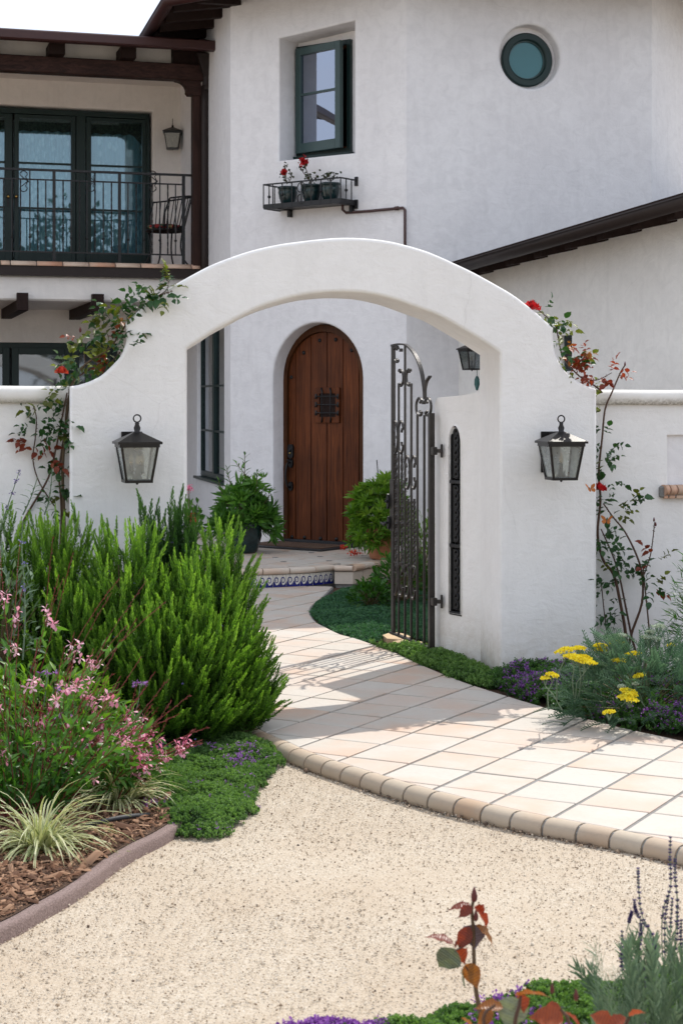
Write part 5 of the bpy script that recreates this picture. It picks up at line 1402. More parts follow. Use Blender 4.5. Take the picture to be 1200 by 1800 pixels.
# ================================================================ BUTTERFLIES
M['wing'] = leafm('orange wing', (.45, .16, .03), (.75, .33, .10), (.85, .55, .25), .45, .6, (1.2, 1, .7)); M['insect'] = simple('insect body', (.05, .03, .02), .7)
for (px, py, y, rz, lb) in ((1037, 860, 9.6, .5, 'small pale orange butterfly flying beside the red rose at the pier edge'), (1066, 916, 9.7, -.4, 'deeper orange butterfly hovering before the rose leaves below the red rose')):
    c = AT(px, py, y); t = thing('butterfly', lb, 'butterfly', c); Rb = Matrix.Rotation(rz, 3, 'Z') @ Matrix.Rotation(radians(55), 3, 'X')
    for sg_ in (-1, 1):
        for (nm, pts) in (('fore_wing', [(.002, .004), (.014, .024), (.032, .030), (.034, .018), (.022, .004), (.004, -.001)]), ('hind_wing', [(.002, -.001), (.022, .002), (.026, -.012), (.016, -.024), (.004, -.014)])):
            mb = MB(); mb.prism([c+Rb @ Vector((x*sg_, yy, abs(x)*.45)) for x, yy in pts], Rb @ Vector((0, 0, .0006))); part(nm, mb, 'wing', t)
    mb = MB(); mb.tube([c+Rb @ Vector((0, -.014, 0)), c, c+Rb @ Vector((0, .012, 0))], [.001, .0022, .0016], 5); part('body', mb, 'insect', t)
# ================================================================ FOLIAGE TOOLS
def rot_to(d, roll=0.0):
    """3x3 numpy matrices taking +y to directions d (K,3) with random or given roll"""
    d = d/np.linalg.norm(d, axis=1, keepdims=True); up = np.tile(np.array([0, 0, 1.0]), (len(d), 1))
    bad = np.abs(d[:, 2]) > .95; up[bad] = [1, 0, 0]
    x = np.cross(d, up); x /= np.linalg.norm(x, axis=1, keepdims=True); z = np.cross(x, d)
    c, s = np.cos(roll)[:, None], np.sin(roll)[:, None]; x2 = x*c+z*s; z2 = -x*s+z*c
    return np.stack([x2, d, z2], axis=2)
def leaf_q(L_, W_, fold=.25, droop=.15, mid=.42):
    """leaf of two folded quads along +y : verts, quads"""
    v = np.array([[0, 0, 0], [W_/2, L_*mid, fold*W_/2], [0, L_*mid*1.02, 0], [-W_/2, L_*mid, fold*W_/2], [0, L_, -droop*L_], [W_*.3, L_*.78, fold*W_*.2-droop*L_*.5], [-W_*.3, L_*.78, fold*W_*.2-droop*L_*.5]], float)
    f = np.array([[0, 1, 2, 3], [2, 1, 5, 4], [2, 4, 6, 3]]); return v, f
def leaf_s(L_, W_, fold=.2):
    v = np.array([[0, 0, 0], [W_/2, L_*.5, fold*W_/2], [0, L_, 0], [-W_/2, L_*.5, fold*W_/2]], float); return v, np.array([[0, 1, 2, 3]])
class Chunk:
    def __init__(s): s.V = []; s.F = []; s.A = []; s.n = 0
    def add(s, v, f, a):
        v = np.asarray(v, float); s.V.append(v); s.F.append(np.asarray(f)+s.n); s.A.append(np.broadcast_to(np.asarray(a, float), (len(v),)).copy()); s.n += len(v)
    def inst(s, T, pos, R, sc, tint, tvar=None):
        """template T=(v,f[,a]) placed K times"""
        v, f = T[0], T[1]; K = len(pos); sc = np.broadcast_to(np.asarray(sc, float), (K,))
        P = np.einsum('kij,nj->kni', R, v)*sc[:, None, None]+pos[:, None, :]
        base = np.broadcast_to(np.asarray(tint, float), (K,))[:, None]; a = T[2][None, :] if len(T) > 2 else 0
        A = np.clip(base+a+np.zeros((K, len(v))), 0, 1)
        F = (f[None]+(np.arange(K)*len(v))[:, None, None]).reshape(-1, 4)
        s.add(P.reshape(-1, 3), F, A.reshape(-1))
    def template(s): return np.concatenate(s.V), np.concatenate(s.F), np.concatenate(s.A)
def npobj(name, ch, mat, parent=None, label=None, kind=None, smooth=False):
    V, F, A = ch.template(); off = wloc(parent) if parent is not None else Vector((0, 0, 0)); V = V-np.array(off)
    me = bpy.data.meshes.new(name); me.vertices.add(len(V)); me.vertices.foreach_set('co', V.astype(np.float32).ravel())
    me.loops.add(F.size); me.loops.foreach_set('vertex_index', F.astype(np.int32).ravel())
    me.polygons.add(len(F)); me.polygons.foreach_set('loop_start', np.arange(0, F.size, 4, dtype=np.int32)); me.polygons.foreach_set('loop_total', np.full(len(F), 4, dtype=np.int32))
    if smooth: me.polygons.foreach_set('use_smooth', np.ones(len(F), bool))
    me.update(calc_edges=True); at_ = me.attributes.new('tint', 'FLOAT', 'POINT'); at_.data.foreach_set('value', A.astype(np.float32))
    me.materials.append(M[mat]); o = bpy.data.objects.new(name, me); COL.objects.link(o); o.parent = parent
    if label: o['label'] = label
    if kind: o['kind'] = kind
    return o
def U(a, b, n=None): return rng.uniform(a, b, n)
def tubes(ch, pts, r, n=4, tint=.4):
    """polyline stem into a chunk"""
    P = np.asarray(pts, float); k = len(P); rs = r if hasattr(r, '__len__') else [r]*k
    T = np.gradient(P, axis=0); T /= np.linalg.norm(T, axis=1, keepdims=True)+1e-9
    up = np.array([0, 0, 1.]) if abs(T[0][2]) < .9 else np.array([1., 0, 0]); V = []
    for i in range(k):
        x = np.cross(T[i], up); x /= np.linalg.norm(x)+1e-9; y = np.cross(T[i], x)
        for j in range(n): a = 2*pi*j/n; V.append(P[i]+rs[i]*(cos(a)*x+sin(a)*y))
    F = [(i*n+j, i*n+(j+1) % n, (i+1)*n+(j+1) % n, (i+1)*n+j) for i in range(k-1) for j in range(n)]
    ch.add(V, F, tint)
def bend_path(p0, d0, length, droop=.3, n=6, wob=.05):
    p = np.array(p0, float); d = np.array(d0, float); d /= np.linalg.norm(d); pts = [p.copy()]; st = length/n
    for i in range(n):
        d = d+np.array([U(-wob, wob), U(-wob, wob), -droop/n]); d /= np.linalg.norm(d); p = p+d*st; pts.append(p.copy())
    return np.array(pts)
def at_path(P, f):
    x = f*(len(P)-1); i = min(int(x), len(P)-2); return P[i]+(P[i+1]-P[i])*(x-i), (P[i+1]-P[i])/(np.linalg.norm(P[i+1]-P[i])+1e-9)
def whorl(n, Ls, W_, L_total, open0=1.1, open1=.35, per=3, tint0=-.25, tint1=.35, stem=.002):
    """sprig along +y: leaves in whorls, opening towards the base"""
    ch = Chunk(); k = 0
    for i in range(n):
        f = i/(n-1); y = L_total*f; op = open0+(open1-open0)*f**1.5
        for j in range(per):
            a = 2*pi*(j+.5*(i % 2))/per+U(-.3, .3); o_ = op*U(.8, 1.2)
            d = np.array([[sin(o_)*cos(a), cos(o_), sin(o_)*sin(a)]]); Ll = Ls*U(.75, 1.15)*(1-.55*max(0, f-.75)/.25)
            ch.inst(leaf_s(Ll, W_), np.array([[0, y, 0]]), rot_to(d, np.array([U(0, 6.28)])), 1, .5+tint0+(tint1-tint0)*f)
    tubes(ch, [(0, 0, 0), (0, L_total*.5, 0), (0, L_total, 0)], [stem, stem*.8, stem*.4], 3, .25)
    v, f, a = ch.template(); return v, f, a-.5

M['rosemary'] = leafm('rosemary needles', (.020, .055, .010), (.115, .25, .032), (.32, .52, .085), .40, .38)
M['rosemary_dark'] = leafm('dark rosemary needles', (.018, .045, .014), (.055, .14, .032), (.13, .28, .05), .25, .4)
M['thyme'] = leafm('thyme leaves', (.030, .078, .022), (.11, .215, .060), (.23, .37, .12), .32, .55)
M['thyme_blue'] = leafm('blue green creeping thyme', (.020, .065, .034), (.05, .145, .075), (.11, .25, .12), .25, .55)
M['purple'] = leafm('purple flowers', (.13, .035, .20), (.30, .10, .42), (.50, .25, .58), .25, .6, (1, .8, 1.1))
M['pinkf'] = leafm('pink gaura petals', (.62, .10, .22), (.78, .30, .42), (.86, .60, .66), .35, .5, (1.1, .8, .9))
M['redstem'] = leafm('dark red stems and buds', (.10, .018, .016), (.20, .035, .03), (.34, .08, .06), .1, .5, (1, .7, .6))
M['leafgreen'] = leafm('mid green leaves', (.022, .07, .012), (.06, .17, .025), (.16, .34, .05), .35, .4)
M['leafyellow'] = leafm('fresh yellow green leaves', (.05, .12, .015), (.14, .28, .03), (.30, .42, .06), .4, .4)
M['grassy'] = leafm('variegated blades', (.12, .20, .05), (.42, .46, .22), (.72, .70, .46), .3, .4, (1.05, 1.05, .7))
M['sage'] = leafm('grey green leaves', (.06, .11, .06), (.14, .21, .13), (.27, .34, .24), .25, .7, (1, 1.1, .8))
M['yarrow'] = leafm('feathery grey green leaves', (.025, .07, .035), (.07, .15, .08), (.15, .25, .15), .25, .7, (1, 1.1, .8))
M['yellowf'] = leafm('yellow flower heads', (.62, .44, .01), (.82, .70, .02), (.90, .82, .10), .15, .7, (1, 1, .5))
M['creamf'] = leafm('pale unopened flower heads', (.35, .42, .28), (.48, .55, .42), (.62, .66, .55), .15, .7, (1, 1, .9))
M['lavender'] = leafm('lavender buds', (.05, .035, .10), (.12, .09, .23), (.26, .17, .42), .2, .7, (1, .9, 1.1))
M['stem'] = leafm('brown green stems', (.05, .035, .02), (.10, .075, .03), (.14, .14, .05), 0.05, .7)
M['canes'] = leafm('rose canes', (.055, .025, .018), (.09, .045, .025), (.10, .10, .04), .05, .55)
M['rose_green'] = leafm('rose leaf green', (.012, .045, .016), (.022, .075, .022), (.05, .13, .025), .22, .32)
M['rose_olive'] = leafm('rose leaf olive', (.045, .06, .014), (.09, .11, .018), (.19, .22, .03), .32, .4)
M['rose_red'] = leafm('rose leaf red', (.10, .018, .012), (.18, .035, .018), (.28, .08, .025), .4, .32, (1.5, .8, .5))
M['rose_orange'] = leafm('young rose leaf', (.16, .05, .012), (.24, .09, .016), (.32, .17, .03), .4, .32, (1.4, 1.0, .5))
M['bluef'] = leafm('small blue violet flowers', (.10, .09, .30), (.20, .18, .45), (.34, .30, .60), .2, .6, (1, .9, 1.1))

# ================================================================ ROSEMARY
def dome(lobes, n, inner=(.55, 1.0)):
    """points and outward directions on a union of domes; lobes: cx,cy,rx,ry,height,weight"""
    w = np.array([l[5] for l in lobes]); w = w/w.sum(); P, D = [], []
    while len(P) < n:
        l = lobes[rng.choice(len(lobes), p=w)]; th = U(0, 2*pi); u = U(-.05, 1); ph = math.acos(max(-1, min(1, u)))
        d = np.array([sin(ph)*cos(th), sin(ph)*sin(th), cos(ph)]); k = U(*inner)**.6
        p = np.array([l[0]+l[2]*d[0]*k, l[1]+l[3]*d[1]*k, .06+l[4]*d[2]*k])
        P.append(p); D.append(d)
    return np.array(P), np.array(D)
def rosemary(name, label, lobes, n, mat, base, flowers=0, lean=.9, slen=(.16, .30)):
    t = thing(name, label, 'shrub', base)
    T = [whorl(30, .025, .0058, .24, .80, .34, 4) for _ in range(3)]
    ch = Chunk(); P, D = dome(lobes, n)
    base = np.array(base); outw = D.copy(); outw[:, 2] = np.maximum(outw[:, 2], 0)*.8+lean; outw += rng.normal(0, .24, outw.shape)
    outw /= np.linalg.norm(outw, axis=1, keepdims=True)
    S = U(slen[0]/.24, slen[1]/.24, n)*U(.8, 1.1, n); start = P-outw*(.24*S)[:, None]*.8
    start[:, 2] = np.maximum(start[:, 2], .02)
    for i in range(3):
        m = np.arange(n) % 3 == i; h = np.clip((P[m][:, 2])/1.1, 0, 1)
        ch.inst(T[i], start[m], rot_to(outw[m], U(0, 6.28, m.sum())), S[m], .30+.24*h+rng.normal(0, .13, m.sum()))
    npobj('foliage', ch, mat, t)
    st = Chunk()
    for i in range(0, n, 6):
        b0 = base+np.array([U(-.25, .25), U(-.2, .2), 0]); p1 = start[i]; q = (b0+p1)/2+np.array([0, 0, -.05]); tubes(st, [b0, q, p1], [.007, .005, .003], 4, U(.2, .6))
    npobj('stems', st, 'stem', t)
    if flowers:
        fl = Chunk(); idx = rng.choice(n, flowers); pos = start[idx]+(P[idx]-start[idx])*U(.3, .9, flowers)[:, None]+rng.normal(0, .012, (flowers, 3)); 
        for k in range(3): fl.inst(leaf_s(.013, .009), pos, rot_to(rng.normal(0, 1, (flowers, 3)), U(0, 6, flowers)), 1, U(.2, .9, flowers))
        npobj('flowers', fl, 'bluef', t, kind='stuff')
    return t
# front bush : several lobes
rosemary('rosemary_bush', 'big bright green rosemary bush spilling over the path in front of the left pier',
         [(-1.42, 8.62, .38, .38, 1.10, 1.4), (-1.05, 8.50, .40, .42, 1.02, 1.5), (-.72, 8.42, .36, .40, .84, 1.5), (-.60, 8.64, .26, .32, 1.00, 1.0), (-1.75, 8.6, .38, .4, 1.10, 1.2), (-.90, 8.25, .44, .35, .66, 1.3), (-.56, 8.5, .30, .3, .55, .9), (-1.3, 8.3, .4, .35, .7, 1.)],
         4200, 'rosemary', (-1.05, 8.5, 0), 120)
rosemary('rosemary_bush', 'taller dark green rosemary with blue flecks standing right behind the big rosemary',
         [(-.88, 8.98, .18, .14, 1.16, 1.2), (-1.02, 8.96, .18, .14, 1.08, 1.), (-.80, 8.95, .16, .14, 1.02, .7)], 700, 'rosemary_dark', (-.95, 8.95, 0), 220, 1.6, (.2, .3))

# ================================================================ GROUND COVERS
def inpoly(x, y, poly):
    c = np.zeros(len(x), bool); n = len(poly)
    for i in range(n):
        x1, y1 = poly[i]; x2, y2 = poly[(i+1) % n]
        m = ((y1 > y) != (y2 > y)); xi = (x2-x1)*(y-y1)/((y2-y1) if y2 != y1 else 1e-9)+x1; c ^= (m & (x < xi))
    return c
def edge_dist(x, y, poly):
    d = np.full(len(x), 1e9)
    for i in range(len(poly)):
        a = np.array(poly[i]); b = np.array(poly[(i+1) % len(poly)]); ab = b-a; L2 = ab@ab+1e-12
        t_ = np.clip(((x-a[0])*ab[0]+(y-a[1])*ab[1])/L2, 0, 1); d = np.minimum(d, np.hypot(x-a[0]-t_*ab[0], y-a[1]-t_*ab[1]))
    return d
def fnoise(x, y, s, seed=0): return np.array([noise.noise(Vector((a*s, b*s, seed))) for a, b in zip(x, y)])
def mat_plant(name, label, cat, poly, n, h, mat, sprig, flowers=(), base_z=0.0, grow=.03, sc=(.7, 1.3), lump=5, kind='stuff', under=True, edge=.10):
    """low spreading plant: mounded under-surface and thousands of small sprigs"""
    xs = [p[0] for p in poly]; ys = [p[1] for p in poly]; pts = []
    pl = list(poly)
    N_ = int(n*2.2*((max(xs)-min(xs))*(max(ys)-min(ys)))/max(.05, abs(area2(poly)))) ; x = U(min(xs)-grow, max(xs)+grow, N_); y = U(min(ys)-grow, max(ys)+grow, N_)
    wob = fnoise(x, y, 9, 3.3)*.035; ins = inpoly(x, y, pl); ed = edge_dist(x, y, pl); keep = (ins & (ed > -wob)) | (~ins & (ed < wob)); x, y, ed = x[keep][:n], y[keep][:n], ed[keep][:n]*ins[keep][:n]
    def hh(x, y, ed): return base_z+h*np.clip(ed/edge, .0, 1)**.5*(.72+.5*fnoise(x, y, lump, 1.1)+.25*fnoise(x, y, lump*3.3, 8.1))
    z = hh(x, y, ed); K = len(x)
    t = thing(name, label, cat, (float(np.mean(x)), float(np.mean(y)), base_z), kind=None)
    ch = Chunk(); d = np.stack([rng.normal(0, .55, K), rng.normal(-.15, .55, K), np.full(K, .8)], 1)
    tint = .42+.28*fnoise(x, y, 7, 5.5)+rng.normal(0, .10, K)
    for i, T in enumerate(sprig):
        m = np.arange(K) % len(sprig) == i; ch.inst(T, np.stack([x[m], y[m], z[m]-.006], 1), rot_to(d[m], U(0, 6.28, m.sum())), U(*sc, m.sum()), tint[m])
    npobj('foliage', ch, mat, t, kind='stuff')
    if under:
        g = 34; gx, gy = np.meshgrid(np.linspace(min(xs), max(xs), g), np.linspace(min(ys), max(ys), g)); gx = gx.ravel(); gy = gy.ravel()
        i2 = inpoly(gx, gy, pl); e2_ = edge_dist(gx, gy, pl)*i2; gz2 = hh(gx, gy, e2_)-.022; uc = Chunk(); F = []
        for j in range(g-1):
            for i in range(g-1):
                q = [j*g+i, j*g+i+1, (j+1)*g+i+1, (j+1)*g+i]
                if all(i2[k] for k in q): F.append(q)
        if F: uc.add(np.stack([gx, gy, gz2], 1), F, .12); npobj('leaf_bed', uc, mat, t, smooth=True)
    for (fm, fn, size, patch, fh) in flowers:
        fx, fy = x.copy(), y.copy(); pn = fnoise(fx, fy, 3.2, 9.7)+fnoise(fx, fy, 11, 4.4)*.5; idx = np.argsort(-pn+rng.normal(0, patch, len(pn)))[:fn]
        fl = Chunk(); pos = np.stack([fx[idx], fy[idx], z[idx]+U(.2, 1, len(idx))*fh], 1); K2 = len(idx)
        for k in range(5): fl.inst(leaf_s(size, size*.7), pos+rng.normal(0, size*.35, (K2, 3)), rot_to(rng.normal(0, 1, (K2, 3))+[0, 0, .6], U(0, 6, K2)), U(.7, 1.3, K2), U(.15, .95, K2))
        npobj('flowers', fl, fm, t, kind='stuff')
    return t
def tiny(L_=.008, W_=.005, n=5, h=.016, per=2): return whorl(n, L_, W_, h, 1.2, .7, per, -.15, .25, .0008)
spr = [tiny(.009, .006, 5, .018, 3) for _ in range(3)]
thyme_px = [(262, 1262), (330, 1250), (400, 1262), (440, 1272), (480, 1288), (498, 1306), (496, 1326), (478, 1345), (455, 1366), (447, 1385), (452, 1400), (430, 1420), (402, 1440), (372, 1452), (344, 1448), (318, 1446), (285, 1443), (258, 1428), (238, 1400), (228, 1350)]
thp = [tuple(G(px, py, .0).xy) for px, py in thyme_px]
tw = whorl(7, .007, .005, .028, 1.0, .5, 2, -.1, .3, .0008)
mat_plant('creeping_thyme', 'bright green mat of creeping thyme with purple tips between edging and tiled path', 'ground cover', thp, 15000, .075, 'thyme', spr, (('purple', 380, .0075, .3, .03),), GZ0+.01, edge=.14, lump=6)
thb_px = [(545, 1075), (556, 1058), (575, 1048), (600, 1036), (640, 1032), (700, 1028), (770, 1040), (800, 1090), (775, 1120), (745, 1125), (700, 1112), (672, 1116), (660, 1126), (640, 1127), (600, 1116), (560, 1096)]
mat_plant('creeping_thyme', 'dark bluish green carpet of creeping thyme in the courtyard behind the open gate', 'ground cover', [tuple(G(*p).xy) for p in thb_px], 11000, .03, 'thyme_blue', [tiny(.011, .007, 4, .016, 3) for _ in range(2)], (), -.01, edge=.08, lump=9, sc=(.8, 1.5))
thc_px = [(652, 1131), (690, 1142), (722, 1140), (760, 1148), (800, 1160), (850, 1180), (885, 1205), (860, 1211), (820, 1199), (790, 1188), (745, 1169), (710, 1153), (680, 1141)]
mat_plant('creeping_thyme', 'narrow strip of green creeping thyme between path and foot of the gate wall', 'ground cover', [tuple(G(*p).xy) for p in thc_px], 4200, .05, 'thyme', [tiny(.011, .007, 6, .03, 3) for _ in range(2)], (), -.01, edge=.10, lump=9, sc=(.8, 1.9))
thd_px = [(850, 1203), (880, 1196), (920, 1186), (970, 1180), (1040, 1188), (1100, 1200), (1210, 1215), (1260, 1250), (1240, 1308), (1200, 1298), (1110, 1280), (1030, 1260), (960, 1241), (893, 1221)]
mat_plant('heather_mat', 'dark purple flowering ground cover between the tiled path and the right pier', 'ground cover', [tuple(G(*p).xy) for p in thd_px], 11000, .13, 'rosemary_dark', [tiny(.012, .006, 7, .036, 3) for _ in range(3)], (('purple', 3600, .012, .25, .035),), -.01, edge=.10, lump=7, sc=(.7, 1.5))
# foreground
the_px = [(640, 1790), (690, 1776), (740, 1775), (790, 1757), (850, 1748), (905, 1736), (940, 1722), (1000, 1718), (1060, 1716), (1130, 1700), (1210, 1690), (1260, 1780), (1240, 1900), (620, 1900), (560, 1840)]
mat_plant('creeping_thyme', 'foreground mat of green thyme with pinkish purple flowers at the bottom right', 'ground cover', [tuple(G(*p).xy) for p in the_px], 15000, .075, 'thyme', spr, (('purple', 1000, .010, .18, .03),), GZ0+.0, edge=.06, lump=10)
thf_px = [(455, 1808), (500, 1800), (540, 1795), (590, 1790), (650, 1793), (705, 1796), (700, 1900), (420, 1900)]
mat_plant('purple_thyme', 'dense violet flowering thyme patch at the bottom edge of the gravel', 'ground cover', [tuple(G(*p).xy) for p in thf_px], 5000, .045, 'thyme', spr, (('purple', 3600, .010, .6, .02),), GZ0+.02, edge=.04, lump=10)

# ================================================================ MULCH, PEBBLES, LITTER
def in_view(x, y, m=.02): r = x/y; return (r > -.2-m) & (r < .2+m)
def chips(name, poly, n, z0, size, mat, kindlabel=None, flat=True, tv=(.0, 1), sig=.45):
    xs = [p[0] for p in poly]; ys = [p[1] for p in poly]; x = U(min(xs), max(xs), n*4); y = U(min(ys), max(ys), n*4)
    k = inpoly(x, y, poly) & in_view(x, y); x, y = x[k][:n], y[k][:n]; K = len(x); ch = Chunk()
    v = np.array([[-.5, -.18, 0], [.5, -.1, .02], [.42, .2, .05], [-.46, .16, .03], [-.4, -.1, .10], [.4, -.06, .12], [.3, .1, .13], [-.36, .1, .11]], float)
    f = np.array([[0, 1, 5, 4], [1, 2, 6, 5], [2, 3, 7, 6], [3, 0, 4, 7], [4, 5, 6, 7]])
    if not flat: v = np.array([[-.5, -.4, 0], [.45, -.45, 0], [.5, .4, 0], [-.42, .45, 0], [-.3, -.25, .45], [.28, -.3, .4], [.3, .25, .5], [-.25, .3, .42]], float)
    d = np.stack([rng.normal(0, 1, K), rng.normal(0, 1, K), rng.normal(0, .22 if flat else .15, K)], 1)
    ch.inst((v, f), np.stack([x, y, z0+U(0, .008, K)], 1), rot_to(d, rng.normal(0, .4, K)), size*rng.lognormal(0, sig, K), U(tv[0], tv[1], K))
    o = npobj(name, ch, mat, kind='stuff'); return o
M['bark'] = leafm('bark chips', (.055, .022, .010), (.15, .068, .032), (.34, .20, .12), .0, .9)
M['stone'] = leafm('granite grit', (.24, .17, .11), (.48, .395, .295), (.63, .55, .44), .0, .95)
M['stone_dark'] = leafm('dark grit', (.05, .038, .03), (.14, .09, .06), (.30, .22, .15), .0, .95)
bedp = [tuple((p+Vector((-.045, .035, 0))).xy) for p in ftl[1:]]+[(-.9, 7.6), (-1.3, 7.9), (-2.2, 8.0), (-2.2, 5.2)]
chips('bark_mulch', bedp, 15000, GZ0+.047, .0125, 'bark', sig=.65)
gp = [(-1.2, 4.3), (1.2, 4.3), (2.0, 8.0), (-2.0, 8.0)]
gx = np.array([p.x for p in left_line]); gy = np.array([p.y for p in left_line])
yard = [(-1.15, 4.4), (1.15, 4.4)]+[(p.x, p.y-.07) for p in reversed(left_line) if 5.5 < p.y < 8.2 and p.x < 1.6]+[(-.45, 7.3), (-.62, 6.9)]+[(p.x, p.y) for p in reversed(ftl[3:])]
ch_ = chips('gravel_grit', yard, 36000, GZ0-.004, .0033, 'stone', flat=False, sig=.4)
ch2 = chips('gravel_grit', yard, 900, GZ0-.004, .0042, 'stone_dark', flat=False, sig=.35)
nosegrit = [(p.x, p.y-.05) for p in left_line if 5.5 < p.y < 8.2 and p.x < 1.6]; nosegrit = nosegrit+[(x-.01, y-.09) for x, y in reversed(nosegrit)]
chips('gravel_grit', nosegrit, 2600, GZ0-.002, .0065, 'stone_dark', flat=False)

# ================================================================ LILYTURF CLUMPS (variegated grass)
def blade_clump(name, label, c, n, L0, L1, spread, group=None):
    t = thing(name, label, 'grass', c, group); ch = Chunk(); c = np.array(c)
    for i in range(n):
        a = U(0, 2*pi); el = U(.25, 1.45); p = c+np.array([cos(a)*U(0, .06), sin(a)*U(0, .06), .0]); ln = U(L0, L1)
        P = bend_path(p, (cos(a)*cos(el)*spread, sin(a)*cos(el)*spread, sin(el)), ln, U(1.4, 2.6), 6, .05)
        P[:, 2] = np.maximum(P[:, 2], .004+GZ0+.04)
        side = np.cross(P[1]-P[0], [0, 0, 1.]); side /= np.linalg.norm(side)+1e-9; w = U(.0035, .0058); ts = U(.35, .9); V, A = [], []
        for j, q in enumerate(P):
            k = w*(1-(j/6)**2.2*.95); V += [q-side*k, q+[0, 0, -.0015], q+side*k]; A += [ts+.3, max(0, ts-.35), ts+.3]
        F = [(j*3+s_, j*3+s_+1, (j+1)*3+s_+1, (j+1)*3+s_) for j in range(6) for s_ in (0, 1)]; ch.add(V, F, np.clip(A, 0, 1))
    npobj('blades', ch, 'grassy', t); return t
zb0 = GZ0+.045
blade_clump('lilyturf', 'large clump of cream and green striped grass at the left edge on the mulch', G(72, 1492, zb0), 420, .16, .36, 1.25, 'variegated grass clumps')
blade_clump('lilyturf', 'smaller clump of cream striped grass half under the pink flowers beside the thyme', G(208, 1412, zb0), 330, .14, .32, 1.2, 'variegated grass clumps')

# ================================================================ GAURA (pink wands)
def flower4(ch, c, d, s, tint):
    """open gaura flower: four petals to the upper side"""
    K = 4; a0 = U(0, 6); R0 = rot_to(np.array([d]), np.array([U(0, 6)]))[0]
    for k in range(4):
        a = a0+k*1.35; dl = R0@np.array([cos(a), .35, sin(a)]); ch.inst(leaf_q(s, s*.62, .1, .1, .6), np.array([c]), rot_to(np.array([dl]), np.array([U(-.4, .4)])), 1, tint+U(-.1, .1))
def gaura(label, base, n, ang, L0, L1, leafy, nflow, pinks, height_bias=.8):
    t = thing('gaura_plant', label, 'flowering plant', base, 'pink gaura plants'); st, lf, bd, fl = Chunk(), Chunk(), Chunk(), Chunk(); base = np.array(base); flow = []
    LT = leaf_q(.056, .015, .2, .2)
    for i in range(n):
        a = U(*ang); out_ = U(.15, 1.0); p = base+np.array([cos(a)*U(0, .16), sin(a)*U(0, .14), 0]); d = (cos(a)*out_, sin(a)*out_*.7, height_bias*U(.7, 1.3))
        P = bend_path(p, d, U(L0, L1), U(-.1, .5), 8, .07); tubes(st, P, np.linspace(.0026, .0011, len(P)), 3, U(.2, .7))
        for k in range(leafy):
            f = U(.08, .72); q, dq = at_path(P, f); dd = dq*.7+rng.normal(0, .55, 3); lf.inst(LT, q[None], rot_to(dd[None], U(0, 6, 1)), U(.6, 1.25), .35+.5*f+U(-.12, .12))
        for k in range(14):                 # bud spike at the tip
            f = .80+.20*k/14; q, dq = at_path(P, f); dd = dq+rng.normal(0, .28, 3); bd.inst(leaf_s(.016, .0046, .8), q[None], rot_to(dd[None], U(0, 6, 1)), U(.7, 1.2), U(.1, .8))
        flow.append(at_path(P, U(.66, .82)))
    npobj('leaves', lf, 'leafgreen', t); npobj('stems', st, 'redstem', t); npobj('buds', bd, 'redstem', t, kind='stuff')
    idx = rng.choice(n, nflow, replace=False)
    for i in idx:
        c, d = flow[i]; ch = Chunk()
        for k in range(int(U(3, 8))): flower4(ch, c+rng.normal(0, .015, 3), np.array([U(-.6, .6), -1, U(-.1, .8)]), U(.020, .030), U(*pinks))
        o = npobj('blossom', ch, 'pinkf', t)
    return t
gaura('tallest gaura wands with pale blossoms leaning up before the rosemary at the far left edge', G(-20, 1400, 0), 22, (-.3, 3.2), .75, 1.15, 22, 14, (.7, 1.0), 1.3)
gaura('tall gaura with pale pink blossoms and green leaves at the left edge before the rosemary', G(28, 1440, 0), 70, (-.6, 3.4), .32, .80, 30, 22, (.45, .95), 1.0)
gaura('lower gaura heavy with bright pink blossoms arching over the striped grass', G(150, 1405, 0), 70, (-.9, 3.6), .24, .52, 20, 52, (.15, .8), .75)
# leafy understory between them
def shrublet(name, label, cat, c, r, h, n, LT, mat, tint=.4, group=None, dirn=.5, stem_mat='stem', part_name='leaves', low=0.0, tips=False):
    t = thing(name, label, cat, c, group); ch, st = Chunk(), Chunk(); c = np.array(c); th = U(0, 2*pi, n); u = U(low, 1, n)**.7; k = U(.45, 1, n)**.5
    P = np.stack([c[0]+r*np.cos(th)*np.sqrt(1-(u*.95)**2)*k, c[1]+r*.85*np.sin(th)*np.sqrt(1-(u*.95)**2)*k, c[2]+h*u*k], 1)
    D = (P-(c+[0, 0, h*.25])); D /= np.linalg.norm(D, axis=1, keepdims=True)+1e-9; D = D+rng.normal(0, .45, D.shape)+[0, 0, dirn*.4]
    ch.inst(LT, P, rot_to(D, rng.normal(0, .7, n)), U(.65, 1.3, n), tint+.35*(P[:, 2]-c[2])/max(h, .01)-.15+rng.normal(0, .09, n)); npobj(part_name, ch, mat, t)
    for i in range(0, n, max(1, n//40)): tubes(st, [c+[0, 0, .0], (c+P[i])/2+[0, 0, .03], P[i]], [.005, .0035, .002], 4, U(.2, .8))
    npobj('stems', st, stem_mat, t); return t
def rosette(n, L_, W_, spread=1.0, fold=.2):
    ch = Chunk()
    for i in range(n):
        a = 2.4*i; o_ = spread*(.35+.75*i/n); d = np.array([[sin(o_)*cos(a), cos(o_), sin(o_)*sin(a)]]); ch.inst(leaf_q(L_*(.7+.5*i/n), W_, fold, .25), np.array([[0, -.01*i/n, 0]]), rot_to(d, np.array([U(-.5, .5)])), 1, .5+.25*(1-i/n)-.12)
    v, f, a = ch.template(); return v, f, a-.5
shrublet('leafy_perennial', 'dense mid green leafy growth under the tall pink gaura at the left edge', 'plant', (-1.30, 7.45, -.02), .46, .50, 1500, leaf_q(.055, .016, .2, .2), 'leafyellow', .25, low=-.0)
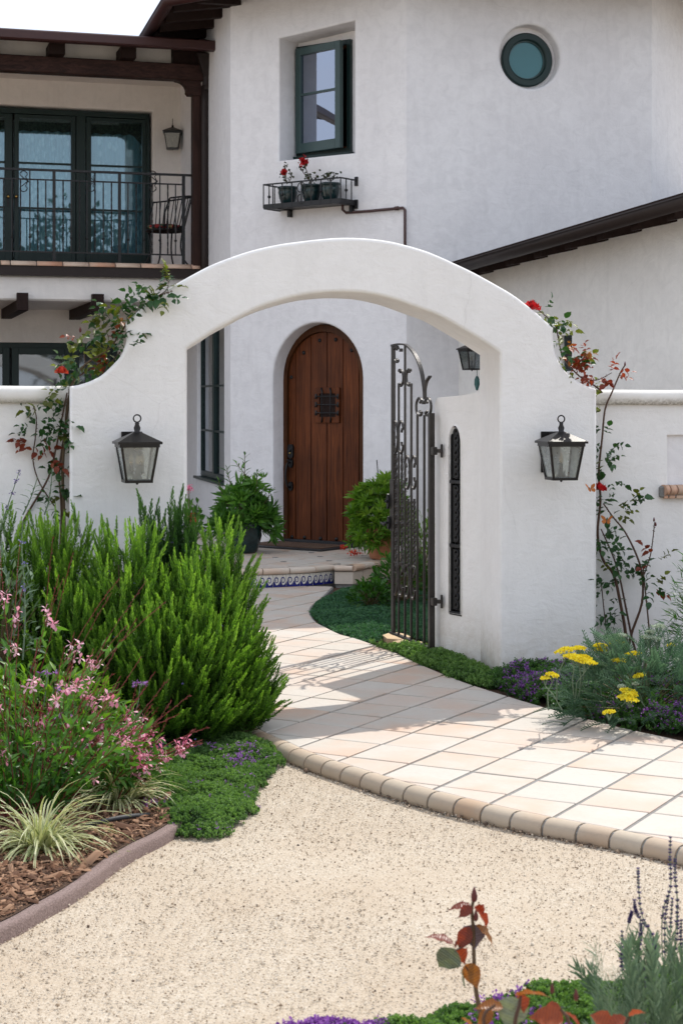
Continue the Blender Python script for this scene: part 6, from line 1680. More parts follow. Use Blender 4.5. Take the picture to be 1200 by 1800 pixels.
# society garlic: single lilac umbels on bare stalks
def umbel(label, px, py, y, base_px, n=9, s=.016):
    c = np.array(AT(px, py, y)); b = np.array(AT(base_px[0], base_px[1], y)); t = thing('lilac_flower', label, 'flower', b); st, fl = Chunk(), Chunk(); tubes(st, [b, (b+c)/2+[.006, 0, 0], c-[0, 0, .008]], .0022, 4, .8)
    for k in range(n):
        a = 2*pi*k/n; q = c+np.array([cos(a)*.03, sin(a)*.02, .006*sin(3*a)]); tubes(st, [c-[0, 0, .008], q], .0009, 3, .8)
        for m in range(5): d = rng.normal(0, 1, 3); fl.inst(leaf_s(s, s*.35), q[None], rot_to(d[None], U(0, 6, 1)), 1, .8)
    npobj('stem', st, 'sage', t); npobj('petals', fl, 'purple', t, kind='stuff')
umbel('single lilac umbel on a bare stalk in front of the dark rosemary base', 246, 1201, 7.5, (236, 1262))
umbel('drooping violet flower between the gaura stems near the left edge', 84, 1183, 7.2, (66, 1290), 4, .02)
umbel('small violet trumpet flower low among the gaura leaves', 109, 1211, 7.2, (100, 1300), 3, .02)
umbel('lowest violet flower in the gaura leaves above the grass clump', 108, 1258, 7.1, (80, 1400), 3, .02)
# salvia spires at the far left
def spire(label, pts, y, flw, mat_f='bluef', leaves=8, lw=.012, ll=.05, group=None, name='sage_stalk'):
    P = np.array([AT(px, py, y) for px, py in pts]); P = np.array([np.array(p) for p in smooth_path([tuple(p) for p in P], 4)])
    t = thing(name, label, 'plant', P[0], group); st, lf = Chunk(), Chunk(); tubes(st, P, np.linspace(.004, .0018, len(P)), 4, .6)
    LT = leaf_q(ll, lw, .2, .3)
    for k in range(leaves):
        f = .05+.7*k/leaves
        for s_ in (0, 1): q, dq = at_path(P, f); d = dq*.5+np.array([cos(k*1.6+s_*pi), sin(k*1.6+s_*pi), .3]); lf.inst(LT, q[None], rot_to(d[None], U(-.4, .4, 1)), U(.7, 1.2), U(.4, .8))
    npobj('stem', st, 'sage', t); npobj('leaves', lf, 'sage', t)
    for f in flw:
        q, dq = at_path(P, f); ch = Chunk()
        for k in range(16): ch.inst(leaf_s(.012, .006), (q+rng.normal(0, .006, 3))[None], rot_to(rng.normal(0, 1, (1, 3)), U(0, 6, 1)), 1, U(.2, .9))
        npobj('flower_whorl', ch, mat_f, t)
spire('tall sage stalk with four lilac whorls in front of the rosemary at far left', [(40, 1160), (44, 1090), (42, 1020), (38, 960), (40, 915)], 7.6, (.45, .62, .78))
spire('slender dark seed stalk leaning right at the far left above the rosemary', [(-10, 960), (5, 915), (20, 870), (35, 826)], 8.2, (.5, .7, .85, .97), 'lavender', 3)
spire('grey green sage shoot before the low wall, left of the pier', [(40, 905), (52, 880), (60, 858), (66, 838)], 8.6, (), leaves=9)
spire('grey green sage shoot nearest the pier under the rose canes', [(78, 905), (86, 880), (90, 850), (92, 822)], 8.6, (), leaves=9)
shrublet('leafy_perennial', 'pale sage leaves at the left edge above the gaura', 'plant', (-1.62, 8.05, .35), .22, .62, 260, leaf_q(.06, .016, .2, .2), 'sage', .35)

# ================================================================ CLIMBING ROSES
def rose_leaf_mesh(L_=.042, W_=.028, serr=True):
    """one leaflet with toothed outline, folded and cupped"""
    n = 8 if L_ < .06 else 18; v = [(0, 0, 0)]; right, left, mid = [], [], [0]
    for i in range(1, n):
        f = i/n; w = W_/2*sin(pi*f**.82)**.9*(1-.25*f*f)*1.12*min(1, (1-f)*4+.15)*(1+(.035 if i % 2 else -.03)); z = .34*w-.30*L_*f*f+.05*W_*sin(f*19)
        v.append((0, L_*f, -.30*L_*f*f)); mid.append(len(v)-1); v.append((w, L_*f, z)); right.append(len(v)-1); v.append((-w, L_*f, z)); left.append(len(v)-1)
    v.append((0, L_, -.30*L_)); tip = len(v)-1; f_ = [(0, right[0], mid[1]), (0, mid[1], left[0])]
    for i in range(n-2):
        f_.append((mid[i+1], right[i], right[i+1], mid[i+2])); f_.append((mid[i+1], mid[i+2], left[i+1], left[i]))
    f_ += [(mid[-1], right[-1], tip), (mid[-1], tip, left[-1])]; return v, f_
def mk_leafmesh(name, mat, L_, W_, tint):
    v, f = rose_leaf_mesh(L_, W_); me = bpy.data.meshes.new(name); me.from_pydata(v, [], f); me.update(); a = me.attributes.new('tint', 'FLOAT', 'POINT'); a.data.foreach_set('value', [tint]*len(v)); me.materials.append(M[mat])
    for p in me.polygons: p.use_smooth = True
    return me
LM = {m: [mk_leafmesh('leaf', m, .040*s, .029*s, tt) for s, tt in ((1, .35), (1.2, .55), (.8, .75))] for m in ('rose_green', 'rose_olive', 'rose_red', 'rose_orange')}
def add_leaf(parent, pos, d, mat, sc=1.0, roll=None, name='leaf'):
    o = bpy.data.objects.new(name, random.choice(LM[mat])); COL.objects.link(o); o.parent = parent
    R = rot_to(np.array([d]), np.array([U(-.8, .8) if roll is None else roll]))[0]; o.matrix_local = Matrix.Translation(Vector(pos)-wloc(parent)) @ Matrix([list(r) for r in R]).to_4x4() @ Matrix.Scale(sc, 4); return o
def spray(parent, q, d, mat, sc=1.0, n=5):
    """compound rose leaf: paired leaflets and an end one"""
    q = np.array(q); d = np.array(d)/np.linalg.norm(d); s_ = np.cross(d, rng.normal(0, 1, 3)); s_ /= np.linalg.norm(s_)
    for k in range(n//2):
        p = q+d*(.018+.026*k)*sc
        for sg_ in (-1, 1): add_leaf(parent, p, d*.45+s_*sg_, mat, sc*U(.75, 1.05))
    add_leaf(parent, q+d*(.018+.026*(n//2))*sc, d, mat, sc*U(.9, 1.15))
def rose_flower(parent, c, r, mat='petal_red', name='rose_bloom', tiltx=.3):
    ch = Chunk(); c = np.array(c)
    for ring, (n_, rr_, zz, op) in enumerate(((3, .12, .9, .08), (4, .30, .8, .22), (5, .55, .62, .42), (6, .85, .35, .72), (5, 1., .3, 1.15))):
        for k in range(n_):
            a = 2*pi*k/n_+ring*.6; d = np.array([cos(a)*sin(op), sin(a)*sin(op), cos(op)]); T = leaf_q(r*(1.55-.1*ring), r*1.2, -.45, -.12, .68)
            ch.inst(T, (c+np.array([cos(a), sin(a), 0])*r*.10*ring+[0, 0, -r*.65])[None], rot_to(d[None], np.array([U(-.5, .5)])), 1, U(.2, .9))
    o = npobj(name, ch, mat, parent); g = Chunk()
    for k in range(5): a = 2*pi*k/5; g.inst(leaf_s(r*.8, r*.3), (c-[0, 0, r*.45])[None], rot_to(np.array([[cos(a), sin(a), .1]]), U(0, 6, 1)), 1, .5)
    npobj('sepals', g, 'leafgreen', o if False else parent); return o
def cane(parent, pts, y0, y1=None, r=(.006, .003), thorns=True, name='cane'):
    k = len(pts); y1 = y0 if y1 is None else y1
    P = [tuple(AT(px, py, y0+(y1-y0)*i/(k-1))) for i, (px, py) in enumerate(pts)]; P = [np.array(p) for p in smooth_path(P, 4)]; ch = Chunk(); tubes(ch, P, np.linspace(r[0], r[1], len(P)), 5, U(.2, .6))
    if thorns:
        for i in range(len(P)*2): q, d = at_path(np.array(P), U(.02, .98)); dd = rng.normal(0, 1, 3); dd -= d*(dd@d); ch.inst(leaf_s(.011, .005), q[None], rot_to(dd[None], U(0, 6, 1)), 1, .2)
    npobj(name, ch, 'canes', parent); return np.array(P)
YR = 9.92                                   # just in front of the right low wall
def yR(px, off=.06): return PA.px(px, 700, .15).y-off
roseR = thing('climbing_rose', 'climbing rose with red blooms on thorny canes up the right side of the arch', 'climbing rose', PA.px(1110, 1180, .0)); 
yr = yR(1060, .05); yp = PA.px(1040, 700, 0).y-.03
def leaf_kind(mix):
    w = dict(g=(9, 1, 0, 0), r=(0, 1, 8, 1), o=(8, 9, 0, 1), m=(7, 3, 1, 0))[mix]
    return random.choices(('rose_green', 'rose_olive', 'rose_red', 'rose_orange'), weights=w)[0]
canesR = [([(1102, 1178), (1100, 1120), (1090, 1060), (1078, 1010), (1060, 985), (1050, 940), (1055, 880), (1052, 830), (1058, 770), (1063, 720), (1075, 690), (1090, 655), (1098, 642)], (.011, .004)),
          ([(1126, 1170), (1112, 1128), (1098, 1060), (1088, 1012), (1076, 975), (1056, 930)], (.008, .004)),
          ([(1100, 1178), (1108, 1120), (1128, 1060), (1128, 1010), (1118, 975), (1098, 935), (1078, 910), (1060, 885)], (.009, .004)),
          ([(1145, 1170), (1140, 1100), (1134, 1040), (1130, 1000)], (.006, .004)),
          ([(1132, 1010), (1143, 975), (1148, 940), (1150, 918)], (.004, .003)),
          ([(1078, 1178), (1070, 1130), (1062, 1080), (1056, 1020)], (.005, .003)),
          ([(1058, 690), (1048, 680), (1022, 664), (1005, 648), (988, 625), (980, 590), (975, 570), (950, 548), (942, 540)], (.006, .003)),
          ([(942, 540), (938, 528)], (.003, .003)),
          ([(1005, 648), (1020, 635), (1030, 622)], (.004, .002)), ([(1022, 664), (1048, 668), (1075, 655)], (.004, .002))]
cp = []
for i, (pts, r) in enumerate(canesR): cp.append(cane(roseR, pts, yr if i not in (6, 7, 8, 9) else PA.px(1000, 600, 0).y+.12, yr-.02 if i not in (6, 7, 8, 9) else PA.px(960, 600, 0).y+.08, r))
def cluster(parent, px, py, rx, ry, n, mix, y, sc=1.0, nl=5):
    for _ in range(int(n*1.25+.5)):
        a = U(0, 6.28); k = sqrt(U(0, 1)); q = AT(px+rx*k*cos(a), py+ry*k*sin(a), y+U(-.06, .04)); spray(parent, q, np.array([cos(a)+U(-.4, .4), U(-.5, .1), -sin(a)*.7+U(-.3, .5)]), leaf_kind(mix), sc*1.22*U(.75, 1.2), nl)
for c in ((1060, 782, 20, 22, 7, 'g'), (1062, 818, 12, 22, 5, 'g'), (1068, 838, 22, 10, 3, 'g'), (1066, 895, 34, 18, 8, 'g'), (1104, 880, 12, 8, 2, 'g'), (1056, 930, 16, 22, 6, 'g'), (1068, 975, 26, 16, 8, 'g'), (1082, 1008, 34, 16, 8, 'g'), (1108, 1012, 22, 14, 5, 'g'), (1142, 1030, 24, 10, 4, 'm'), (1150, 985, 16, 12, 3, 'r'), (1062, 1060, 14, 34, 9, 'g'), (1054, 1110, 14, 10, 2, 'g'), (1108, 1150, 22, 12, 4, 'g'), (1062, 700, 12, 20, 2, 'o'), (1072, 735, 4, 10, 0, 'g')): cluster(roseR, c[0], c[1], c[2], c[3], c[4], c[5], yr-.03, .86)
yt = PA.px(990, 600, 0).y+.08
for c in ((960, 552, 14, 8, 4, 'o'), (985, 560, 18, 8, 4, 'o'), (982, 590, 9, 22, 7, 'g'), (985, 625, 14, 18, 6, 'm'), (1005, 642, 16, 10, 4, 'o'), (1012, 622, 12, 12, 4, 'r'), (1030, 640, 16, 12, 5, 'r'), (1048, 660, 20, 10, 6, 'r'), (1075, 660, 16, 10, 3, 'r'), (1086, 662, 8, 6, 1, 'r')): cluster(roseR, c[0], c[1], c[2], c[3], c[4], c[5], yt, .86, 5)
rose_flower(roseR, AT(934, 536, PA.px(934, 600, 0).y+.06), .042); rose_flower(roseR, AT(1053, 855, yr-.06), .034)
def bud(parent, c, s=.012):
    mb = MB(); mb.lathe(c, [(.0005, -s), (s*.45, -s*.6), (s*.5, 0), (s*.3, s*.8), (.0004, s*1.5)], 7); o = part('bud', mb, 'redstem', parent); return o
for p in ((1098, 640), (1149, 914), (1152, 922)): bud(roseR, AT(p[0], p[1], yr-.02))
# left rose
yl = PA.px(110, 700, .15).y-.06; ys = PA.px(180, 600, 0).y+.10
roseL = thing('climbing_rose', 'climbing rose with olive and russet leaves and a coral bloom over the left arch shoulder', 'climbing rose', PA.px(110, 1180, .1))
for pts, r, a, b_ in (([(116, 1020), (112, 900), (110, 820), (116, 740), (122, 690), (128, 672), (150, 640), (185, 618), (205, 596), (225, 565), (250, 540), (275, 522)], (.010, .004), yl, ys),
             ([(104, 1000), (108, 900), (104, 830), (112, 770), (119, 715), (124, 680), (140, 650)], (.007, .004), yl, ys),
             ([(20, 960), (50, 900), (85, 840), (98, 790), (108, 740), (118, 690)], (.007, .004), yl, yl),
             ([(96, 890), (70, 850), (58, 810), (62, 770), (64, 735), (58, 712)], (.004, .003), yl, yl),
             ([(140, 660), (160, 648), (190, 640), (212, 618)], (.005, .003), ys, ys),
             ([(150, 640), (146, 610), (141, 590)], (.003, .002), ys, ys),
             ([(275, 522), (295, 505), (292, 470)], (.003, .002), ys, ys),
             ([(275, 522), (290, 515), (303, 512)], (.004, .002), ys, ys-.2)):
    cane(roseL, pts, a, b_, r)
for c in ((64, 702, 16, 6, 2, 'm', yl), (75, 712, 8, 8, 1, 'o', yl), (58, 755, 8, 12, 2, 'g', yl), (56, 784, 12, 8, 3, 'r', yl), (62, 800, 10, 4, 1, 'r', yl), (84, 806, 10, 5, 2, 'r', yl), (96, 765, 24, 10, 7, 'g', yl), (106, 790, 8, 30, 7, 'g', yl), (106, 850, 5, 30, 4, 'm', yl), (114, 700, 12, 16, 4, 'g', yl), (105, 740, 8, 14, 3, 'g', yl), (100, 880, 10, 8, 2, 'm', yl), (96, 888, 14, 10, 3, 'g', yl)): cluster(roseL, c[0], c[1], c[2], c[3], c[4], c[5], c[6]-.02, .85)
for c in ((150, 655, 24, 8, 4, 'o'), (175, 650, 20, 10, 4, 'o'), (140, 632, 18, 14, 4, 'o'), (160, 612, 20, 14, 4, 'm'), (196, 610, 18, 22, 9, 'm'), (212, 588, 16, 16, 7, 'o'), (190, 575, 16, 14, 5, 'o'), (205, 555, 18, 16, 7, 'o'), (200, 540, 14, 8, 3, 'g'), (230, 545, 14, 10, 4, 'o'), (250, 528, 16, 8, 5, 'm'), (272, 516, 16, 8, 5, 'm'), (296, 500, 12, 8, 3, 'o'), (142, 593, 16, 6, 1, 'r'), (128, 610, 8, 5, 1, 'g'), (126, 650, 12, 8, 2, 'o')): cluster(roseL, c[0], c[1], c[2], c[3], c[4], c[5], ys, .92)
for c in ((224, 612, 10, 10, 3, 'g'), (290, 525, 12, 8, 3, 'o')): cluster(roseL, c[0], c[1], c[2], c[3], c[4], c[5], PA.px(c[0], 600, 0).y-.05, .9)
rose_flower(roseL, AT(108, 650, yl-.05), .028, 'petal_orange'); bud(roseL, AT(141, 580, ys), .014)

# ================================================================ YARROW, BAMBOO-LIKE SHRUB at the right
fern = Chunk()
for k in range(11):
    f = k/10
    for s_ in (-1, 1): fern.inst(leaf_s(.022*(1-.6*f)+.006, .006), np.array([[0, .11*f, -.03*f*f]]), rot_to(np.array([[s_*1.0, .8, .15]]), np.array([0.])), 1, .5+.2*f)
tubes(fern, [(0, 0, 0), (0, .06, -.008), (0, .12, -.035)], .0018, 3, .6)
v, f, a = fern.template(); FERN = (v, f, a-.5)
yb = G(1105, 1252, 0)
shrub = shrublet('yarrow', 'yarrow with feathery grey green leaves and flat yellow heads right of the pier', 'flowering plant', (1.55, 8.72, -.0), .44, .40, 620, FERN, 'yarrow', .45, dirn=1.2)
def head(parent, px, py, y, rx, mat, base=None, tilt=0, n=70):
    c = np.array(AT(px, py, y)); ch = Chunk(); K = n; a = U(0, 6.28, K); k = np.sqrt(U(0, 1, K)); r = rx/3000*y*1.3; n = K = int(n*2.2); a = U(0, 6.28, K); k = np.sqrt(U(0, 1, K))
    pos = np.stack([c[0]+r*k*np.cos(a), c[1]+r*.9*k*np.sin(a), c[2]+r*.30*(1-k*k)+tilt*r*k*np.cos(a)+U(-.002, .002, K)], 1)
    for m in range(3): ch.inst(leaf_s(.0095, .0085), pos+rng.normal(0, .001, (K, 3)), rot_to(rng.normal(0, .6, (K, 3))+[0, 0, 1], U(0, 6, K)), U(.8, 1.3, K), U(.1, .95, K))
    npobj('flower_head', ch, mat, parent)
    st = Chunk(); b = np.array(base if base is not None else (c[0]+U(-.05, .1), y+.12, .12)); b = np.array([b[0], b[1], b[2]]); hub = c-[0, 0, .035]; tubes(st, [b, (b+hub)/2+[U(-.02, .02), 0, .02], hub], [.0035, .003, .0025], 4, .8)
    for k2 in range(6): a2 = k2*1.05; tubes(st, [hub, c+[r*.6*cos(a2), r*.5*sin(a2), 0]], .0014, 3, .8)
    npobj('stalk', st, 'sage', parent)
for (px, py, r, y) in ((993, 1146, 14, 8.5), (1009, 1158, 15, 8.45), (1016, 1142, 10, 8.55), (1018, 1160, 14, 8.5), (1030, 1166, 15, 8.45), (1026, 1158, 11, 8.5), (1055, 1137, 9, 8.7), (1056, 1144, 8, 8.7), (1084, 1132, 10, 8.8), (1112, 1152, 11, 8.7), (1088, 1163, 10, 8.6), (1104, 1218, 12, 8.35), (1101, 1226, 12, 8.33), (1107, 1232, 12, 8.3), (1108, 1222, 10, 8.33), (970, 1188, 8, 8.25), (958, 1194, 6, 8.25), (1070, 1254, 8, 8.1), (1124, 1190, 9, 8.5), (1178, 1136, 4, 8.8)): head(shrub, px, py, y, r, 'yellowf', tilt=U(-.2, .2), n=int(26+r*3))
for (px, py, r, y) in ((1157, 1103, 9, 8.8), (1143, 1112, 5, 8.8), (1138, 1122, 9, 8.8), (1153, 1125, 6, 8.8), (1118, 1170, 6, 8.7), (1062, 1148, 6, 8.7), (1060, 1170, 5, 8.7), (1092, 1208, 5, 8.4), (1116, 1204, 4, 8.4), (1188, 1162, 4, 8.6), (1092, 1119, 7, 8.8)): head(shrub, px, py, y, r, 'creamf', n=30)
shrublet('feathery_shrub', 'dark green fine leaved shrub at the right edge against the low wall', 'shrub', (2.12, 9.35, .0), .38, .95, 2600, leaf_q(.06, .006, .2, .3), 'leafgreen', .18, dirn=.3, low=-.0)

# ================================================================ COURTYARD PLANTS
def potted(label, px, py, w_px, top_px, LT, n, mat, potmat, potz=.28, tint=.45, z=LZ, name='potted_plant', stake=False, wide=1.0):
    b = G(px, py, z); s = b.y/3000; r = w_px/2*s; h = (py-top_px)*s; t = thing(name, label, 'potted plant', b)
    mb = MB(); pr = r*.52; mb.lathe(b, [(pr*.62, 0), (pr*.75, .02), (pr*1.0, potz*.55), (pr*.98, potz*.8), (pr*1.05, potz*.86), (pr*1.08, potz), (pr*.96, potz), (pr*.94, potz*.93)], 18); part('pot', mb, potmat, t)
    mb = MB(); mb.lathe(b+Vector((0, 0, potz*.9)), [(pr*.95, 0), (.0001, .01)], 12); part('soil', mb, 'soil', t)
    ch, st = Chunk(), Chunk(); c = np.array(b)+[0, 0, potz]; hh_ = h-potz; k = U(.3, 1, n)**.5*U(.75, 1.22, n); th = U(0, 2*pi, n); u = U(-.42, 1, n)
    P = np.stack([c[0]+r*wide*np.cos(th)*np.sqrt(1-np.clip(u, 0, 1)**2*.85)*k, c[1]+r*.9*np.sin(th)*np.sqrt(1-np.clip(u, 0, 1)**2*.85)*k, c[2]+hh_*u*k*.92], 1)
    D = P-(c-[0, 0, .05]); D /= np.linalg.norm(D, axis=1, keepdims=True); D += rng.normal(0, .25, D.shape)+[0, 0, .2]
    ch.inst(LT, P, rot_to(D, U(0, 6, n)), U(.65, 1.35, n), tint+.25*(P[:, 2]-c[2])/hh_+rng.normal(0, .11, n)); npobj('leaves', ch, mat, t)
    for i in range(0, n, 2): tubes(st, [c-[0, 0, .03], (c+P[i])/2+[0, 0, .04], P[i]], [.006, .004, .002], 4, U(.4, 1))
    npobj('stems', st, 'stem', t)
    if stake: mb = MB(); mb.tube([b+Vector((.02, .1, .3)), b+Vector((-.03, .1, h+.12))], .005, 5); part('stake', mb, 'iron', t)
    return t
lily = potted('loose leggy leafy plant with tall stems left of the front door', 430, 972, 116, 838, rosette(11, .12, .027, 1.2), 130, 'leafgreen', 'pot_glaze', .30, .5, wide=.9)
lc, ls = Chunk(), Chunk(); LQ = leaf_q(.10, .022, .2, .25); yb_ = lily.location.y
for pts in ([(432, 900), (430, 850), (430, 800)], [(425, 900), (408, 860), (398, 822)], [(440, 900), (450, 860), (452, 830)], [(445, 905), (468, 880), (476, 860)], [(440, 915), (470, 905), (484, 892)], [(425, 910), (395, 880), (384, 845)], [(428, 920), (398, 900), (386, 880)], [(436, 890), (440, 850), (416, 815)]):
    P = np.array([np.array(p) for p in smooth_path([tuple(AT(px, py, yb_-U(-.15, .15))) for px, py in pts], 6)]); tubes(ls, P, np.linspace(.006, .003, len(P)), 4, .7)
    for k in range(20):
        f = .1+.88*k/19; q, d = at_path(P, f); a = k*2.4; dd = d*(.5+.5*f)+np.array([cos(a), sin(a), .1]); lc.inst(LQ, q[None], rot_to(dd[None], U(-.5, .5, 1)), U(.6, 1.1), U(.35, .8))
npobj('upper_leaves', lc, 'leafgreen', lily); npobj('upper_stems', ls, 'stem', lily)
potted('bushy green plant in a round terracotta pot right of the front door behind the gate', 668, 983, 98, 832, rosette(12, .10, .022, 1.3), 230, 'leafyellow', 'terracotta', .30, .38, stake=True)
shrublet('geranium', 'red geranium low in the corner behind the left pier', 'flowering plant', AT(338, 965, 13.5), .10, .42, 90, leaf_q(.05, .045, .1, .1, .6), 'leafgreen', .4)
ger = thing('red_flowers', 'red and pink geranium heads against the shaded wall beside the left pier', 'flower', AT(336, 930, 13.4))
for (px, py, mt_, s_) in ((332, 858, 'pinkf', .03), (335, 908, 'petal_red', .04), (340, 918, 'petal_red', .03)):
    ch = Chunk(); c = np.array(AT(px, py, 13.4)); K = 60; ch.inst(leaf_s(.018, .016), c+rng.normal(0, s_*.5, (K, 3)), rot_to(rng.normal(0, 1, (K, 3)), U(0, 6, K)), 1, U(.1, .9, K)); npobj('flower_head', ch, mt_, ger)
    st = Chunk(); tubes(st, [c, c-[.0, 0, .2], c-[-.02, 0, .42]], .003, 4, .8); npobj('stalk', st, 'stem', ger)
rl = leaf_q(.05, .026, .15, .1, .55)
shrublet('low_shrub', 'glossy round leaved low shrub at the edge of the courtyard carpet before the landing', 'shrub', G(650, 1068, 0), .17, .22, 420, rl, 'leafgreen', .25, low=-.0)
shrublet('low_shrub', 'glossy round leaved shrub behind the gate bars at the courtyard corner', 'shrub', G(705, 1060, 0), .28, .42, 700, rl, 'leafgreen', .22, low=-.0)
shrublet('low_shrub', 'taller shrub seen between the gate bars beside the gate wall', 'shrub', G(742, 1040, 0), .18, .70, 420, leaf_q(.06, .02, .2, .2), 'leafyellow', .3)
# fallen petals
for k, (px, py, s_, lb) in enumerate(((604, 965, .035, 'small coral blossom fallen on the edge of the door mat'), (625, 975, .06, 'larger red blossom fallen on the landing tiles before the terracotta pot'))):
    c = np.array(G(px, py, LZ+.012)); ch = Chunk(); K = 34; ch.inst(leaf_q(.03, .022, .3, .1), c+rng.normal(0, 1, (K, 3))*[s_*.45, s_*.3, .004]+[0, 0, .012], rot_to(rng.normal(0, 1, (K, 3))+[0, 0, .4], U(0, 6, K)), 1, U(0, 1, K)); o = npobj('fallen_petals', ch, 'petal_orange'); tag(o, lb, 'petals')
# geraniums in the rack pots
LT = leaf_q(.028, .03, .1, .1, .6)
def rack_plant(i, stems, name='geranium', label=None, flower=None):
    t = thing(name, label, 'flowering plant', potpos[i]+Vector((0, 0, .18))); lf, st = Chunk(), Chunk()
    for pts in stems:
        P = np.array([np.array(AT(px, py, potpos[i].y)) for px, py in pts]); P = np.array([np.array(p) for p in smooth_path([tuple(p) for p in P], 4)]); tubes(st, P, .004, 4, .3)
        for k in range(16): q, d = at_path(P, U(.1, 1)); lf.inst(LT, (q+rng.normal(0, .018, 3))[None], rot_to(rng.normal(0, 1, (1, 3)), U(0, 6, 1)), U(.7, 1.2), U(.1, .7))
    npobj('leaves', lf, 'rose_green2', t); npobj('stems', st, 'canes', t)
    if flower:
        for (px, py, r, mt_) in flower:
            ch = Chunk(); K = 180; c = np.array(AT(px, py, potpos[i].y-.01)); ch.inst(leaf_s(.024, .022), c+rng.normal(0, 1, (K, 3))*r*.42, rot_to(rng.normal(0, 1, (K, 3)), U(0, 6, K)), 1, U(.1, .9, K)); npobj('flower_head', ch, mt_, t)
M['rose_green2'] = leafm('bronze geranium leaves', (.02, .035, .012), (.045, .06, .02), (.10, .09, .03), .2, .5)
rack_plant(0, [[(503, 322), (502, 305), (500, 288)], [(506, 322), (512, 310), (508, 297)], [(505, 320), (498, 310), (497, 300)]], label='leggy geranium with small russet leaves in the leftmost pot of the window rack', flower=[(499, 302, .022, 'petal_red')])
rack_plant(1, [[(545, 320), (540, 303), (534, 288)], [(545, 320), (530, 298), (527, 292)], [(546, 320), (542, 312), (545, 309)], [(548, 320), (555, 312), (556, 306)]], label='geranium with one bright red head in the middle pot of the window rack', flower=[(534.5, 283, .044, 'petal_red')])
rack_plant(2, [[(580, 318), (578, 308), (575, 302)], [(582, 318), (588, 308), (592, 304)], [(578, 318), (570, 308), (569, 306)]], label='sparse low geranium without blooms in the rightmost pot of the window rack')

# ================================================================ FOREGROUND: rose shoot and lavender
YF = 4.05
def big_leaf(parent, px, py, dx, dy, L_px, W_px, mat, y, roll=0.0, tint=.5, fold=.18, name='leaf'):
    """broad leaf with its stalk end at (px,py), pointing to (dx,dy) in the picture plane"""
    s = y/3000; me_v, me_f = rose_leaf_mesh(L_px*s, W_px*s*1.1); me = bpy.data.meshes.new(name); me.from_pydata(me_v, [], me_f); me.update()
    a = me.attributes.new('tint', 'FLOAT', 'POINT'); a.data.foreach_set('value', [tint]*len(me_v)); me.materials.append(M[mat])
    for p in me.polygons: p.use_smooth = True
    o = bpy.data.objects.new(name, me); COL.objects.link(o); o.parent = parent
    d = np.array([dx, U(-.25, .25), -dy]); R = rot_to(d[None], np.array([roll]))[0]
    o.matrix_local = Matrix.Translation(AT(px, py, y)-wloc(parent)) @ Matrix([list(r) for r in R]).to_4x4(); return o
M['rose_plum'] = leafm('plum grey leaf', (.06, .04, .055), (.10, .07, .085), (.16, .13, .14), .15, .25, (1.2, .8, .8))
M['rose_sage'] = leafm('waxy green leaf', (.05, .07, .04), (.11, .13, .09), (.22, .25, .19), .2, .28)
rf_ = thing('rose_shoot', 'young rose shoot with russet and plum leaves and a bud standing over the gravel', 'rose', AT(848, 1830, YF))
cane(rf_, [(850, 1830), (845, 1790), (836, 1740), (833, 1690), (832, 1640), (829, 1600), (833, 1580)], YF, YF, (.0065, .0035), False)
cane(rf_, [(834, 1652), (818, 1662), (800, 1672)], YF, YF-.02, (.003, .002), False); cane(rf_, [(832, 1715), (822, 1705), (818, 1700)], YF, YF-.02, (.003, .002), False)
for a in ((829, 1594, -1, -.12, 42, 16, 'rose_red', 0.3, .4), (830, 1596, -.8, .4, 30, 16, 'rose_red', .8, .4), (834, 1598, .9, .9, 42, 26, 'rose_red', .2, .7), (834, 1594, .8, .5, 22, 22, 'rose_red', .6, .2), (836, 1628, 1, .72, 50, 22, 'rose_orange', -.2, .5), (829, 1626, .15, 1, 42, 34, 'rose_plum', 1.5, .6), (826, 1630, -.6, 1, 46, 20, 'rose_red', .9, .3),
          (797, 1662, -1, -.6, 52, 20, 'rose_red', .2, .5), (799, 1668, -.6, .8, 46, 36, 'rose_sage', 1.5, .3), (801, 1672, .5, .5, 26, 24, 'rose_red', 1.2, .7), (800, 1668, .4, -1, 26, 12, 'rose_red', .3, .5),
          (820, 1695, .5, 1, 46, 24, 'rose_orange', 1.2, .5), (818, 1700, -.25, 1, 44, 18, 'rose_sage', .8, .6)):
    big_leaf(rf_, a[0], a[1], a[2], a[3], a[4], a[5]*1.15, a[6], YF+U(-.02, .02), a[7], a[8])
bud(rf_, AT(833, 1576, YF), .016); bud(rf_, AT(836, 1612, YF-.01), .012)
rf2 = thing('rose_shoot', 'out of focus rose leaves, orange and grey, rising at the bottom edge over the thyme', 'rose', AT(900, 1880, 3.3))
cane(rf2, [(900, 1880), (905, 1800), (912, 1770), (915, 1752)], 3.3, 3.3, (.005, .003), False); cane(rf2, [(860, 1860), (850, 1790), (870, 1768)], 3.3, 3.3, (.004, .003), False); cane(rf2, [(1005, 1880), (1000, 1800), (985, 1775)], 3.3, 3.3, (.004, .003), False)
cane(rf2, [(1090, 1880), (1095, 1820), (1105, 1790)], 3.3, 3.3, (.004, .003), False)
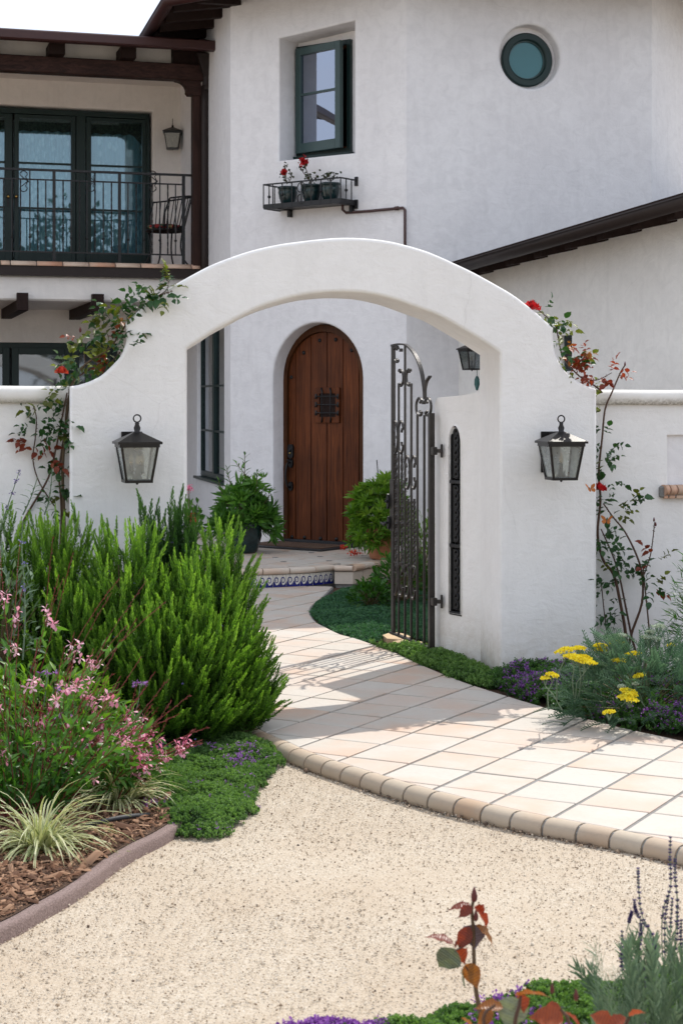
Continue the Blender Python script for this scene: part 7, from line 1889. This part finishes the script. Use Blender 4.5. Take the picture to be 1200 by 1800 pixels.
for a in ((905, 1752, 1, -.35, 62, 32, 'rose_orange', .4, .3), (908, 1755, -.3, 1, 58, 48, 'rose_sage', 1.5, .9), (884, 1772, -1, -.25, 50, 24, 'rose_orange', .5, .3), (868, 1780, -.8, .5, 40, 24, 'rose_orange', .8, .5), (912, 1750, .4, .9, 30, 24, 'rose_red', 1.2, .7),
          (985, 1772, -1, .1, 34, 22, 'rose_red', .8, .8), (990, 1795, -1, -.25, 60, 36, 'rose_red', .8, .9), (992, 1780, .8, .5, 40, 20, 'rose_red', .3, .5), (930, 1792, 1, .15, 50, 26, 'rose_red', .5, .8),
          (1105, 1788, .9, -.5, 30, 20, 'rose_red', .8, .9), (1100, 1790, -1, .4, 44, 26, 'rose_red', .4, .7), (1075, 1800, -.7, -.3, 40, 26, 'rose_red', .9, .9), (810, 1790, .9, .5, 40, 20, 'rose_orange', .5, .4)):
    big_leaf(rf2, a[0], a[1], a[2], a[3], a[4], a[5], a[6], 3.3+U(-.04, .04), a[7], a[8])
bud(rf2, AT(1012, 1752, 3.3), .010); bud(rf2, AT(970, 1740, 3.4), .009)
YLv = 4.15
lav = thing('lavender', 'lavender clump with dark violet spikes and silvery foliage in the bottom right corner', 'lavender', AT(1160, 1850, YLv))
LT = leaf_q(.034, .0045, .2, .1); sp = Chunk()
for k in range(46): a = k*2.4; o_ = .35+.3*(k % 3)/2; sp.inst(LT, np.array([[0, .11*k/46, 0]]), rot_to(np.array([[sin(o_)*cos(a), cos(o_), sin(o_)*sin(a)]]), np.array([0.])), 1, .5)
v, f, a = sp.template(); SP = (v, f, a-.5+np.where(v[:, 1] > .1, .1, 0)); ch = Chunk(); K = 150
px = U(1066, 1290, K); py = U(1690, 1880, K)+np.clip((1140-px)*.6, 0, 60); pos = np.array([np.array(AT(a, b, YLv+U(-.25, .25))) for a, b in zip(px, py)])
ch.inst(SP, pos-[0, 0, .04], rot_to(np.stack([(px-1150)/260+rng.normal(0, .16, K), rng.normal(0, .2, K), np.ones(K)], 1), U(0, 6, K)), U(.8, 1.4, K), .5+rng.normal(0, .12, K)); npobj('foliage', ch, 'sage', lav)
spk = [([(1125, 1760), (1130, 1690), (1150, 1655), (1128, 1610), (1122, 1560), (1121, 1528)], .10), ([(1170, 1760), (1163, 1660), (1165, 1600), (1178, 1560), (1177, 1510), (1178, 1472)], .12), ([(1180, 1750), (1186, 1650), (1190, 1590), (1186, 1540), (1186, 1508)], .10),
       ([(1165, 1760), (1168, 1680), (1168, 1620), (1175, 1575)], .16), ([(1175, 1760), (1176, 1690), (1178, 1630), (1181, 1582)], .16), ([(1195, 1760), (1184, 1700), (1190, 1640), (1190, 1594)], .2), ([(1150, 1650), (1132, 1625), (1118, 1605), (1114, 1582)], .0),
       ([(1118, 1740), (1094, 1710), (1092, 1680), (1093, 1636)], .2), ([(1108, 1740), (1107, 1705), (1108, 1668)], .2), ([(1126, 1740), (1122, 1690), (1125, 1655), (1126, 1625)], .15), ([(1150, 1700), (1150, 1665)], .0), ([(1204, 1760), (1200, 1700), (1196, 1660), (1197, 1620)], .2), ([(1100, 1640), (1106, 1618), (1110, 1604)], .1), ([(1128, 1790), (1132, 1730), (1130, 1700)], .2), ([(1215, 1740), (1210, 1660), (1206, 1600)], .3)]
for i, (pts, f0) in enumerate(spk):
    y = YLv+U(-.1, .1); P = np.array([np.array(AT(a, b, y)) for a, b in pts]); P = np.array([np.array(p) for p in smooth_path([tuple(p) for p in P], 5)]); st = Chunk(); tubes(st, P, .0016, 3, .6); npobj('stalk', st, 'sage', lav)
    ch = Chunk(); f = .35 if f0 > 0 else .25
    while f < 1:
        q, d = at_path(P, min(.999, f)); nb_ = 12
        sz = .85 if f < .8 else .7
        for k in range(nb_): a = 6.28*k/nb_; dd = d*.9+np.array([cos(a), sin(a), .0])*.8; ch.inst(leaf_s(.0095, .0048, .8), q[None], rot_to(dd[None], U(0, 6, 1)), sz*U(.8, 1.2), U(.05, .8))
        f += .048*4/max(4, len(pts))*U(.8, 1.3)*(1 if f > .6 else 1.5)
    npobj('flower_spike', ch, 'lavender', lav)

# ================================================================ TREES ACROSS THE DRIVE (behind the camera; mirrored in the panes)
M['tree_leaf'] = leafm('dull tree leaves', (.018, .030, .012), (.04, .06, .02), (.08, .10, .035), .15, .6)
def tree(label, x, y, h, r):
    t = thing('garden_tree', label, 'tree', (x, y, 0), 'trees across the drive'); ch, st = Chunk(), Chunk(); n = 3600
    d = rng.normal(0, 1, (n, 3)); d /= np.linalg.norm(d, axis=1, keepdims=True); k = U(.45, 1, n)**.5*(1+.25*np.sin(d[:, 0]*5+d[:, 2]*4+x)); P = np.stack([x+d[:, 0]*r*k, y+d[:, 1]*r*k, h*.62+d[:, 2]*h*.38*k], 1)
    ch.inst(leaf_q(.26, .15, .2, .2), P, rot_to(d+rng.normal(0, .6, (n, 3)), U(0, 6, n)), U(.7, 1.4, n), U(.0, .45, n)); npobj('crown', ch, 'tree_leaf', t)
    tubes(st, [(x, y, -.3), (x+.1, y, h*.3), (x, y, h*.6)], [.22, .17, .08], 8, .4)
    for k in range(6): a = k*1.05; tubes(st, [(x+.1, y, h*.3), (x+cos(a)*r*.4, y+sin(a)*r*.4, h*.5), (x+cos(a)*r*.75, y+sin(a)*r*.75, h*.7)], [.09, .06, .02], 6, .4)
    npobj('trunk', st, 'stem', t)
for lb, x, y, h, r in (('lowest round garden tree across the drive, its crown near the lane', 5, -26, 8.0, 3.4), ('tall garden tree across the drive, mirrored low in the middle balcony door', 11, -28, 10.6, 4),
                      ('broad garden tree across the drive between the two tallest ones', 17, -27, 9.4, 3.8), ('tallest garden tree of the row, farthest right across the drive', 24, -29, 12, 4.5), ('garden tree across the drive straight behind the gravel yard', -4, -30, 8, 4), ('leftmost garden tree of the row across the drive', -12, -28, 7, 4)):
    tree(lb, x, y, h, r)
